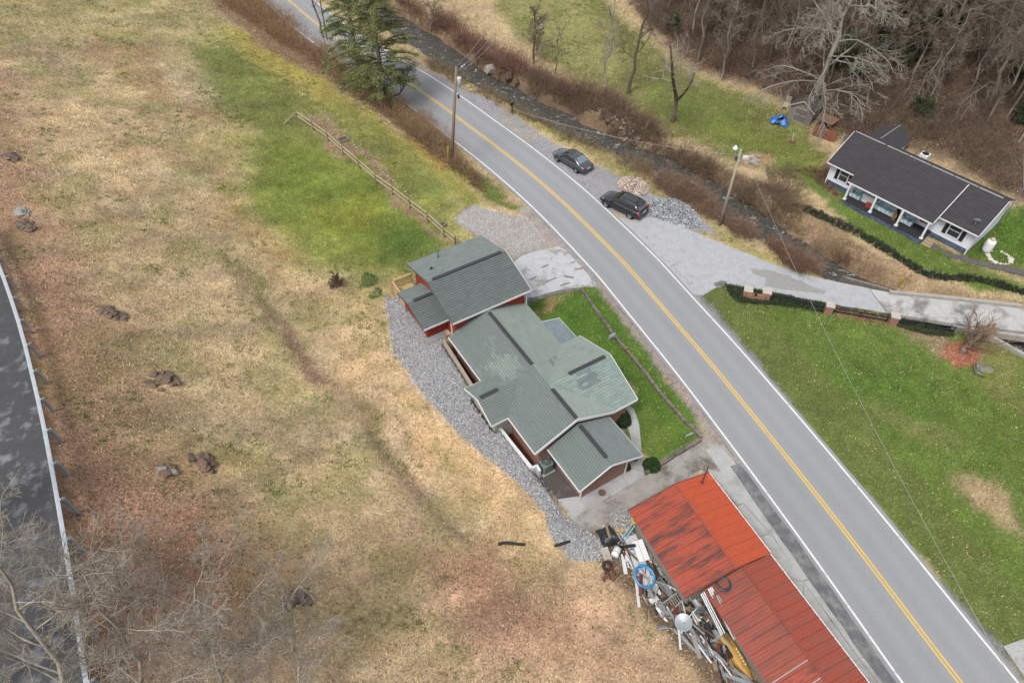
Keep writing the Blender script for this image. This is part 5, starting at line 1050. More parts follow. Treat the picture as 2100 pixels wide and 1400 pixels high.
# concrete block kerb between the lawn and the roadside strip
kerb = thing('block_kerb', 'long low kerb of mossy concrete blocks bounding the house lawn', 'kerb', at(1192, 592)); bm_ = mat('mossy_block', alb(126, 116, 106), .9, vary=.3, scale=4, rgb2=alb(92, 88, 74), thr=(.48, .62), bump=.5)
kp = resample(np.array([P(*q)[:2] for q in [(1192, 594), (1215, 628), (1240, 662), (1258, 690), (1290, 726), (1330, 776), (1370, 828), (1400, 862), (1432, 890), (1437, 900)]]), .42); kp2 = resample(np.array([P(*q)[:2] for q in [(1437, 902), (1410, 918), (1380, 936), (1340, 962), (1322, 972)]]), .45)
for pts in (kp, kp2):
    for i, (a, c) in enumerate(zip(pts[:-1], pts[1:])):
        h = .26 + random.uniform(-.05, .04); a2 = a + (c - a) * .04; c2 = a + (c - a) * .97; j = np.array([random.uniform(-.02, .02), random.uniform(-.02, .02)])
        MB().bar((*(a2 + j), h / 2 - .05), (*(c2 + j), h / 2 - .05), .24, h + .1).build('block', bm_, kerb, off=tuple(kerb.location))
# guard rail on the upper road
gr = thing('guard_rail', 'long galvanised guard rail with steel posts above the meadow', 'guard rail', (RAIL[3][0], RAIL[3][1], 10.8)); L0 = Vector(gr.location)
prof = [(.0, -.155), (-.09, -.12), (-.09, -.06), (.0, -.02), (.0, .02), (-.09, .06), (-.09, .12), (.02, .155), (.10, .16)]
galv_rail = mat('galvanised_rail', alb(204, 210, 216), .35, .5, vary=.12, scale=3); post_steel = mat('post_steel', alb(176, 184, 190), .6, 0, vary=.12)
for i in range(len(RAIL) - 1):
    b = MB(); a, c = RAIL[i], RAIL[i + 1]; na, nc = rn[i], rn[i + 1]
    A = [Vector((*(a + na * x), RAIL_Z - .16 + z)) - L0 for x, z in prof]; C_ = [Vector((*(c + nc * x), RAIL_Z - .16 + z)) - L0 for x, z in prof]
    for k in range(len(prof) - 1): b.poly([A[k], C_[k], C_[k + 1], A[k + 1]])
    n0 = Vector((*na, 0)) * .03
    for k in range(len(prof) - 1): b.poly([A[k + 1] + n0, C_[k + 1] + n0, C_[k] + n0, A[k] + n0])
    b.poly([A[-1], C_[-1], C_[-1] + n0, A[-1] + n0]); b.build('rail_section', galv_rail, gr)
    q = Vector((*(a + na * .16), 0)); zg = gz(a + na * .5); d = Vector((*(c - a), 0)).normalized(); n_ = Vector((*na, 0))
    p = MB()
    for u, w_ in ((0, .02), (.16, .02)): p.hexa([q + n_ * u - d * .07 + Vector((0, 0, zg - .3)) - L0, q + n_ * (u + w_) - d * .07 + Vector((0, 0, zg - .3)) - L0, q + n_ * (u + w_) + d * .07 + Vector((0, 0, zg - .3)) - L0, q + n_ * u + d * .07 + Vector((0, 0, zg - .3)) - L0], [q + n_ * u - d * .07 + Vector((0, 0, RAIL_Z)) - L0, q + n_ * (u + w_) - d * .07 + Vector((0, 0, RAIL_Z)) - L0, q + n_ * (u + w_) + d * .07 + Vector((0, 0, RAIL_Z)) - L0, q + n_ * u + d * .07 + Vector((0, 0, RAIL_Z)) - L0])
    p.bar(q + n_ * .09 + Vector((0, 0, zg - .3)) - L0, q + n_ * .09 + Vector((0, 0, RAIL_Z)) - L0, .03, .14, up=tuple(d)); p.build('post', post_steel, gr)
    MB().bar(q - n_ * .16 + Vector((0, 0, RAIL_Z - .16)) - L0, q + Vector((0, 0, RAIL_Z - .16)) - L0, .14, .34).build('spacer_block', post_steel, gr)

# ================================================================== BRIDGE AND ENTRANCE
bridge = thing('bridge', 'concrete bridge deck with low parapet carrying the lane over the creek', 'bridge', tuple(P(1800, 615, 0))); BO = tuple(bridge.location)
deckm = mat('bridge_deck', alb(184, 184, 182), .8, vary=.14, scale=1.2, rgb2=alb(128, 126, 124), thr=(.5, .62), bump=.3)
def slab3(name, pts, z0, z1, m, parent, off): MB().prism([tuple(q) for q in pts], z0, z1).build(name, m, parent, off=off)
DK = Pl([(1783, 592), (1830, 600), (2120, 632), (2300, 650), (2300, 712), (2120, 682), (1960, 664), (1818, 641)])
slab3('deck', DK, -.45, .004, deckm, bridge, BO)
pn = Pl([(1825, 597), (1960, 610), (2100, 626), (2300, 648)], .25)
for a, c in zip(pn[:-1], pn[1:]): MB().bar((*a, .0), (*c, .0), .32, .55).build('parapet', mat('pale_parapet', alb(170, 164, 156), .85, vary=.2, scale=2), bridge, off=BO)
ps = Pl([(1955, 668), (2100, 688), (2300, 716)], .1)
for a, c in zip(ps[:-1], ps[1:]): MB().bar((*a, -.2), (*c, -.2), .28, .6).build('parapet', mat('pale_parapet'), bridge, off=BO)
wl_ = Pl([(1728, 560), (1780, 580), (1826, 594)], 0)
MB().hexa([(*wl_[0], -2.4), (*(wl_[0] + (.3, -.4)), -2.4), (*(wl_[2] + (.3, -.4)), -2.4), (*wl_[2], -2.4)], [(*wl_[0], -.25), (*(wl_[0] + (.3, -.4)), -.25), (*(wl_[2] + (.3, -.4)), .15), (*wl_[2], .15)]).build('wing_wall', mat('weathered_boards', alb(122, 114, 104), .9, vary=.25, scale=3), bridge, off=BO)
wr_ = Pl([(2020, 683), (2060, 705), (2120, 738)], 0)
for a, c in zip(wr_[:-1], wr_[1:]): MB().bar((*a, -1.1), (*c, -1.1), .3, 2.4).build('wing_wall', mat('pale_parapet'), bridge, off=BO)
MB().bar((*P(1783, 592)[:2], .006), (*P(1818, 640)[:2], .006), .05, .01).build('expansion_joint', mat('joint_dark'), bridge, off=BO)
def hazard(px, py, rz, label, dark=True):
    t = thing('hazard_marker', label, 'sign', at(px, py) if not dark else tuple(P(px, py, 0)), rz); MB().bar((0, .02, -.2), (0, .02, 1.0), .05).build('post', galv, t)
    MB().box(-.2, .2, -.012, .012, .35, 1.15).build('panel', mat('sign_yellow', alb(226, 176, 40), .5), t)
    if dark:
        for k in range(4):
            z = .42 + k * .2; b = MB(); b.hexa([(-.19, -.018, z + .1), (.19, -.018, z - .06), (.19, -.018, z + .02), (-.19, -.018, z + .18)], [(-.19, -.013, z + .1), (.19, -.013, z - .06), (.19, -.013, z + .02), (-.19, -.013, z + .18)]); b.build('stripe', black_m, t)
hazard(2026, 683, 15, 'black and yellow striped hazard sign at the bridge corner'); hazard(1843, 590, 30, 'plain yellow marker at the far end of the bridge parapet', False)
t = thing('marker_stake', 'small orange marker standing in the creek bank grass', 'marker', at(1680, 474), 20); MB().box(-.1, .1, -.01, .01, .1, .55).build('panel', mat('orange_plastic', alb(226, 160, 60), .6), t); MB().bar((0, .02, -.2), (0, .02, .5), .03).build('stake', grey_wood, t)
# brick pillars and black rails along the planting strip
cap_m = mat('pale_cap_stone', alb(190, 182, 172), .85, vary=.15, scale=3)
ent = thing('brick_gate_pillars', 'brick gate pillars joined by black rails along the planted strip', 'gate pillars', tuple(P(1528, 605, 0))); EO = Vector(ent.location); erz = math.atan2(*(P(1828, 662)[:2] - P(1528, 608)[:2])[::-1])
def pillar(px, py, w, h):
    q = P(px, py, 0)[:2]; c, s = math.cos(erz), math.sin(erz); f = lambda x, y: (q[0] + x * c - y * s - EO.x, q[1] + x * s + y * c - EO.y)
    MB().prism([f(-w, -w), f(w, -w), f(w, w), f(-w, w)], -.1, h).build('pillar', brick_m, ent); w2 = w + .05; MB().prism([f(-w2, -w2), f(w2, -w2), f(w2, w2), f(-w2, w2)], h, h + .1).build('cap', cap_m, ent)
pillar(1530, 608, .33, .85); pillar(1568, 612, .33, .85); pillar(1696, 640, .31, .85); pillar(1828, 662, .31, .85)
MB().bar(P(1530, 608, .3) - EO, P(1568, 612, .3) - EO, .3, .7).build('low_wall', brick_m, ent)
blk = mat('black_rail_paint', alb(40, 42, 44), .5)
for a, c in (((1578, 614), (1686, 638)), ((1706, 642), (1818, 661)), ((1838, 664), (1955, 682))):
    for z in (.25, .62): MB().bar(P(*a, 0) + (0, 0, z) - EO, P(*c, 0) + (0, 0, z) - EO, .06, .09).build('rail', blk, ent)
    for k in (.02, .5, .98): q = P(*a, 0) * (1 - k) + P(*c, 0) * k - EO; MB().bar(q, q + (0, 0, .7), .06).build('rail_post', blk, ent)
lt = thing('gate_lantern', 'small black lantern between the two nearest brick gate pillars', 'lantern', tuple(P(1549, 607, .65)));
MB().lathe([(.05, 0), (.04, .1), (.1, .12), (.12, .34), (.02, .46), (0, .46)], 8).build('lantern', black_m, lt)

# ================================================================== BOULDERS
rock_m = mat('boulder_rock', alb(112, 98, 88), .95, vary=.35, scale=3.0, bump=1.0, bscale=6, rgb2=alb(70, 60, 54), thr=(.44, .56)); rock_pale = mat('pale_boulder', alb(176, 168, 160), .9, vary=.2, scale=3, bump=.8, bscale=6)
rock_moss = mat('mossy_boulder', alb(132, 130, 118), .95, vary=.3, scale=3, bump=1, bscale=6, rgb2=alb(108, 116, 48), thr=(.5, .58))
def boulder(px, py, sx, sy, sz, label, m=rock_m, seed=0, rz=0, sink=.3, grp=None):
    me = stone_mesh('boulder', seed, 1, 4); co = np.empty(len(me.vertices) * 3); me.vertices.foreach_get('co', co); co = co.reshape(-1, 3)
    n = fbm(co[:, 0] * 3 + co[:, 2] * 2 + seed, co[:, 1] * 3 - co[:, 2], .7, seed, 4) - .5; co *= (1 + n * .55)[:, None]; me.vertices.foreach_set('co', co.ravel()); me.update()
    o = add_mesh('boulder', me, m); g = at(px, py); o.location = (g[0], g[1], g[2] + sz * (.5 - sink)); k_ = 1.5 if px < 640 and py > 250 else 1.1; low = px < 640 and py > 250; o.scale = (sx * k_, sy * k_, sz * (.36 if low else 1.1))
    if low: o.location.z = g[2] - .08
    o.rotation_euler = (0, 0, math.radians(rz)); return tag(o, label, 'boulder', grp)
outm = [rock_m, mat('outcrop_brown', alb(126, 104, 88), .95, vary=.35, scale=4, bump=.8, bscale=8), stone_m[1]]
omeshes = [stone_mesh('rock', 300 + i, .8, 2) for i in range(6)]
def outcrop(px, py, rx, ry, label, seed, rz=0, pale=0):
    rnd = random.Random(seed); t = thing('rock_outcrop', label, 'rock outcrop', at(px, py), rz); c_, s_ = math.cos(math.radians(rz)), math.sin(math.radians(rz))
    for k in range(26):
        a = rnd.uniform(0, 6.28); r_ = rnd.random() ** .6; x, y = rx * r_ * math.cos(a), ry * r_ * math.sin(a); wx_, wy_ = t.location.x + x * c_ - y * s_, t.location.y + x * s_ + y * c_
        o = bpy.data.objects.new('rock', omeshes[k % 6]); COL.objects.link(o); o.parent = t
        if not omeshes[k % 6].materials: omeshes[k % 6].materials.append(None)
        o.material_slots[0].link = 'OBJECT'; o.material_slots[0].material = stone_m[1] if rnd.random() < pale else outm[rnd.randrange(2)]
        q = rnd.uniform(.3, .75) * (1.15 - .5 * r_); o.scale = (q * rnd.uniform(1.2, 2.0), q, q * rnd.uniform(.35, .7)); o.location = (x, y, gz((wx_, wy_)) - t.location.z + .02 + .10 * (1 - r_)); o.rotation_euler = (rnd.uniform(-.25, .25), rnd.uniform(-.25, .25), rnd.uniform(-.5, .5))
outcrop(22, 322, .85, .5, 'dark rocky outcrop at the far left of the meadow', 41, -40); outcrop(55, 464, .8, .5, 'dark layered rocks below the pale ones on the left slope', 42, -35); outcrop(44, 436, .55, .35, 'pale rocks behind the dark layered ones', 43, -30, .8)
outcrop(225, 640, 1.1, .5, 'long low rock outcrop nearest the guard rail posts', 44, -25); outcrop(334, 780, .85, .85, 'craggy round outcrop in the middle of the slope', 45); outcrop(418, 947, .9, .6, 'dark lumpy outcrop above the bare tree crowns', 46, -40); outcrop(340, 962, .4, .35, 'small grey rocks beside the dark lumpy outcrop', 47, 0, .8)
outcrop(602, 1228, 1.0, .6, 'dark sunken rocks under the thin tree branches', 48, 20)
boulder(2012, 762, 1.55, 1.15, 1.0, 'large mossy boulder beside the round mulch bed', rock_moss, 49, -25, .28)
boulder(1006, 158, 1.7, 1.4, 1.3, 'big pale boulder standing in the creek', rock_pale, 50, 20, .3); boulder(1044, 160, 1.3, 1.1, 1.2, 'grey boulder on the creek bank behind the pale one', rock_m, 51, 50, .3); boulder(1022, 168, .7, .6, .6, 'small dark creek stone between the two big boulders', rock_m, 52); boulder(1062, 174, .8, .7, .7, 'brown creek stone to the right of the big boulders', rock_m, 53, 10)
boulder(910, 141, .6, .5, .4, 'white rounded stone on the near creek bank', rock_pale, 54)
for k, (px, py, s) in enumerate([(1258, 240, .8), (1270, 232, .7), (1246, 248, .7), (1238, 238, .6), (1282, 246, .6), (1288, 268, .6), (1286, 300, .7), (1262, 226, .6), (1374, 340, .9), (1380, 352, .7), (1310, 285, .6), (1412, 363, .5), (1360, 336, .5)]): boulder(px, py, s * 1.4, s * 1.1, s * .9, 'tan boulder in the riprap heap on the far creek bank', [rock_m, rock_pale, rock_m][k % 3], 60 + k, k * 37, .3, 'riprap boulders on the far creek bank')
boulder(706, 168, 1.3, .6, .5, 'pale flat stone by the evergreen trunks at the meadow edge', rock_pale, 80, -20, .3); boulder(716, 180, .7, .4, .4, 'small white stone in front of the flat stone at the meadow edge', rock_pale, 81, -10, .4)
lg = at(897, 322); t = thing('cut_log', 'short pale cut log lying at the brush edge', 'log', lg); v = Vector(at(916, 313)) - t.location; MB().tube([(0, 0, .12), v + Vector((0, 0, .12))], .11, 10).build('log', mat('pale_log', alb(186, 176, 160), .9, vary=.2), t)

# ================================================================== TREES AND BRUSH
def branch_system(rng, trunk, trunk_r, levels):
    """grow polylines level by level; returns segment arrays (P0, P1, R0, R1, level)"""
    out = []
    pl = [np.asarray(trunk, float)[None]]; rad = np.array([trunk_r], float); cur = pl[0]; L = np.array([np.linalg.norm(np.diff(cur[0], axis=0), axis=1).sum()])
    def emit(cur, r0, r1, lv):
        m = cur.shape[1]; f = np.linspace(0, 1, m); rr = r0[:, None] * (1 - f)[None] + r1[:, None] * f[None]
        out.append((cur[:, :-1].reshape(-1, 3), cur[:, 1:].reshape(-1, 3), rr[:, :-1].ravel(), rr[:, 1:].ravel(), np.full(cur.shape[0] * (m - 1), lv)))
    r_end = rad * levels[0].get('parent_taper', .25); emit(cur, rad, r_end, 0)
    for lv, sp in enumerate(levels, 1):
        nb, m0 = cur.shape[0], cur.shape[1]; k = sp['n']; n = nb * k
        par = np.repeat(np.arange(nb), k); t = sp['t0'] + (1 - sp['t0']) * (np.tile(np.arange(k), nb) + rng.uniform(0, 1, n)) / k
        fi = t * (m0 - 1); i = np.minimum(fi.astype(int), m0 - 2); fr = (fi - i)[:, None]
        p = cur[par, i] * (1 - fr) + cur[par, i + 1] * fr; d = cur[par, i + 1] - cur[par, i]; d /= np.maximum(np.linalg.norm(d, axis=1, keepdims=True), 1e-9)
        rp = rad[par] * (1 - t) + r_end[par] * t
        a = np.cross(d, rng.normal(size=(n, 3))); a /= np.maximum(np.linalg.norm(a, axis=1, keepdims=True), 1e-9)
        ang = np.radians(rng.uniform(*sp['ang'], n))[:, None]
        dirn = d * np.cos(ang) + a * np.sin(ang)
        ln = L[par] * rng.uniform(*sp['len'], n) * (1 - sp.get('tipshort', .5) * t)
        m = sp.get('m', 4); pts = np.empty((n, m, 3)); pts[:, 0] = p; step = ln / (m - 1); dr = dirn
        for s in range(1, m):
            dr = dr + rng.normal(size=(n, 3)) * sp.get('wob', .18); dr[:, 2] += sp.get('up', 0) * s / m
            dr = dr / np.linalg.norm(dr, axis=1, keepdims=True); pts[:, s] = pts[:, s - 1] + dr * step[:, None]
        r0 = np.minimum(rp * sp.get('rad', .55), rp * .9); r0 = np.maximum(r0, sp.get('rmin', .008)); re = np.maximum(r0 * .35, sp.get('rmin', .008) * .7)
        cur, rad, r_end, L = pts, r0, re, ln; emit(cur, r0, re, lv)
    return [np.concatenate(q) for q in zip(*out)] + [cur]
bark_pale = mat('pale_bark', None, .9, vary=.25, scale=3, attr='Col'); 
def wood_mesh(name, seg, sel, k, rgb, rgb2, rng):
    P0, P1, R0, R1, lv = [s[sel] for s in seg[:5]]
    V, F = tubes(P0, P1, R0, R1, k); n = len(P0); mixv = rng.uniform(0, 1, n)[:, None]; c = np.array(rgb)[None] * (1 - mixv) + np.array(rgb2)[None] * mixv
    return arrays_mesh(name, V, F, np.repeat(c, 2 * k, axis=0))
def tree_from(name, label, base, seg, rgb, rgb2, twig, rng, group=None, cat='tree', m1=7):
    t = thing(name, label, cat, base, 0, group); lv = seg[4]
    add_mesh('trunk', wood_mesh('trunk', seg, lv <= 0, 9, rgb, rgb2, rng), bark_pale, t, True)
    ids = np.flatnonzero(lv == 1); per = m1 - 1
    for k in range(0, len(ids), per):
        sel = ids[k:k + per]; add_mesh('limb', wood_mesh('limb', seg, sel, 6, rgb, rgb2, rng), bark_pale, t, True)
    tag(add_mesh('crown', wood_mesh('crown', seg, lv >= 2, 3, rgb, twig, rng), bark_pale, t), kind='stuff'); return t
def wobbly(base, top, m, amp, rng):
    a, c = np.array(base, float), np.array(top, float); p = np.linspace(a, c, m); p[1:-1] += rng.normal(size=(m - 2, 3)) * amp; return p
def bare_tree(label, px, py, hgt, r, lean=(0, 0), seed=1, rgb=(150, 138, 122), twig=(132, 118, 104), dens=1.0, spread=1.0, t0=.3, up=.12, group=None, fork=None, base=None, ang=(35, 70), detail=4, parent_taper=.3, thin=1.0):
    rng = np.random.default_rng(seed); b = base or at(px, py)
    tr = wobbly((0, 0, -.2), (lean[0], lean[1], hgt), 9, hgt * .012, rng)
    lv = [dict(n=int(13 * dens), t0=t0, ang=ang, len=(.34 * spread, .6 * spread), up=up, wob=.16, m=7, rad=.40, parent_taper=parent_taper, rmin=.025), dict(n=int(8 * dens), t0=.15, ang=(25, 60), len=(.35, .65), up=up, wob=.2, m=5, rad=.55, rmin=.016), dict(n=6, t0=.12, ang=(25, 60), len=(.4, .7), up=up * .5, wob=.22, m=4, rad=.6, rmin=.0125), dict(n=4, t0=.2, ang=(25, 60), len=(.45, .8), wob=.2, m=3, rad=.7, rmin=.010)][:detail]
    for q_ in lv: q_['rmin'] = q_['rmin'] * thin
    seg = branch_system(rng, tr, r, lv)
    c1, c2 = np.array(alb(*rgb)), np.array(alb(*rgb)) * .6
    return tree_from('bare_tree', label, b, seg, tuple(c1), tuple(c2), tuple(np.array(alb(*twig)) * .8), rng, group)

GRP = 'bare trees on the wooded slope'
# far lawn
bare_tree('slim pale bare tree with straight trunk on the far lawn', 1236, 196, 11.5, .16, (.25, .6), 3, (168, 160, 148), dens=.8, spread=.6, t0=.35)
bare_tree('tall dark-trunked bare tree standing alone on the far lawn', 1289, 192, 13, .23, (.9, .8), 4, (112, 98, 82), spread=.75, t0=.3)
bare_tree('sapling with a thin trunk at the edge of the far lawn', 1140, 152, 6.0, .07, (.2, .3), 5, (128, 112, 94), dens=.7, spread=.5, t0=.3)
bare_tree('many-stemmed bare tree above the creek boulders', 1093, 132, 6.5, .16, (.1, .4), 6, (130, 112, 92), spread=1.0, t0=.12, ang=(20, 55), dens=1.2)
# forked tree
rng = np.random.default_rng(8); fb = at(1379, 250)
ftop = [P(1375, 95, 11.5), P(1425, 150, 8.0)]; fk = P(1389, 205, 2.6)
ft = thing('forked_tree', 'forked bare tree with whitish upper branches on the far lawn', 'tree', fb)
rg1, rg2, tg = alb(128, 114, 98), alb(96, 84, 72), alb(176, 168, 156)
for k, (tr, r) in enumerate([([fb, fk, P(1380, 170, 5.5), P(1377, 120, 9), ftop[0]], .26), ([fk, P(1405, 190, 4.4), P(1420, 165, 6.6), ftop[1]], .17)]):
    q = resample(np.array(tr) - np.array(fb), .8); q[0][2] -= .2 if k == 0 else 0
    sg = branch_system(rng, q, r, [dict(n=12, t0=.4 if k == 0 else .35, ang=(40, 80), len=(.28, .5), up=.12, wob=.25, m=7, rad=.5, rmin=.025), dict(n=6, t0=.25, ang=(30, 65), len=(.35, .6), up=.1, wob=.25, m=4, rad=.55, rmin=.014), dict(n=5, t0=.2, ang=(30, 60), len=(.4, .6), wob=.2, m=3, rmin=.009)])
    add_mesh('trunk', wood_mesh('trunk', sg, sg[4] == 0, 9, rg1, rg2, rng), bark_pale, ft, True); add_mesh('crown', wood_mesh('crown', sg, sg[4] >= 1, 4, tg, rg1, rng), bark_pale, ft)
# big drooping tree behind the shed and its neighbours
def droop_tree(label, px, py, hgt, r, seed, lean=(0, 0), rgb=(176, 168, 156), n=17, spread=.62, group=None, t0=.22):
    rng = np.random.default_rng(seed); b = at(px, py); tr = wobbly((0, 0, -.2), (lean[0], lean[1], hgt), 9, .12, rng)
    seg = branch_system(rng, tr, r, [dict(n=n, t0=t0, ang=(55, 85), len=(spread * .7, spread), up=-.24, wob=.12, m=8, rad=.30, parent_taper=.25, rmin=.03, tipshort=.35), dict(n=8, t0=.2, ang=(20, 55), len=(.35, .6), up=-.25, wob=.16, m=5, rad=.55, rmin=.016), dict(n=6, t0=.12, ang=(20, 55), len=(.4, .75), up=-.2, wob=.18, m=4, rad=.6, rmin=.017), dict(n=4, t0=.15, ang=(20, 50), len=(.5, .9), wob=.2, m=3, rad=.7, rmin=.013)])
    return tree_from('bare_tree', label, b, seg, alb(*rgb), tuple(np.array(alb(*rgb)) * .62), tuple(np.array(alb(*rgb)) * .7), rng, group, m1=8)
droop_tree('large grey bare tree with spreading drooping branches behind the garden shed', 1664, 222, 16, .36, 12, (.6, 1.0), n=26, spread=.6, t0=.1)
droop_tree('wide bare tree hanging over the dark evergreens on the slope', 1905, 165, 13, .28, 13, (.3, .6), (142, 130, 116), n=18, spread=.62, t0=.12)
droop_tree('pale bare tree leaning over the slope above the white house', 2030, 205, 12, .2, 14, (-.4, .8), (150, 138, 124), n=15, spread=.55, t0=.12)
for k, (px, py, h, r, lab) in enumerate([(1345, 40, 10, .15, 'straight bare tree at the near edge of the woods, leftmost'), (1420, 70, 11, .15, 'crooked bare tree in the woods behind the forked tree'), (1470, 50, 12, .17, 'whitish bare tree in the woods left of the big drooping tree'), (1545, 85, 12, .16, 'dark slim bare tree just left of the big drooping tree'), (1520, 10, 12, .17, 'bare tree deep in the woods at the top edge'), (1600, 20, 12, .17, 'bare tree behind the big drooping tree'), (2085, 110, 10, .13, 'thin bare tree at the far right of the slope'), (1290, 12, 10, .14, 'bare tree beside the white building corner'), (1760, 30, 11, .16, 'bare tree between the drooping tree and the evergreens')]):
    bare_tree(lab, px, py, h, r, (random.uniform(-.6, .6), random.uniform(0, .8)), 30 + k, [(146, 134, 120), (168, 160, 148), (120, 106, 92)][k % 3], dens=.8, spread=.75, t0=.35, group=GRP)
def copy_tree(src, loc, rz, k, label, group):
    r = src.copy(); COL.objects.link(r); r.location = loc; r.rotation_euler = (0, 0, rz); r.scale = (k, k, k); r['label'] = label; r['group'] = group
    for ch in list(src.children): c = ch.copy(); COL.objects.link(c); c.parent = r
protos = [bare_tree('slender bare tree in the dense far woods', px, py, h, r, (.3, .5), 230 + i, c, dens=1.05, spread=.62, t0=.25, detail=4, group='slender trees filling the far woods') for i, (px, py, h, r, c) in enumerate([(1620, 95, 11, .13, (150, 140, 128)), (1500, 90, 10, .11, (126, 112, 98)), (1700, 60, 12, .14, (134, 122, 108))])]
spots = [(1370, 20), (1400, 45), (1440, 95), (1455, 20), (1490, 120), (1510, 60), (1560, 40), (1575, 130), (1590, 70), (1640, 60), (1650, 10), (1690, 20), (1720, 110), (1730, 60), (1780, 60), (1790, 20), (1830, 130), (1850, 20), (1870, 90), (1920, 60), (1940, 100), (1960, 20), (1990, 140), (2000, 60), (2020, 20), (2050, 120), (2060, 60), (2080, 200), (1800, 170), (1975, 210), (1330, 65), (1540, 155), (1250, -15), (1310, -20), (2095, 20), (1600, 165), (1700, 170), (1740, 195), (1850, 200), (1900, 215), (1930, 170), (2020, 260), (2065, 240), (1680, 100), (1430, 130), (1480, 165), (1990, 95), (1820, 95), (2090, 290)]
for i, (px, py) in enumerate(spots): copy_tree(protos[i % 3], at(px, py), i * 1.3, .75 + .5 * ((i * 37) % 10) / 10, 'slender bare tree in the dense far woods', 'slender trees filling the far woods')
bare_tree('double-stemmed bare tree at the roadside left of the evergreen', 664, 78, 9.5, .17, (-.9, .4), 51, (134, 118, 100), dens=.7, spread=.45, t0=.4)
bare_tree('second slim bare stem beside the roadside evergreen', 672, 82, 9, .12, (-.2, .5), 52, (126, 110, 94), dens=.6, spread=.4, t0=.45)
bare_tree('bare crooked tree leaning over the creek at the top', 880, 60, 7, .16, (1.5, .8), 53, (168, 156, 136), dens=.9, spread=.9, t0=.2, up=.02)
bare_tree('thin bare sapling on the bank behind the stone piles', 1318, 300, 3.4, .08, (.2, .1), 54, (150, 132, 108), dens=.7, spread=.5)
bare_tree('small leafless shrub standing alone in the meadow', 690, 590, 1.3, .05, (.1, .1), 55, (112, 90, 78), twig=(120, 90, 80), spread=1.1, t0=.05, dens=1.3)
# ornamental tree on the mulch bed: dense upswept shoots
rng = np.random.default_rng(60); ob = at(1972, 722); tr = np.array([(0, 0, -.1), (.15, .1, .5), (.35, .2, .9), (.6, .3, 1.3)])
sg = branch_system(rng, resample(tr, .2), .2, [dict(n=16, t0=.25, ang=(25, 80), len=(.9, 1.6), up=.1, wob=.2, m=7, rad=.45, rmin=.03), dict(n=9, t0=.2, ang=(20, 55), len=(.4, .8), up=.25, wob=.15, m=5, rad=.5, rmin=.012), dict(n=4, t0=.2, ang=(15, 40), len=(.5, .9), up=.2, wob=.12, m=3, rmin=.008)])
tree_from('ornamental_tree', 'low spreading leafless ornamental tree on a round mulch bed', ob, sg, alb(142, 122, 104), alb(104, 88, 76), alb(160, 124, 100), rng).scale = (1.55, 1.55, 1.35)
# bare trees on the near left slope, seen from above
TWG = (164, 152, 137)
for k, (px, py, h, r, ln, sp, lab) in enumerate([(150, 1425, 9.5, .12, (.6, 2.2), 1.0, 'large leafless tree spreading over the guard rail at the lower left'), (-10, 1440, 9, .11, (-.3, 2.0), 1.0, 'leafless tree over the upper road at the lower left corner'), (330, 1450, 9.5, .10, (.2, 2.0), .95, 'pale-barked leafless tree at the bottom edge between two others'), (460, 1440, 9, .10, (1.2, 1.8), 1.05, 'lichen-spotted leafless tree at the bottom edge right of the rail trees'), (620, 1470, 8.5, .09, (.9, 2.4), 1.0, 'thin leafless tree reaching over the sunken rock'), (-110, 1120, 7.5, .14, (2.0, .6), .9, 'leafless tree reaching in over the upper road from the left edge')]):
    bare_tree(lab, px, py, h, r, ln, 70 + k, (182, 174, 160), TWG, dens=1.25, spread=sp * 1.15, t0=.10, up=.10, ang=(25, 72), detail=4, thin=.74)

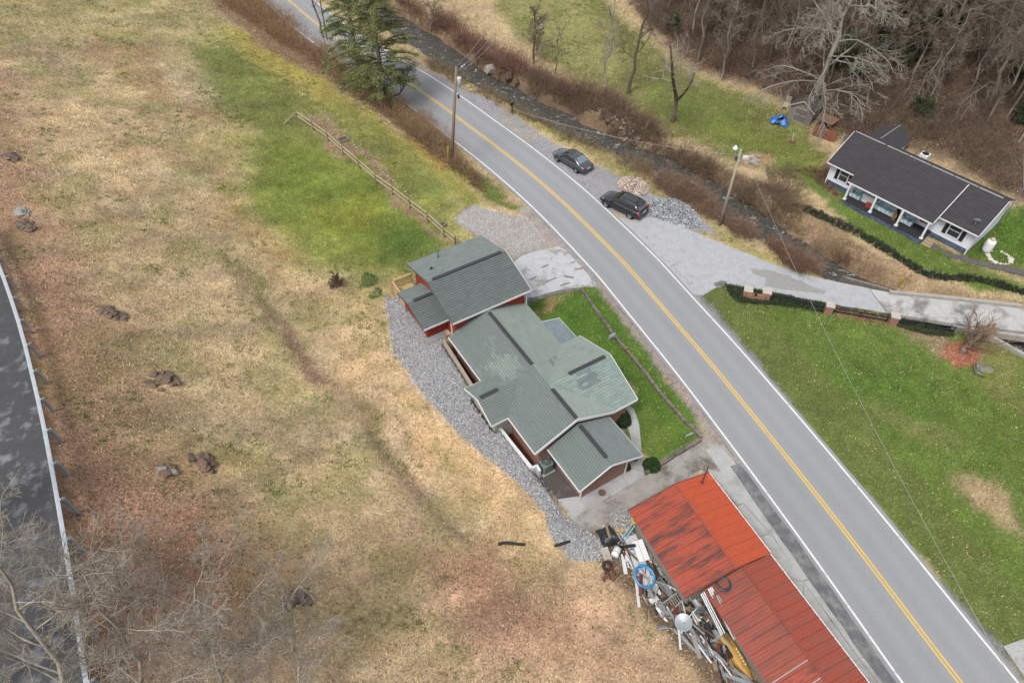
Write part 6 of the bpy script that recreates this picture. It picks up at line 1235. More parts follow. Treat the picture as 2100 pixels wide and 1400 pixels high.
# ---- evergreens
def evergreen(name, label, px, py, hgt, rad, seed, rgb=(58, 78, 44), n=900, base_h=.25, lean=(0, 0), leafsize=.30, top=1.0, group=None, cat='tree', stems=1, prof=None, gap=.30):
    rng = np.random.default_rng(seed); b = at(px, py); t = thing(name, label, cat, b, 0, group); c1, c2 = alb(112, 98, 84), alb(80, 70, 60)
    P0 = []; V = []; F = []; C = []; o = 0
    tr = wobbly((0, 0, -.2), (lean[0], lean[1], hgt), 8, .08, rng)
    nb = int(hgt * 11 * stems) if prof is None else int(hgt * 6)
    br = np.empty((nb, 6, 3)); zz = base_h * hgt + (1 - base_h) * hgt * rng.uniform(0, 1, nb) ** 1.1; az = rng.uniform(0, 6.28, nb)
    f = (zz / hgt); ln = rad * (np.clip(1.25 - f, .12, 1) ** .55 * np.clip(.45 + f * 2.2, 0, 1) if prof is None else prof(f)) * rng.uniform(.55, 1.1, nb)
    for s in range(6):
        k = s / 5; br[:, s, 0] = np.interp(zz, tr[:, 2], tr[:, 0]) + np.cos(az) * ln * k; br[:, s, 1] = np.interp(zz, tr[:, 2], tr[:, 1]) + np.sin(az) * ln * k; br[:, s, 2] = zz + ln * (.12 * k - .22 * k * k) + rng.normal(size=nb) * .04
    sg = [br[:, :-1].reshape(-1, 3), br[:, 1:].reshape(-1, 3), np.repeat((.012 + .012 * ln), 5), np.repeat((.008 + .010 * ln), 5), np.ones(nb * 5)]
    tk = tubes(tr[:-1], tr[1:], np.linspace(.022 * hgt, .004 * hgt, 8)[:-1], np.linspace(.022 * hgt, .004 * hgt, 8)[1:], 8)
    add_mesh('trunk', arrays_mesh('trunk', *tk, np.tile(c1, (len(tk[0]), 1))), bark_pale, t, True)
    wv, wf = tubes(*sg[:4], 4); tag(add_mesh('branches', arrays_mesh('branches', wv, wf, np.tile(c2, (len(wv), 1))), bark_pale, t), kind='stuff')
    # foliage sprays: clusters of small pointed leaves hung on the branches
    ns = n; bi = rng.choice(nb, ns, p=(ln / ln.sum())); kk = rng.uniform(gap, 1.05, ns); fi = np.clip(kk * 5, 0, 4.99); i = fi.astype(int); fr = (fi - i)[:, None]
    c = br[bi, i] * (1 - fr) + br[bi, np.minimum(i + 1, 5)] * fr
    per = 22; pos = np.repeat(c, per, axis=0) + rng.normal(size=(ns * per, 3)) * np.array([.20, .20, .10]) * (leafsize / .3)
    tone = np.repeat(rng.uniform(.55, 1.35, ns), per)[:, None] * rng.uniform(.75, 1.25, ns * per)[:, None]; hue = np.repeat(rng.uniform(0, 1, ns), per)[:, None]
    col = (np.array(alb(*rgb))[None] * (1 - hue * .5) + np.array(alb(150, 160, 88))[None] * hue * .5) * tone
    bv = np.array([(0, -.5, 0), (.22, 0, .05), (0, .6, -.08), (-.22, 0, .05)]); bf = np.array([(0, 1, 2), (0, 2, 3)])
    s = rng.uniform(.5, 1.1, ns * per)[:, None] * leafsize * .62; V, F, CC = bulk(bv, bf, pos, rand_rot(len(pos), None, rng), np.repeat(s, 3, 1), col)
    add_mesh('foliage', arrays_mesh('foliage', V, F, CC), needle_m, t); return t
leaf_m = mat('leaf', None, .75, vary=.2, scale=2, attr='Col', spec=.25)
def needle_material():
    m = bpy.data.materials.new('soft_needles'); m.use_nodes = True; n = m.node_tree.nodes; l = m.node_tree.links; c = n.new('ShaderNodeVertexColor'); c.layer_name = 'Col'; b = n['Principled BSDF']; b.inputs['Roughness'].default_value = .7; l.new(c.outputs[0], b.inputs['Base Color'])
    t = n.new('ShaderNodeBsdfTranslucent'); l.new(c.outputs[0], t.inputs[0]); x = n.new('ShaderNodeMixShader'); x.inputs[0].default_value = .4; l.new(b.outputs[0], x.inputs[1]); l.new(t.outputs[0], x.inputs[2]); l.new(x.outputs[0], n['Material Output'].inputs[0]); return m
needle_m = needle_material()
evergreen('evergreen_tree', 'tall green hemlock with two stems beside the road', 790, 214, 15, 5.0, 91, n=1750, base_h=.10, lean=(.2, .3), rgb=(158, 168, 100), leafsize=.29, gap=.35)
evergreen('evergreen_tree', 'second darker hemlock just left of the tall one', 744, 178, 14, 4.6, 92, n=1500, base_h=.12, lean=(-.2, .3), rgb=(142, 160, 94), leafsize=.29, gap=.35)
# low crooked limb over the road
rng = np.random.default_rng(93); hb = at(792, 214)
lim = np.array([P(792, 195, 1.4), P(815, 197, 1.5), P(826, 185, 2.2), P(833, 165, 3.2), P(840, 140, 4.2)]) - np.array(hb)
lt_ = thing('leaning_limb', 'low crooked evergreen limb reaching out over the road', 'branch', hb); sg = branch_system(rng, resample(lim, .3), .13, [dict(n=12, t0=.35, ang=(35, 80), len=(.3, .55), up=.05, wob=.2, m=5, rad=.5, rmin=.02), dict(n=5, t0=.3, ang=(25, 60), len=(.35, .6), wob=.2, m=3, rmin=.01)])
add_mesh('limb', wood_mesh('limb', sg, sg[4] >= 0, 5, alb(92, 78, 66), alb(70, 60, 50), rng), bark_pale, lt_)
tips = sg[5][:, -1]; tips = tips[rng.choice(len(tips), min(60, len(tips)), replace=False)]; pos = np.repeat(tips, 40, 0) + rng.normal(size=(len(tips) * 40, 3)) * .2; bv = np.array([(0, -.5, 0), (.2, 0, .05), (0, .6, -.05), (-.2, 0, .05)]); bf = np.array([(0, 1, 2), (0, 2, 3)])
V, F, CC = bulk(bv, bf, pos, rand_rot(len(pos), None, rng), np.repeat(rng.uniform(.08, .17, len(pos))[:, None], 3, 1), np.array(alb(92, 112, 60))[None] * rng.uniform(.6, 1.4, len(pos))[:, None]); add_mesh('foliage', arrays_mesh('foliage', V, F, CC), leaf_m, lt_)
for k, (px, py, h, r, lab) in enumerate([(1835, 70, 7, 3.0, 'dark evergreen on the slope below the top edge'), (1785, 110, 5, 2.3, 'dark evergreen beside the drooping tree crown'), (1890, 30, 7, 2.8, 'dark evergreen at the top edge of the slope'), (2105, 165, 5.5, 1.8, 'dark evergreen at the right edge of the slope'), (1950, 50, 5, 2.0, 'dark evergreen right of the others at the top'), (1380, 68, 2.6, 1.0, 'small dark evergreen among the bare woods trees'), (1760, 150, 3.2, 1.5, 'low green laurel under the drooping tree'), (1860, 120, 4, 2.2, 'dark laurel thicket in the middle of the slope'), (1870, 60, 8, 3.2, 'tall dark evergreen in the middle of the upper slope'), (1810, 30, 8, 3.0, 'tall dark evergreen left of the middle one at the top'), (1930, 20, 7, 2.6, 'tall dark evergreen right of the middle one at the top'), (1720, 130, 3.5, 1.8, 'low dark laurel left of the drooping crown'), (1890, 230, 1.6, 1.6, 'low dark laurel patch above the white house roof'), (2095, 250, 2.2, 1.0, 'small green laurel at the right edge above the white house')]):
    evergreen('evergreen_tree', lab, px, py, h, r, 110 + k, rgb=(50, 70, 42), n=int(170 * h), base_h=.06, leafsize=.36, group='evergreens on the wooded slope', gap=.2)

# ---- clipped shrubs by the house
def shrub(label, x, y, z, rx, rz_, seed, rgb=(44, 74, 30), n=5200, ball=True, cat='shrub'):
    rng = np.random.default_rng(seed); t = thing('shrub', label, cat, (x, y, z)); d = rng.normal(size=(n, 3)); d /= np.linalg.norm(d, axis=1, keepdims=True); d[:, 2] = np.abs(d[:, 2]) * 1.0
    rad_ = rng.uniform(.62, 1.0, n) ** .6 * (1 + .5 * (fbm(d[:, 0] * 2 + d[:, 2] + seed, d[:, 1] * 2 - d[:, 2], .5, seed, 3) - .5)); pos = d * rad_[:, None] * np.array([rx, rx, rz_])
    col = np.array(alb(*rgb))[None] * rng.uniform(.5, 1.5, n)[:, None]; bv = np.array([(0, -.5, 0), (.3, 0, .05), (0, .5, 0), (-.3, 0, .05)]); bf = np.array([(0, 1, 2), (0, 2, 3)])
    V, F, CC = bulk(bv, bf, pos, rand_rot(n, None, rng), np.repeat(rng.uniform(.06, .13, n)[:, None], 3, 1), col); add_mesh('foliage', arrays_mesh('foliage', V, F, CC), leaf_m, t)
    rngs = wobbly((0, 0, -.1), (0, 0, rz_ * .6), 4, .02, rng); V, F = tubes(rngs[:-1], rngs[1:], .05, .03, 6); add_mesh('stem', arrays_mesh('stem', V, F, np.tile(alb(90, 76, 62), (len(V), 1))), bark_pale, t)
q = P(1336, 955, .1); shrub('round clipped dark green bush at the front path corner', q[0], q[1], 0, .62, .85, 121)
q = P(1274, 862, .1); shrub('large dark evergreen bush between the front path and the brick wall', q[0], q[1], 0, .75, 1.1, 122, (40, 62, 30))
q = P(1290, 920, .1); shrub('low leafy yellow-green plant beside the front path', q[0], q[1], 0, .4, .5, 123, (92, 110, 44), 1500)
q = P(1300, 935, .1); shrub('dark low bush by the garage front corner', q[0], q[1], 0, .4, .5, 124, (48, 66, 34), 1500)
q = P(1286, 958, .1); shrub('reddish low bush at the garage corner', q[0], q[1], 0, .3, .45, 125, (96, 44, 34), 900)
g = at(750, 575); shrub('low dark green weed clump in the meadow near the cottage', g[0], g[1], g[2], 1.0, .10, 126, (96, 124, 62), 1500, cat='plant')
g = at(765, 600); shrub('small dark green weed patch below the weed clump near the cottage', g[0], g[1], g[2], .8, .09, 127, (100, 126, 64), 900, cat='plant')

# ---- hedge along the white house lawn
hg = thing('hedge', 'irregular dark green hedge along the front lawn of the white house', 'hedge', at(1640, 430)); rng = np.random.default_rng(130)
hp = resample(np.array([at(*q) for q in [(1635, 425), (1670, 440), (1705, 455), (1740, 472), (1775, 490), (1800, 505), (1850, 535), (1890, 562), (1930, 572), (1985, 572), (2030, 580), (2110, 605)]]), .55)
pos = []; 
for i, c in enumerate(hp):
    k = int(420 * rng.uniform(.6, 1.2)); d = rng.normal(size=(k, 3)); d /= np.linalg.norm(d, axis=1, keepdims=True); d[:, 2] = np.abs(d[:, 2]); s = rng.uniform(.55, .95) * (1.0 if i < len(hp) * .45 else .85)
    pos.append(c[None] + d * rng.uniform(.55, 1, k)[:, None] * np.array([.62 * s, .62 * s, .95 * s]))
pos = np.concatenate(pos); col = np.array(alb(58, 68, 48))[None] * rng.uniform(.4, 1.5, len(pos))[:, None]; V, F, CC = bulk(bv, bf, pos - np.array(hg.location), rand_rot(len(pos), None, rng), np.repeat(rng.uniform(.10, .19, len(pos))[:, None], 3, 1), col); add_mesh('foliage', arrays_mesh('foliage', V, F, CC), leaf_m, hg)
# ground-cover ivy round the brick pillars
def ground_cover(name, label_rgb, poly, n, zmax, size, seed):
    rng = np.random.default_rng(seed); w = np.array(poly); x = rng.uniform(w[:, 0].min(), w[:, 0].max(), n * 3); y = rng.uniform(w[:, 1].min(), w[:, 1].max(), n * 3); m = in_poly(x, y, w); x, y = x[m][:n], y[m][:n]
    z = ground_z(x, y) + rng.uniform(.0, zmax, len(x)) * (.5 + fbm(x, y, .7, seed)); col = np.array(alb(*label_rgb))[None] * rng.uniform(.45, 1.5, len(x))[:, None]
    V, F, CC = bulk(bv, bf, np.c_[x, y, z], rand_rot(len(x), None, rng), np.repeat(rng.uniform(.6, 1.2, len(x))[:, None] * size, 3, 1), col); o = add_mesh(name, arrays_mesh(name, V, F, CC), leaf_m); return tag(o, kind='stuff')
ground_cover('ivy_ground_cover', (58, 74, 44), Pl([(1485, 583), (1540, 592), (1690, 622), (1700, 645), (1640, 632), (1560, 625), (1515, 622), (1495, 605)]), 9000, .3, .15, 140)
ground_cover('ivy_ground_cover', (62, 74, 48), Pl([(1830, 652), (1950, 668), (1958, 690), (1900, 690), (1840, 670)]), 4000, .3, .15, 141)

# ---- brush thickets: uncountable tangles of thin stems
def thicket(name, outline, n, hgt, rgb, rgb2, seed, r=.019, spread=.5, segs=4, branches=2, edge=None, sink=0.0):
    rng = np.random.default_rng(seed); w = Gf(*np.array(outline, float).T)[:, :2]
    x = rng.uniform(w[:, 0].min(), w[:, 0].max(), n * 6); y = rng.uniform(w[:, 1].min(), w[:, 1].max(), n * 6); m = in_poly(x + (fbm(x, y, 2, seed) - .5) * 2, y, w) & (seg_dist(x, y, CREEK_L)[0] > 1.9); x, y = x[m], y[m]
    dn = fbm(x, y, 2.2, seed + 3, 3); keep = rng.uniform(0, 1, len(x)) < sstep(.28, .60, dn) + .16; x, y, dn = x[keep][:n], y[keep][:n], dn[keep][:n]; k = len(x)
    n0 = int(k * .72); x, y, dn, k = x[:n0], y[:n0], dn[:n0], n0; h = hgt * rng.uniform(.3, 1.25, k) * (.25 + 1.5 * dn); z = ground_z(x, y)
    d = np.c_[rng.normal(size=(k, 2)) * spread, np.ones(k)]; d /= np.linalg.norm(d, axis=1, keepdims=True); pts = np.empty((k, segs + 1, 3)); pts[:, 0] = np.c_[x, y, z - .05]; dr = d
    for s in range(1, segs + 1):
        dr = dr + rng.normal(size=(k, 3)) * .22; dr[:, 2] -= .10 * s / segs; dr /= np.linalg.norm(dr, axis=1, keepdims=True); pts[:, s] = pts[:, s - 1] + dr * (h / segs)[:, None]
    P0 = [pts[:, :-1].reshape(-1, 3)]; P1 = [pts[:, 1:].reshape(-1, 3)]; R0 = [np.tile(np.linspace(r, r * .5, segs), k)]; tone = rng.uniform(0, 1, k); CI = [np.repeat(tone, segs)]
    for b_ in range(branches):
        i = rng.integers(1, segs, k); o = pts[np.arange(k), i]; e = rng.normal(size=(k, 3)); e[:, 2] = np.abs(e[:, 2]) * .8; e /= np.linalg.norm(e, axis=1, keepdims=True); q1 = o + e * (h * rng.uniform(.2, .45, k))[:, None]; q2 = q1 + (e + rng.normal(size=(k, 3)) * .4) * (h * .18)[:, None]
        P0 += [o, q1]; P1 += [q1, q2]; R0 += [np.full(k, r * .6), np.full(k, r * .5)]; CI += [tone, tone]
    P0, P1, R0, CI = np.concatenate(P0), np.concatenate(P1), np.concatenate(R0), np.concatenate(CI)
    V, F = tubes(P0, P1, R0, R0 * .75, 3); ca, cb = np.array(alb(*rgb)), np.array(alb(*rgb2)); c = ca[None] * (1 - CI[:, None]) + cb[None] * CI[:, None]; c = c * rng.uniform(.6, 1.4, len(c))[:, None]
    return tag(add_mesh(name, arrays_mesh(name, V, F, np.repeat(c, 6, 0)), bark_pale), kind='stuff')
thicket('roadside_brush', [(400, -30), (470, 15), (560, 80), (640, 130), (700, 180), (760, 215), (740, 160), (660, 80), (560, 20), (500, -30)], 4200, 2.2, (148, 122, 94), (172, 134, 98), 150)
thicket('roadside_brush', [(740, 200), (800, 250), (860, 290), (915, 340), (950, 360), (938, 320), (900, 275), (850, 240), (800, 210)], 3000, 2.0, (148, 122, 94), (172, 140, 104), 151)
thicket('roadside_brush', [(915, 330), (940, 370), (990, 395), (980, 370), (950, 340)], 450, 1.0, (132, 106, 80), (156, 126, 92), 152)
thicket('creek_bank_brush', [(800, 0), (900, 40), (1000, 90), (1080, 140), (1090, 170), (1010, 150), (930, 95), (860, 50)], 5200, 2.4, (132, 100, 86), (146, 108, 92), 153)
thicket('creek_bank_brush', [(860, 105), (940, 140), (1000, 185), (1090, 225), (1170, 270), (1230, 310), (1330, 340), (1345, 365), (1260, 340), (1160, 285), (1080, 245), (980, 200), (880, 140)], 5000, 1.2, (154, 136, 104), (132, 116, 88), 154, segs=3, branches=1, spread=.35)
thicket('creek_bank_brush', [(1080, 150), (1180, 190), (1260, 210), (1330, 260), (1400, 310), (1460, 340), (1440, 370), (1350, 320), (1260, 280), (1170, 235), (1090, 190)], 6500, 1.9, (124, 102, 84), (140, 112, 94), 155)
thicket('creek_bank_brush', [(1350, 365), (1420, 390), (1480, 430), (1560, 490), (1540, 500), (1470, 460), (1390, 410), (1340, 390)], 3200, 1.6, (150, 118, 98), (144, 122, 100), 156)
thicket('creek_bank_brush', [(1430, 340), (1520, 370), (1600, 390), (1640, 430), (1640, 500), (1560, 450), (1490, 410), (1430, 375)], 4200, 1.5, (128, 110, 86), (146, 124, 98), 157)
thicket('creek_bank_brush', [(1580, 480), (1660, 510), (1740, 560), (1720, 575), (1640, 560), (1580, 510)], 2600, 1.4, (148, 112, 92), (136, 110, 90), 158)
thicket('dry_grass_clumps', [(1600, 440), (1700, 470), (1800, 530), (1900, 590), (2100, 640), (2100, 622), (1930, 600), (1800, 585), (1700, 540), (1620, 500)], 3200, .7, (176, 156, 116), (150, 128, 94), 159, segs=2, branches=1, r=.012)
thicket('understory_brush', [(1300, 30), (1450, 130), (1600, 200), (1760, 280), (1900, 290), (2060, 390), (2110, 380), (2110, -20), (1300, -20)], 20000, 1.6, (108, 88, 74), (138, 116, 98), 160, segs=3, r=.014)
thicket('garden_weeds', [(1630, 350), (1700, 335), (1700, 372), (1730, 410), (1690, 390)], 500, .6, (110, 86, 68), (130, 100, 78), 161)
thicket('bank_shrubs', [(1560, 350), (1620, 340), (1650, 390), (1640, 430), (1580, 410)], 500, 1.1, (138, 122, 96), (124, 108, 84), 162)

# ================================================================== GRASS, LEAVES, STONES
def in_view(x, y, z, pad=60):
    c, s = math.cos(PITCH), math.sin(PITCH); dz = z - CAM_H; dep = y * c - dz * s; up = y * s + dz * c
    px = 1050 + 1400 * x / dep; py = 700 - 1400 * up / dep; return (dep > 1) & (px > -pad) & (px < 2100 + pad) & (py > -pad) & (py < 1400 + pad)
def scatter(n, weight, seed, x0=-84, x1=76, y0=4, y1=122):
    rng = np.random.default_rng(seed); x = rng.uniform(x0, x1, n); y = rng.uniform(y0, y1, n); w = read_grid(weight, x, y); m = rng.uniform(0, 1, n) < w; x, y = x[m], y[m]; z = ground_z(x, y); v = in_view(x, y, z); return x[v], y[v], z[v], rng
paved = np.zeros((NY, NX)); d_, _, _ = seg_dist(GX, GY, ROAD_L); paved[d_ < 3.5] = 1
for f in FLAT0 + [np.array(HOUSE_PAD)]: paved[poly_sd(GX, GY, f) > .05] = 1
d_, sd_, _ = seg_dist(GX, GY, RAIL_L); paved[(sd_ < 0) & (d_ > .2) & (d_ < 9)] = 1; d_, _, _ = seg_dist(GX, GY, CREEK_L); paved[d_ < 1.6] = 1
lawn_in = poly_sd(GX, GY, Pl([(1085, 625), (1190, 592), (1260, 690), (1430, 885), (1345, 940), (1318, 930), (1318, 870), (1305, 830), (1240, 720), (1180, 680), (1150, 645), (1110, 650)])) > 0
paved[lawn_in] = 0
open_ = (1 - paved) * (1 - np.clip(STO * 1.3, 0, 1))
def blades(name, weight, n, hgt, wid, seed, tint, tint_k):
    x, y, z, rng = scatter(n, weight, seed); k = len(x); base = read_grid(COLG, x, y); a = rng.uniform(0, 6.28, k); t = rng.uniform(.4, 1.2, k); h = hgt * rng.uniform(.5, 1.3, k); w = wid * rng.uniform(.6, 1.3, k)
    dx, dy = np.cos(a), np.sin(a); p = np.c_[x, y, z]; V = np.empty((k, 3, 3)); V[:, 0] = p + np.c_[-dy * w, dx * w, np.full(k, -.01)]; V[:, 1] = p - np.c_[-dy * w, dx * w, np.full(k, .01)]; V[:, 2] = p + np.c_[dx * np.sin(t) * h, dy * np.sin(t) * h, np.cos(t) * h]
    tk = (rng.uniform(0, 1, k) < tint_k)[:, None] * rng.uniform(.3, 1, k)[:, None]; ti = np.array([alb(*c) for c in tint])[rng.integers(0, len(tint), k)]; c = (base * (1 - tk) + ti * tk) * rng.uniform(.45, 1.75, k)[:, None]
    return tag(add_mesh(name, arrays_mesh(name, V.reshape(-1, 3), np.arange(3 * k).reshape(-1, 3), np.repeat(c, 3, 0)), leaf_m), kind='stuff')
green = np.clip((COLG[..., 1] - COLG[..., 0]) * 60 + .35, 0, 1)
blades('meadow_grass', open_ * (1 - .75 * LIT) * (1 - .6 * green), 1700000, .17, .026, 171, [(206, 186, 140), (184, 160, 112), (150, 128, 90), (120, 122, 60)], .45)
blades('lawn_grass', open_ * green, 1500000, .13, .022, 172, [(146, 148, 78), (150, 148, 92), (78, 104, 38), (112, 132, 50)], .45)
# tufts of fresh grass in the dry meadow
def tufts(name, n, seed, weight, hgt, rgb, per=16):
    x, y, z, rng = scatter(n, weight, seed); k = len(x); x = np.repeat(x, per) + rng.normal(size=k * per) * .12; y = np.repeat(y, per) + rng.normal(size=k * per) * .12; z = ground_z(x, y); m = len(x); a = rng.uniform(0, 6.28, m); t = rng.uniform(.2, .9, m); h = hgt * rng.uniform(.5, 1.2, m); w = .022
    dx, dy = np.cos(a), np.sin(a); p = np.c_[x, y, z]; V = np.empty((m, 3, 3)); V[:, 0] = p + np.c_[-dy * w, dx * w, np.zeros(m)]; V[:, 1] = p - np.c_[-dy * w, dx * w, np.zeros(m)]; V[:, 2] = p + np.c_[dx * np.sin(t) * h, dy * np.sin(t) * h, np.cos(t) * h]
    c = np.array(alb(*rgb))[None] * rng.uniform(.6, 1.4, m)[:, None]; return tag(add_mesh(name, arrays_mesh(name, V.reshape(-1, 3), np.arange(3 * m).reshape(-1, 3), np.repeat(c, 3, 0)), leaf_m), kind='stuff')
cl = sstep(.50, .66, fbm(GX, GY, 2.6, 181, 4))
tufts('grass_tufts', 170000, 182, open_ * GRN * cl * (1 - green) * .75, .17, (106, 132, 48))
tufts('pale_straw_tufts', 160000, 183, open_ * (1 - green) * (1 - LIT) * .5 * sstep(.42, .62, fbm(GX, GY, 1.4, 199, 4)), .16, (206, 186, 142), 8)
# fallen leaves
def leaves(name, n, seed, weight, rgbs, size=.10):
    x, y, z, rng = scatter(n, weight, seed); k = len(x); c = np.array([alb(*q) for q in rgbs])[rng.integers(0, len(rgbs), k)] * rng.uniform(.6, 1.3, k)[:, None]
    V, F, CC = bulk(np.array([(-.5, 0, 0), (0, -.33, .1), (.5, 0, 0), (0, .33, .1)]), np.array([(0, 1, 2, 3)]), np.c_[x, y, z + .02], rand_rot(k, .7, rng), np.repeat(rng.uniform(.6, 1.2, k)[:, None] * size, 3, 1), c); return tag(add_mesh(name, arrays_mesh(name, V, F, CC), leaf_m), kind='stuff')
leaves('fallen_leaves', 950000, 191, open_ * np.clip(LIT, 0, 1) * (.25 + .75 * sstep(.38, .6, fbm(GX, GY, 1.8, 197, 4))), [(152, 108, 84), (186, 148, 120), (122, 86, 68), (206, 182, 158), (136, 106, 86), (172, 126, 98)], .125)
leaves('scattered_leaves', 60000, 192, open_ * .12 * (1 - .8 * green) * sstep(.5, .7, fbm(GX, GY, 3.0, 198, 4)), [(214, 196, 160), (190, 150, 110), (226, 214, 190)], .09)
# stones: the gravel bank, the gravel patch, the shoulder and two dumped piles
octa = np.array([(.5, 0, 0), (-.5, 0, 0), (0, .5, 0), (0, -.5, 0), (0, 0, .42), (0, 0, -.42)]); octf = np.array([(0, 2, 4), (2, 1, 4), (1, 3, 4), (3, 0, 4), (2, 0, 5), (1, 2, 5), (3, 1, 5), (0, 3, 5)])
rock_attr = mat('crushed_stone', None, .9, vary=.2, scale=9, attr='Col')
def stones(name, poly, n, size, rgbs, seed, pile=0, peak=None):
    rng = np.random.default_rng(seed); w = Gf(*np.array(poly, float).T)[:, :2]; x = rng.uniform(w[:, 0].min(), w[:, 0].max(), n * 5); y = rng.uniform(w[:, 1].min(), w[:, 1].max(), n * 5); sdv = poly_sd(x + (fbm(x, y, 1, seed) - .5) * .5, y + (fbm(x, y, 1, seed + 5) - .5) * .5, w); m = sdv > -.05; x, y, sdv = x[m][:n], y[m][:n], sdv[m][:n]; k = len(x)
    mx_ = max(sdv.max(), .1); z = ground_z(x, y) + size * .12 + (pile * np.sqrt(np.clip(sdv / mx_, 0, 1)) * rng.uniform(.4, 1, k) if pile else 0)
    c = np.array([alb(*q) for q in rgbs])[rng.integers(0, len(rgbs), k)] * rng.uniform(.75, 1.22, k)[:, None]; s = size * rng.uniform(.55, 1.4, (k, 1)) * rng.uniform(.7, 1.25, (k, 3))
    V, F, CC = bulk(octa + np.random.default_rng(seed + 1).normal(size=octa.shape) * .06, octf, np.c_[x, y, z], rand_rot(k, None, rng), s, CC if False else c); return tag(add_mesh(name, arrays_mesh(name, V, F, CC), rock_attr), kind='stuff')
GREYS = [(172, 173, 177), (194, 195, 198), (146, 147, 151), (212, 212, 212), (180, 174, 166), (128, 129, 133)]
stones('gravel_bank_stones', M_BED, 30000, .095, GREYS, 201)
stones('gravel_patch_stones', M_PATCH, 9000, .085, [(186, 182, 176), (206, 204, 200), (160, 156, 150), (176, 162, 148)], 202)
stones('shoulder_gravel', SHOULDER_R, 12000, .06, [(150, 150, 154), (120, 120, 122), (170, 170, 172), (110, 106, 100)], 203)
stones('grey_stone_pile', [(1325, 425), (1345, 405), (1385, 408), (1415, 425), (1440, 452), (1435, 468), (1400, 466), (1355, 452), (1335, 440)], 4200, .17, [(150, 154, 160), (182, 186, 190), (116, 120, 126), (200, 204, 208)], 204, .45)
stones('tan_stone_pile', [(1266, 375), (1280, 364), (1305, 366), (1325, 378), (1335, 392), (1320, 402), (1300, 398), (1272, 385)], 1300, .24, [(206, 188, 172), (184, 162, 146), (220, 208, 196), (150, 132, 120), (196, 178, 166)], 205, .55)
stones('yard_rubble', [(1250, 1050), (1280, 1045), (1292, 1060), (1290, 1085), (1262, 1080)], 500, .11, GREYS, 206)
stones('creek_bed_stones', [(860, 78), (985, 158), (1130, 234), (1300, 308), (1440, 378), (1570, 468), (1700, 552), (1690, 572), (1560, 488), (1430, 398), (1290, 328), (1120, 254), (975, 178), (850, 98)], 420, .4, [(120, 108, 94), (92, 82, 70), (150, 142, 132), (104, 96, 84)], 209)
stones('creek_stones', [(1220, 225), (1290, 225), (1330, 270), (1300, 300), (1240, 265)], 260, .45, [(150, 138, 122), (120, 110, 98), (176, 164, 148)], 207, .3)

# ================================================================== ROUND THE WHITE HOUSE
tank = thing('propane_tank', 'white upright propane tank beside the white house gable', 'tank', (*WF(15.9, -1.3), gz(WF(15.9, -1.3))), WA)
MB().lathe([(0, .1), (.3, .12), (.40, .25), (.42, .4), (.42, 1.15), (.38, 1.32), (.22, 1.42), (0, 1.44)], 18).build('shell', mat('tank_white', alb(232, 232, 230), .4, vary=.06, rgb2=alb(196, 170, 150), thr=(.62, .75)), tank, smooth=True); MB().lathe([(.2, 1.42), (.2, 1.56), (.16, 1.6), (0, 1.6)], 14).build('valve_dome', mat('tank_dome', alb(206, 176, 164), .5), tank); MB().lathe([(.3, 0), (.3, .13)], 14).build('foot_ring', galv, tank)
dish = thing('satellite_dish', 'grey satellite dish mounted on the white house roof corner', 'satellite dish', (*WF(14.2, -3.0), 3.35), WA)
def dish_parts(t, r, m, tilt=(0, 0, 0), arm=True):
    root = t; b = MB(); b.lathe([(0, 0), (r * .5, .05 * r), (r * .85, .15 * r), (r, .21 * r), (r * 1.03, .21 * r), (r * 1.03, .18 * r), (r * .86, .11 * r), (r * .5, .01 * r), (0, -.02)], 18); o = b.build('reflector', m, t, smooth=True); o.rotation_euler = tilt
    if arm: a = MB().bar((0, -r * .5, .1), (0, -r * .1, r * 1.25), .035).bar((0, -r * .1, r * 1.2), (0, r * .05, r * 1.25), .07).build('feed_arm', m, t); a.rotation_euler = tilt
    return o
o = dish_parts(dish, .32, mat('dish_grey', alb(158, 166, 172), .4, .2), (math.radians(-60), 0, .4)); o.location = (0, 0, .45); MB().tube([(0, .1, -.15), (0, .1, .3), (0, 0, .45)], .03, 6).build('mast', galv, dish)
cable_m = mat('pale_cable', alb(206, 206, 204), .5)
ms_ = thing('service_mast', 'pale electric service mast rising over the white house gable', 'mast', (*WF(15.3, 1.2), 4.4), WA); MB().tube([(0, 0, -2.2), (0, 0, 1.6), (.05, .15, 1.75)], .04, 8).build('pipe', galv, ms_); MB().lathe([(.09, 1.7), (.11, 1.8), (.03, 1.9)], 8).build('weatherhead', galv, ms_)
wire('service drop from the white house mast up to the right edge', (*WF(15.3, 1.2), 6.0), P(2110, 200, 9.0), .3, .014)
ac2 = thing('outdoor_unit', 'white outdoor condenser unit behind the white house', 'air conditioner', (*WF(5.6, 5.0), gz(WF(5.6, 5.0))), WA); bevel(MB().box(-.42, .42, -.42, .42, 0, 1.0).build('casing', white_trim, ac2), .05, 2); MB().lathe([(.34, 1.0), (.34, 1.03), (.3, 1.03), (.28, 1.005), (0, 1.005)], 16).build('fan_grille', black_m, ac2)
bw = thing('back_steps', 'pale wooden back steps behind the white house wing', 'steps', (*WF(4.3, 4.4), gz(WF(4.3, 4.4))), WA)
for k in range(3): MB().box(-.5, .5, -.4 + k * .3, -.12 + k * .3, 0, .6 - .18 * k).build('step', stm, bw)
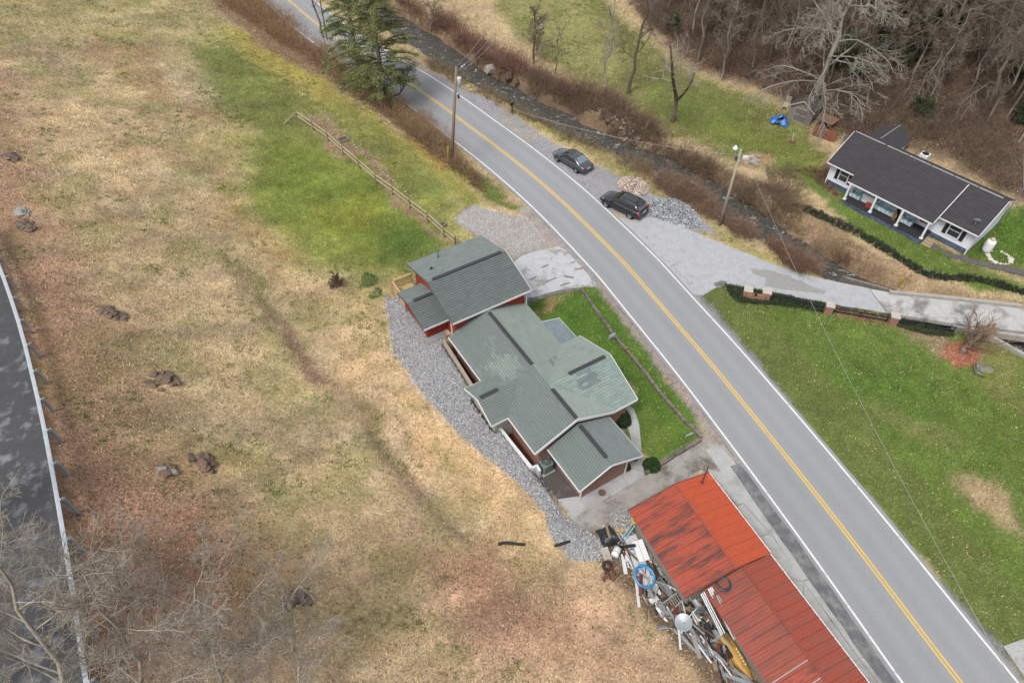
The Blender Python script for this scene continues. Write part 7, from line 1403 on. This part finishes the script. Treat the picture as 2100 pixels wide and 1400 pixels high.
# porch furniture: draped pieces, chairs, boxes
throw = mat('patterned_cover', alb(120, 160, 172), .8, vary=.4, scale=12, rgb2=alb(196, 204, 206), thr=(.48, .54)); pz = zb + .56
def porch_thing(name, label, cat, x, y): return thing(name, label, cat, (*WF(x, y), pz), WA)
for x, lab in ((3.85, 'bluish patterned armchair at the left end of the porch'), (6.9, 'bluish patterned sofa in the middle of the porch'), (9.2, 'bluish patterned chair right of the porch door')):
    w_ = .95 if x == 6.9 else .5; t = porch_thing('sofa' if x == 6.9 else 'armchair', lab, 'seat', x, -3.75)
    bevel(MB().box(-w_, w_, -.4, .35, .12, .45).build('seat', throw, t), .06); bevel(MB().box(-w_, w_, .2, .42, .45, .95).build('backrest', throw, t), .06)
    for s in (-1, 1): bevel(MB().box(s * w_ - .1, s * w_ + .1, -.4, .35, .12, .62).build('armrest', throw, t), .05)
t = porch_thing('chest_freezer', 'white chest under the porch roof near the left post', 'chest', 5.05, -3.5); bevel(MB().box(-.6, .6, -.3, .3, 0, .8).build('box', white_trim, t), .03); MB().box(-.62, .62, -.32, .32, .8, .86).build('lid', white_trim, t)
t = porch_thing('red_crate', 'small red box on the porch beside the white chest', 'box', 5.5, -4.1); bevel(MB().box(-.3, .3, -.2, .2, 0, .3).build('box', mat('red_crate_paint', alb(150, 60, 44), .7), t), .02); MB().box(-.32, .32, -.22, .22, .3, .34).build('lid', mat('red_crate_paint'), t)
t = porch_thing('potted_plant', 'yellowish potted plant on the porch by the sofa', 'plant', 8.1, -4.1); MB().lathe([(0, 0), (.14, 0), (.19, .3), (.15, .3), (0, .26)], 12).build('pot', mat('tan_pot', alb(150, 116, 70), .8), t)
rng = np.random.default_rng(301); pos = rng.normal(size=(160, 3)) * .15 + (0, 0, .5); V, F, CC = bulk(bv, bf, pos, rand_rot(160, None, rng), np.full((160, 3), .13), np.array(alb(170, 146, 70))[None] * rng.uniform(.6, 1.4, 160)[:, None]); add_mesh('leaves', arrays_mesh('leaves', V, F, CC), leaf_m, t)
# dark path in front of the white house
sheet('garden_path', [tuple(q) for q in wiggle(np.concatenate([resample(Gf(*np.array([(1905, 497), (1940, 515), (1990, 532), (2050, 545), (2120, 560)]).T)[:, :2], .8), resample(Gf(*np.array([(1905, 497), (1940, 515), (1990, 532), (2050, 545), (2120, 560)]).T)[:, :2], .8)[::-1] + np.array([-.35, -.65])]), .05)], .46, mat('dark_path', alb(96, 92, 92), .8, vary=.2, scale=3), thick=.3)
# stone ring
rb = thing('stone_ring', 'broken ring of pale stones on the lawn right of the white house', 'stones', at(2050, 528))
for k in range(26):
    a = k / 26 * 6.28
    if 1.0 < a < 1.7: continue
    o = bpy.data.objects.new('stone', smeshes[k % 5]); COL.objects.link(o); o.parent = rb; r_ = .95 + random.uniform(-.06, .06); s_ = random.uniform(.2, .4) * (1.6 if 2.6 < a < 4 or a > 5.4 else .8); o.location = (r_ * math.cos(a), r_ * 1.0 * math.sin(a), .04); o.scale = (s_ * 1.2, s_, s_ * .7); o.rotation_euler = (0, 0, a); o.material_slots[0].link = 'OBJECT'; o.material_slots[0].material = mat('chalky_stone', alb(206, 198, 188), .9, vary=.15)
# garden shed with double door
sh = thing('garden_shed', 'small weathered grey wooden shed with a double door at the edge of the woods', 'shed', at(1636, 252), WA + 8); sw = mat('weathered_shed_wood', alb(140, 130, 120), .9, vary=.25, scale=5, stretch=(6, 6, .6)); shd = mat('shed_door_wood', alb(112, 106, 102), .9, vary=.3, scale=6, stretch=(5, 5, .6)); trim_g = mat('pale_grey_trim', alb(176, 170, 164), .85, vary=.15)
hw, hh, hr, dp = 1.35, 1.75, 2.65, 2.2
for k in range(14): x0_ = -hw + k * 2 * hw / 14; x1_ = x0_ + 2 * hw / 14 - .012; za = hr - (hr - hh) * abs(x0_) / hw; zc = hr - (hr - hh) * abs(x1_) / hw; MB().hexa([(x0_, -.03, 0), (x1_, -.03, 0), (x1_, 0, 0), (x0_, 0, 0)], [(x0_, -.03, za), (x1_, -.03, zc), (x1_, 0, zc), (x0_, 0, za)]).build('board', sw, sh)
MB().box(-hw + .01, hw - .01, .01, dp, 0, hh - .02).build('body', sw, sh); MB().hexa([(-hw + .02, .01, hh - .03), (hw - .02, .01, hh - .03), (0, .01, hr - .05)], [(-hw + .02, dp, hh - .03), (hw - .02, dp, hh - .03), (0, dp, hr - .05)]).build('gable_fill', sw, sh)
for s in (-1, 1):
    MB().hexa([(0, -.2, hr), (s * (hw + .2), -.2, hh - .12), (s * (hw + .2), dp + .15, hh - .12), (0, dp + .15, hr)], [(0, -.2, hr + .06), (s * (hw + .2), -.2, hh - .06), (s * (hw + .2), dp + .15, hh - .06), (0, dp + .15, hr + .06)]).build('roof_panel', mat('shed_roof', alb(84, 78, 76), .9, vary=.2), sh); MB().bar((0, -.22, hr + .0), (s * (hw + .2), -.22, hh - .10), .05, .14).build('barge_board', trim_g, sh)
    d_ = MB().box(min(s * .02, s * .68), max(s * .02, s * .68), -.06, -.035, .12, 1.75).build('door', shd, sh); MB().box(s * .06 - .02, s * .06 + .02, -.09, -.06, .9, 1.05).build('handle', black_m, d_)
    for z_ in (.15, .95, 1.68): MB().box(min(s * .03, s * .67), max(s * .03, s * .67), -.075, -.06, z_ - .04, z_ + .04).build('door_batten', trim_g, d_)
    MB().bar((s * .66, -.07, .2), (s * .66, -.07, 1.7), .07, .03).build('door_batten', trim_g, d_)
# blue tarp heap
tp = at(1599, 250); bmesh_b = MB(); nn = 22; rng = np.random.default_rng(311); hgtf = lambda x, y: .55 * math.exp(-(x * x + y * y) / .7) + .18 * math.sin(5 * x + 2 * y) * math.exp(-(x * x + y * y) / 1.4) + .12 * math.sin(9 * y - 3 * x) * math.exp(-(x * x + y * y) / 1.2)
for i in range(nn):
    for j in range(nn):
        def q(a, b_): x = (a / nn - .5) * 2.6; y = (b_ / nn - .5) * 2.2; return (x * (1 + .1 * math.sin(3 * y)), y * (1 + .15 * math.sin(2.5 * x)), hgtf(x, y) + .03)
        cx_, cy_ = (i / nn - .5) * 2.6, (j / nn - .5) * 2.2
        if cx_ ** 2 / 1.5 + cy_ ** 2 / 1.1 < 1.0 + .25 * math.sin(4 * math.atan2(cy_, cx_)) and not (abs(cx_ + .1) < .3 and abs(cy_ + .25) < .2): bmesh_b.poly([q(i, j), q(i + 1, j), q(i + 1, j + 1), q(i, j + 1)])
o = bmesh_b.build('blue_tarp', mat('blue_tarp', alb(38, 98, 178), .45, vary=.3, scale=5, spec=.4), smooth=True); o.location = tp; tag(o, 'crumpled bright blue tarp on the grass beside the garden shed', 'tarp')
lc = thing('lounge_chair', 'cream slatted sun lounger standing behind the garden shed', 'chair', at(1612, 218), -30); crm = mat('cream_plastic', alb(206, 196, 170), .6)
for k in range(9): MB().box(-.3, .3, -.9 + k * .13, -.9 + k * .13 + .09, .34, .37).build('seat_slat', crm, lc)
for k in range(6): z0_ = .4 + k * .1; MB().box(-.3, .3, .3 + k * .05, .34 + k * .05, z0_, z0_ + .08).build('back_slat', crm, lc)
for x, y in ((-.3, -.85), (.3, -.85), (-.3, .25), (.3, .25)): MB().bar((x, y, 0), (x, y, .36), .06).build('leg', crm, lc)
fpn = thing('board_fence', 'short leaning run of reddish-brown fence boards beside the garden shed', 'fence', at(1664, 277), WA + 4); rbm = mat('red_brown_board', alb(136, 84, 62), .9, vary=.25, scale=5, stretch=(5, 5, .6))
for k in range(14): MB().hexa([(k * .19, 0, 0), (k * .19 + .165, 0, 0), (k * .19 + .165, .03, 0), (k * .19, .03, 0)], [(k * .19, .25, 1.2 + .06 * (k % 3)), (k * .19 + .165, .25, 1.2 + .06 * (k % 3)), (k * .19 + .165, .28, 1.2 + .06 * (k % 3)), (k * .19, .28, 1.2 + .06 * (k % 3))]).build('board', rbm, fpn)
for x in (.95, 3.3): MB().bar((x, -.1, 0), (x, .1, 1.6), .09).build('post', trim_g, fpn)
lnt = thing('woodpile_cover', 'low rusty sheet roof covered in leaves behind the board fence', 'shelter', at(1692, 262), WA); MB().hexa([(-.9, -.6, .9), (.9, -.6, .9), (.9, .7, 1.1), (-.9, .7, 1.1)], [(-.9, -.6, .95), (.9, -.6, .95), (.9, .7, 1.15), (-.9, .7, 1.15)]).build('sheet', mat('leafy_sheet', alb(132, 104, 84), .9, vary=.4, scale=9), lnt)
for x in (-.8, .8): MB().bar((x, -.5, 0), (x, -.5, .9), .08).build('leg', rbm, lnt); MB().bar((x, .6, 0), (x, .6, 1.05), .08).build('leg', rbm, lnt)
shv = thing('planted_stake', 'pale stake standing in a small patch of dug brown soil on the lawn', 'stake', at(1625, 292), 20); MB().bar((0, 0, 0), (.2, .5, .9), .07).build('stake', trim_g, shv); MB().lathe([(0, .14), (.25, .1), (.42, 0)], 12).build('soil_mound', mat('dug_soil', alb(104, 70, 50), .95, vary=.3, scale=8), shv)
# fire pit
fpz = thing('fire_pit', 'burnt pit with grey ash and rust stains on the far lawn', 'fire pit', at(1552, 330)); 
for k in range(12): o = bpy.data.objects.new('stone', smeshes[k % 5]); COL.objects.link(o); o.parent = fpz; a = k / 12 * 6.28; o.location = (.9 * math.cos(a), .7 * math.sin(a), .05); s_ = random.uniform(.18, .32); o.scale = (s_, s_, s_ * .7); o.material_slots[0].link = 'OBJECT'; o.material_slots[0].material = random.choice(stone_m)
MB().lathe([(0, .08), (.4, .07), (.7, .03), (.8, .0)], 16).build('ash', mat('grey_ash', alb(170, 164, 158), .95, vary=.3, scale=5, rgb2=alb(116, 96, 82)), fpz)
# white building whose corner shows at the top edge, stone sculpture on the lawn
wb_ = P(1205, -60, 0); wbt = thing('white_outbuilding', 'pale metal roof corner of an outbuilding at the top edge', 'building', (wb_[0] + 3, wb_[1] + 6, 0), -38); MB().box(-3, 3, -5, 5, -.2, 2.4).build('wall', siding, wbt)
for s in (-1, 1): MB().hexa([(s * 3.3, -5.3, 2.35), (0, -5.3, 3.4), (0, 5.3, 3.4), (s * 3.3, 5.3, 2.35)], [(s * 3.3, -5.3, 2.43), (0, -5.3, 3.48), (0, 5.3, 3.48), (s * 3.3, 5.3, 2.43)]).build('roof_panel', galv, wbt)
boulder(1106, 58, .9, .8, .9, 'single grey rock standing on the pale upper lawn', rock_pale, 90, 0, .3)

# ================================================================== YARD CLUTTER BESIDE THE WORKSHOP
def corr_pipe(label, pts, r=.09):
    q = resample(np.array([at(*p) for p in pts]), .05); q[:, 2] += r; b = MB(); rr = [r * (1 + .12 * (i % 2)) for i in range(len(q))]; o = b.tube([tuple(p - q[0]) for p in q], rr, 10).build('corrugated_pipe', black_m); o.location = tuple(q[0]); return tag(o, label, 'pipe')
corr_pipe('longer black corrugated pipe lying in the dry grass', [(1022, 1117), (1035, 1113), (1050, 1115), (1065, 1117), (1076, 1117)]); corr_pipe('shorter black corrugated pipe half in the gravel', [(1137, 1120), (1150, 1117), (1160, 1113), (1168, 1111)])
def yz(px, py, z=0.0): g = P(px, py, z); return (float(g[0]), float(g[1]), z)
def ring_obj(name, label, cat, px, py, R, r, m, z=.1, tilt=(0, 0), turns=1, k=8, grow=0, parts='coil'):
    g = yz(px, py, z); g = (g[0], g[1], max(z, gz(g) + z)); pts = [((R + grow * t) * math.cos(t * 6.283), (R + grow * t) * math.sin(t * 6.283), .8 * r * t * (1 if turns > 1 else 0) + .02 * math.sin(5 * t)) for t in np.linspace(0, turns, int(28 * turns))]
    o = MB().tube(pts, r, k).build(name, m, smooth=True); o.location = g; o.rotation_euler = (tilt[0], tilt[1], random.uniform(0, 6)); return tag(o, label, cat)
def tyre(label, px, py, R=.33, z=.1, tilt=(0, 0)):
    t = thing('tyre', label, 'tyre', yz(px, py, z)); t.location.z = max(z, gz(t.location) + z); t.rotation_euler = (tilt[0], tilt[1], 0)
    MB().lathe([(R * .58, -.09), (R * .9, -.11), (R, -.08), (R, .08), (R * .9, .11), (R * .58, .09), (R * .55, 0), (R * .58, -.09)], 22).build('carcass', tyre_m, t, smooth=True)
    b = MB(); 
    for k in range(22): a = k / 22 * 6.283; b.bar((R * 1.0 * math.cos(a), R * 1.0 * math.sin(a), -.08), (R * 1.0 * math.cos(a + .06), R * 1.0 * math.sin(a + .06), .08), .03, .012)
    b.build('tread', tyre_m, t, kind='stuff')
tyre('tyre lying on the gravel end nearest the meadow', 1244, 1164, .32, .12, (.2, .1)); tyre('tyre beside the white drum', 1275, 1133, .31, .2, (.3, .1)); tyre('tyre below the fallen ladder', 1372, 1258, .36, .2, (.1, .3)); tyre('tyre propped near the dishes', 1458, 1260, .40, .5, (.4, -.2)); tyre('tyre half hidden beneath the black drums', 1352, 1216, .3, .15)
# black tarpaulin-covered load with a plank
tb = yz(1246, 1102, .0); t = thing('covered_load', 'black plastic-covered heap with a plank on top near the gravel', 'covered heap', tb, 20); b = MB(); n_ = 14
for i in range(n_):
    for j in range(n_):
        def q(a, b_):
            u, v = a / n_ * 2 - 1, b_ / n_ * 2 - 1; h = .75 * (1 - max(abs(u), abs(v)) ** 4) * (.9 - .2 * v); return (u * .62 * (1 - .12 * v) + .04 * math.sin(6 * v), v * .72 + .03 * math.sin(7 * u), max(0, h) + .02 * math.sin(9 * u + 5 * v))
        b.poly([q(i, j), q(i + 1, j), q(i + 1, j + 1), q(i, j + 1)])
b.build('cover', mat('black_sheet', alb(46, 48, 54), .5, vary=.2, scale=4, spec=.4), t, smooth=True); MB().bar((-.1, -.4, .72), (.12, .72, .62), .16, .05).build('plank', grey_wood, t)
t = thing('white_drum', 'white plastic drum lying among the clutter', 'drum', yz(1262, 1138, 0), 60); t.location.z = gz(t.location) + .25; MB().lathe([(0, -.32), (.2, -.32), (.25, -.26), (.25, .26), (.2, .32), (0, .32)], 16, axis='x').build('shell', mat('drum_white', alb(226, 228, 230), .5, vary=.08), t, smooth=True); MB().lathe([(.26, -.1), (.265, -.08), (.26, -.06)], 16, axis='x').build('band', mat('drum_grey', alb(150, 150, 150), .5), t)
def long_thing(name, label, cat, a, c, za, zc, w, h, m, n=1, gap=0, parts='strip', spread=0, tube=False):
    A = Vector(yz(*a, za)); C_ = Vector(yz(*c, zc)); t = thing(name, label, cat, tuple(A)); d = (C_ - A).normalized(); s = d.cross(Vector((0, 0, 1))).normalized()
    for k in range(n):
        off = s * ((k - (n - 1) / 2) * (w + gap)); e = s * random.uniform(-spread, spread); z = Vector((0, 0, random.uniform(0, h if n > 1 else 0)))
        (MB().tube([off + z, C_ - A + off + e + z], w / 2, 7) if tube else MB().bar(off + z, C_ - A + off + e + z, w, h)).build(parts, m, t)
    return t
pale_sheet = mat('white_sheet_metal', alb(216, 220, 226), .45, .2, vary=.1, scale=3); tan_sheet = mat('tan_sheet', alb(178, 170, 158), .7, vary=.15); alu = mat('aluminium', alb(190, 194, 198), .35, .7, vary=.12); dullpipe = mat('dull_pipe', alb(150, 146, 140), .6, .2, vary=.2); blackpipe = mat('black_pipe', alb(46, 46, 50), .5)
long_thing('corrugated_sheet', 'tan corrugated sheet leaning beside the covered heap', 'sheet', (1238, 1122), (1256, 1172), .35, .15, .1, .04, tan_sheet, 5, .0, 'flute')
long_thing('white_sheets', 'stack of long white metal sheets with grooves along the workshop', 'sheets', (1292, 1098), (1327, 1200), .55, .75, .13, .05, pale_sheet, 6, .004, 'sheet')
long_thing('white_insulation_sheets', 'broad white panel behind the grooved sheets next to the roof edge', 'panel', (1306, 1108), (1322, 1150), .9, .8, .35, .05, white_trim, 2, .02, 'panel')
long_thing('white_board', 'short white board lying on the grass edge', 'board', (1270, 1198), (1287, 1172), .15, .3, .32, .05, white_trim, 1)
long_thing('green_pipe', 'pale green pipe beside the blue hose', 'pipe', (1297, 1180), (1333, 1248), .5, .5, .1, .1, mat('pale_green_pipe', alb(166, 176, 156), .6), 1, tube=True, parts='pipe')
long_thing('blue_rail', 'faded blue metal rail leaning on the clutter', 'rail', (1278, 1106), (1300, 1075), .5, 1.3, .08, .08, mat('faded_blue', alb(110, 158, 176), .5), 2, .12, 'rail')
long_thing('yellow_handle', 'short yellow tool handle by the roof corner', 'tool', (1296, 1068), (1302, 1074), 1.4, 1.4, .14, .12, mat('yellow_plastic'), 1)
long_thing('black_trough', 'short black trough across the white sheets', 'trough', (1283, 1120), (1303, 1118), 1.0, 1.0, .18, .12, black_m, 1)
long_thing('grey_channel', 'grey metal channel lying in the weeds below the drum', 'channel', (1262, 1126), (1276, 1158), .4, .3, .06, .08, alu, 1)
ring_obj('blue_hose', 'thick coil of bright blue hose on the white sheets', 'hose', 1320, 1187, .62, .07, mat('blue_hose', alb(52, 144, 204), .4, spec=.5), 1.0, (.25, .2), 1.6, 8, .05)
ring_obj('black_hose', 'black hose loop hanging at the edge of the workshop roof', 'hose', 1483, 1198, .38, .06, mat('dark_blue_hose', alb(58, 70, 84), .4), 2.75, (.1, .1), 2, 8, .02)
for k, (px, py, R, lab) in enumerate([(1432, 1262, .55, 'wide coil of black pipe under the satellite dishes'), (1440, 1285, .62, 'wide coil of black pipe nearest the grey box'), (1392, 1240, .35, 'small coil of black pipe by the fallen ladder'), (1415, 1235, .4, 'coil of black pipe beside the workshop roof corner')]): ring_obj('pipe_coil', lab, 'pipe coil', px, py, R, .028, blackpipe, .25, (.1 * k - .1, .1), 5, 6, -.035)
def loose_dish(label, px, py, z, r, tilt, rz):
    t = thing('satellite_dish', label, 'satellite dish', yz(px, py, z), rz); o = dish_parts(t, r, mat('dish_grey'), tilt, False); MB().bar((0, 0, -1.0), (0, 0, .05), .06).build('stand', mat('grey_metal'), t); MB().bar((0, 0, .05), (.35, .9, .55), .045).build('feed_arm', mat('dish_grey'), t); MB().bar((.35, .9, .55), (.42, 1.0, .6), .1).build('receiver', mat('grey_metal'), t)
loose_dish('larger grey satellite dish discarded on the black pipe coils', 1402, 1276, 1.2, .5, (.25, -.2, 0), -30); loose_dish('smaller grey satellite dish discarded beside the larger one', 1432, 1252, 1.4, .4, (-.1, .9, .3), 60)
lad = thing('ladder', 'grey wooden ladder lying across the clutter by the roof corner', 'ladder', yz(1330, 1215, 0)); a0, a1, d0, d1 = [Vector(yz(*q, z)) - Vector(lad.location) for q, z in (((1352, 1242), .7), ((1388, 1215), 1.0), ((1366, 1262), .7), ((1398, 1232), 1.0))]
for a, c in ((a0, a1), (d0, d1)): MB().bar(a, c, .07, .09).build('stile', dullpipe, lad)
for k in range(9): MB().bar(a0 + (a1 - a0) * (k + .5) / 9, d0 + (d1 - d0) * (k + .5) / 9, .05, .05).build('rung', dullpipe, lad)
lad2 = thing('ladder', 'narrow aluminium ladder beside the workshop eave', 'ladder', yz(1350, 1185, 0)); a0, a1, d0, d1 = [Vector(yz(*q, z)) - Vector(lad2.location) for q, z in (((1342, 1188), 1.0), ((1372, 1222), 1.0), ((1352, 1182), 1.0), ((1380, 1215), 1.0))]
for a, c in ((a0, a1), (d0, d1)): MB().bar(a, c, .05, .08).build('stile', alu, lad2)
for k in range(7): MB().bar(a0 + (a1 - a0) * (k + .5) / 7, d0 + (d1 - d0) * (k + .5) / 7, .04, .04).build('rung', alu, lad2)
# bent galvanised poles
tf = thing('tent_frame', 'heap of bent galvanised frame tubes at the meadow edge', 'frame tubes', yz(1335, 1285, 0))
for k in range(11):
    pts = [yz(1334 + k * 2, 1285 + (k % 3) * 2, .55 + .03 * k), yz(1362 + k * 2.2, 1282 + k * .4, .8), yz(1376 + k * 3, 1287 + k * 2, .8), yz(1412 + k * 2.5, 1322 + k * 2.5, .6 + .02 * k), yz(1432 + k * 2.2, 1350 - (k % 4) * 5, .45)]
    MB().tube([Vector(p) - Vector(tf.location) for p in resample(np.array(pts), .15)], .032, 6).build('tube', alu, tf)
# long pipes and gutters on the lower roof
for k, (a, c, za, zc, w, m, nn_, lab) in enumerate([((1440, 1215), (1482, 1300), 2.5, 1.2, .07, white_trim, 3, 'bundle of white pipes sliding off the workshop roof, leftmost'), ((1455, 1205), (1508, 1310), 2.6, 1.3, .10, pale_sheet, 3, 'bundle of white gutters beside the white pipes'), ((1470, 1220), (1520, 1312), 2.6, 1.9, .08, alu, 2, 'long aluminium tubes at the edge of the lower roof'), ((1448, 1222), (1500, 1300), 2.3, 1.1, .05, dk, 2, 'thin rusty pipes among the white bundles'), ((1335, 1225), (1376, 1280), .7, .5, .09, white_trim, 3, 'white pipes lying below the fallen ladder'), ((1345, 1255), (1420, 1340), .3, .3, .1, galv, 3, 'flat grey strips under the bent frame tubes'), ((1288, 1205), (1350, 1260), .3, .35, .05, dk, 3, 'rusty rods along the edge of the meadow'), ((1472, 1330), (1512, 1420), .6, .5, .08, alu, 2, 'pair of grey pipes beside the yellow canoe'), ((1455, 1330), (1490, 1420), .3, .3, .05, blackpipe, 3, 'thin black pipes along the lower meadow edge'), ((1514, 1378), (1545, 1415), 1.0, 1.0, .08, galv, 1, 'single grey tube lying on the canoe')]):
    long_thing('pipe_bundle', lab, 'pipes', a, c, za, zc, w, w, m, nn_, .03, 'pipe', .12, True)
# yellow canoe, upturned
cn = thing('canoe', 'upturned mustard yellow canoe lying along the workshop wall', 'canoe', yz(1490, 1330, 0)); A = Vector(yz(1462, 1275, .35)); C_ = Vector(yz(1540, 1398, .35)); d = (C_ - A); s = d.cross(Vector((0, 0, 1))).normalized(); b = MB(); rows = 22; k_ = 9; base_ = []
for i in range(rows):
    t = i / (rows - 1); w_ = .42 * (math.sin(math.pi * min(max(t, .02), .98)) ** .55); h_ = .34 * (math.sin(math.pi * min(max(t, .03), .97)) ** .35)
    base_.append(len(b.v))
    for j in range(k_): a = math.pi * j / (k_ - 1); p = A + d * t + s * (w_ * math.cos(a)) + Vector((0, 0, .12 + h_ * math.sin(a) ** .8 + .10 * abs(2 * t - 1) ** 3)); b.v.append(tuple(p - Vector(cn.location)))
for i in range(rows - 1):
    for j in range(k_ - 1): b.f.append((base_[i] + j, base_[i] + j + 1, base_[i + 1] + j + 1, base_[i + 1] + j)); b.c.append(None)
b.build('hull', mat('mustard_hull', alb(190, 146, 60), .45, vary=.12, scale=3, rgb2=alb(160, 120, 56), thr=(.55, .7)), cn, smooth=True)
for sd_ in (0, k_ - 1): MB().tube([Vector(b.v[base_[i] + sd_]) for i in range(rows)], .025, 5).build('gunwale', black_m, cn)
for i in range(6): q = Vector(b.v[base_[11 + i] + 5]); MB().box(q.x - .03, q.x + .03, q.y - .05, q.y + .05, q.z + .0, q.z + .015).build('hull_mark', white_trim, cn)
bx_ = thing('grey_box', 'open grey metal box wedged between the canoe and the meadow', 'box', yz(1459, 1308, 0), 30); bevel(MB().box(-.38, .38, -.3, .3, .1, .75).build('box', mat('grey_box_metal', alb(146, 150, 150), .5, .3, vary=.15), bx_), .02); MB().box(-.4, .4, -.32, .32, .75, .79).build('lid', mat('grey_box_lid', alb(168, 172, 172), .5, .3, vary=.15), bx_)
for k, (px, py, z, lab) in enumerate([(1318, 1098, .4, 'dark plastic bin under the workshop eave, nearest the corner'), (1330, 1125, .3, 'dark plastic bin under the workshop eave, second from the corner'), (1345, 1160, .3, 'dark plastic bin under the eave beside the narrow ladder'), (1408, 1222, .4, 'black tub below the roof corner')]):
    t = thing('dark_bin', lab, 'bin', yz(px, py, 0), 25 + 20 * k); MB().lathe([(0, .05), (.26, .0), (.34, .7), (.36, .72), (.31, .72), (.24, .1), (0, .1)], 14).build('tub', mat('dark_bin', alb(58, 62, 68), .55), t); MB().lathe([(.36, .70), (.38, .73), (.35, .75)], 14).build('rim', black_m, t)
t = thing('iron_pot', 'round grey iron pot near the roof corner', 'pot', yz(1303, 1090, .0), 0); MB().lathe([(0, .3), (.16, .32), (.25, .45), (.26, .6), (.2, .72), (.22, .75), (.17, .74), (.14, .6), (0, .5)], 16).build('bowl', mat('iron_grey', alb(120, 118, 112), .6, .3), t, smooth=True); MB().box(-.15, .15, -.15, .15, 0, .32).build('stand', black_m, t)
rp = thing('rusty_machine', 'rusty heap of machine parts in the dry grass', 'machine parts', at(1250, 1188)); rng = np.random.default_rng(401)
for k in range(9): a = Vector((*rng.uniform(-.5, .5, 2), rng.uniform(.05, .3))); MB().bar(a, a + Vector((*rng.uniform(-.45, .45, 2), rng.uniform(-.1, .2))), .08, .1).build('part', dk, rp)
for k in range(2): MB().lathe([(.05, 0), (.16, .0), (.16, .06), (.05, .06)], 12, c=(.2 - .4 * k, .1, .2)).build('cog', mat('rusty_iron'), rp)
cf = thing('branch_litter', 'bare broken branches lying along the meadow edge by the clutter', 'branches', at(1300, 1215)); rng = np.random.default_rng(402)
for k in range(10): a = Vector(at(1290 + k * 9, 1205 + k * 10 + rng.uniform(-8, 8))) - Vector(cf.location); MB().tube([a + Vector((0, 0, .05)), a + Vector((*rng.uniform(-.9, .9, 2), .2)), a + Vector((*rng.uniform(-1.2, 1.2, 2), .15))], [.03, .02, .01], 5).build('branch', mat('dry_branch', alb(128, 100, 80), .9), cf)

# loose scrap filling the heap: boards, pipes, buckets and sheets, each on its own
rng = np.random.default_rng(420); ZONE = Pl([(1262, 1100), (1300, 1085), (1345, 1160), (1395, 1230), (1440, 1210), (1455, 1255), (1462, 1300), (1482, 1340), (1515, 1420), (1490, 1420), (1440, 1340), (1380, 1290), (1310, 1210), (1270, 1150)])
scrap_m = [mat('scrap_grey', alb(150, 148, 144), .7, .2, vary=.25), mat('scrap_white', alb(214, 214, 212), .6, vary=.15), black_m, dk, grey_wood, alu, mat('scrap_brown', alb(116, 92, 74), .8, vary=.25), mat('scrap_black', alb(38, 38, 40), .7)]
xs_ = rng.uniform(ZONE[:, 0].min(), ZONE[:, 0].max(), 900); ys_ = rng.uniform(ZONE[:, 1].min(), ZONE[:, 1].max(), 900); ok = in_poly(xs_, ys_, ZONE); xs_, ys_ = xs_[ok], ys_[ok]; dirn = math.radians(RA - 90)
for k in range(min(230, len(xs_))):
    z0_ = gz((xs_[k], ys_[k])) + rng.uniform(.05, .30); kind_ = [0, 1, 2, 4, 0, 1, 2, 0, 1, 2, 3, 4][k % 12]; rz_ = dirn + rng.normal() * .35; c_, s_ = math.cos(rz_), math.sin(rz_)
    if kind_ in (0, 1, 2):
        L_ = rng.uniform(.6, 2.1); z0_ += rng.uniform(0, .35); tube_ = kind_ == 1; b = MB(); q = (c_ * L_, s_ * L_, rng.uniform(-.25, .3)); w_ = rng.uniform(.06, .26)
        (b.tube([(0, 0, 0), (q[0] * .5, q[1] * .5, q[2] * .5 + .04), q], w_ * .25, 7) if tube_ else b.bar((0, 0, 0), q, w_, .035)); o = b.build('scrap_pipe' if tube_ else 'scrap_board', scrap_m[[0, 1, 5, 1, 0, 3, 2, 4, 6, 5][rng.integers(0, 10)]]); tag(o, 'loose length of scrap pipe in the heap beside the workshop' if tube_ else 'loose scrap board in the heap beside the workshop', 'pipe' if tube_ else 'board', 'scrap pipes beside the workshop' if tube_ else 'scrap boards beside the workshop')
    elif kind_ == 3:
        b = MB(); r_ = rng.uniform(.1, .2); b.lathe([(0, 0), (r_ * .8, 0), (r_, r_ * 2), (r_ * 1.06, r_ * 2), (r_ * .9, r_ * 1.9), (r_ * .74, .03), (0, .03)], 12); o = b.build('bucket', scrap_m[[1, 7, 0][k % 3]]); tag(o, 'small bucket among the scrap beside the workshop', 'bucket', 'buckets among the scrap')
    else:
        b = MB(); w_, h_ = rng.uniform(.15, .4), rng.uniform(.1, .28); b.hexa([(-w_, -h_, 0), (w_, -h_, .02), (w_, h_, 0), (-w_, h_, .05)], [(-w_, -h_, .03), (w_, -h_, .05), (w_, h_, .12), (-w_, h_, .08)]); o = b.build('scrap_sheet', scrap_m[rng.integers(0, 8)]); o.rotation_euler = (rng.normal() * .25, rng.normal() * .25, rz_); tag(o, 'bent scrap sheet in the heap beside the workshop', 'sheet', 'scrap sheets beside the workshop')
    o.location = (xs_[k], ys_[k], z0_)
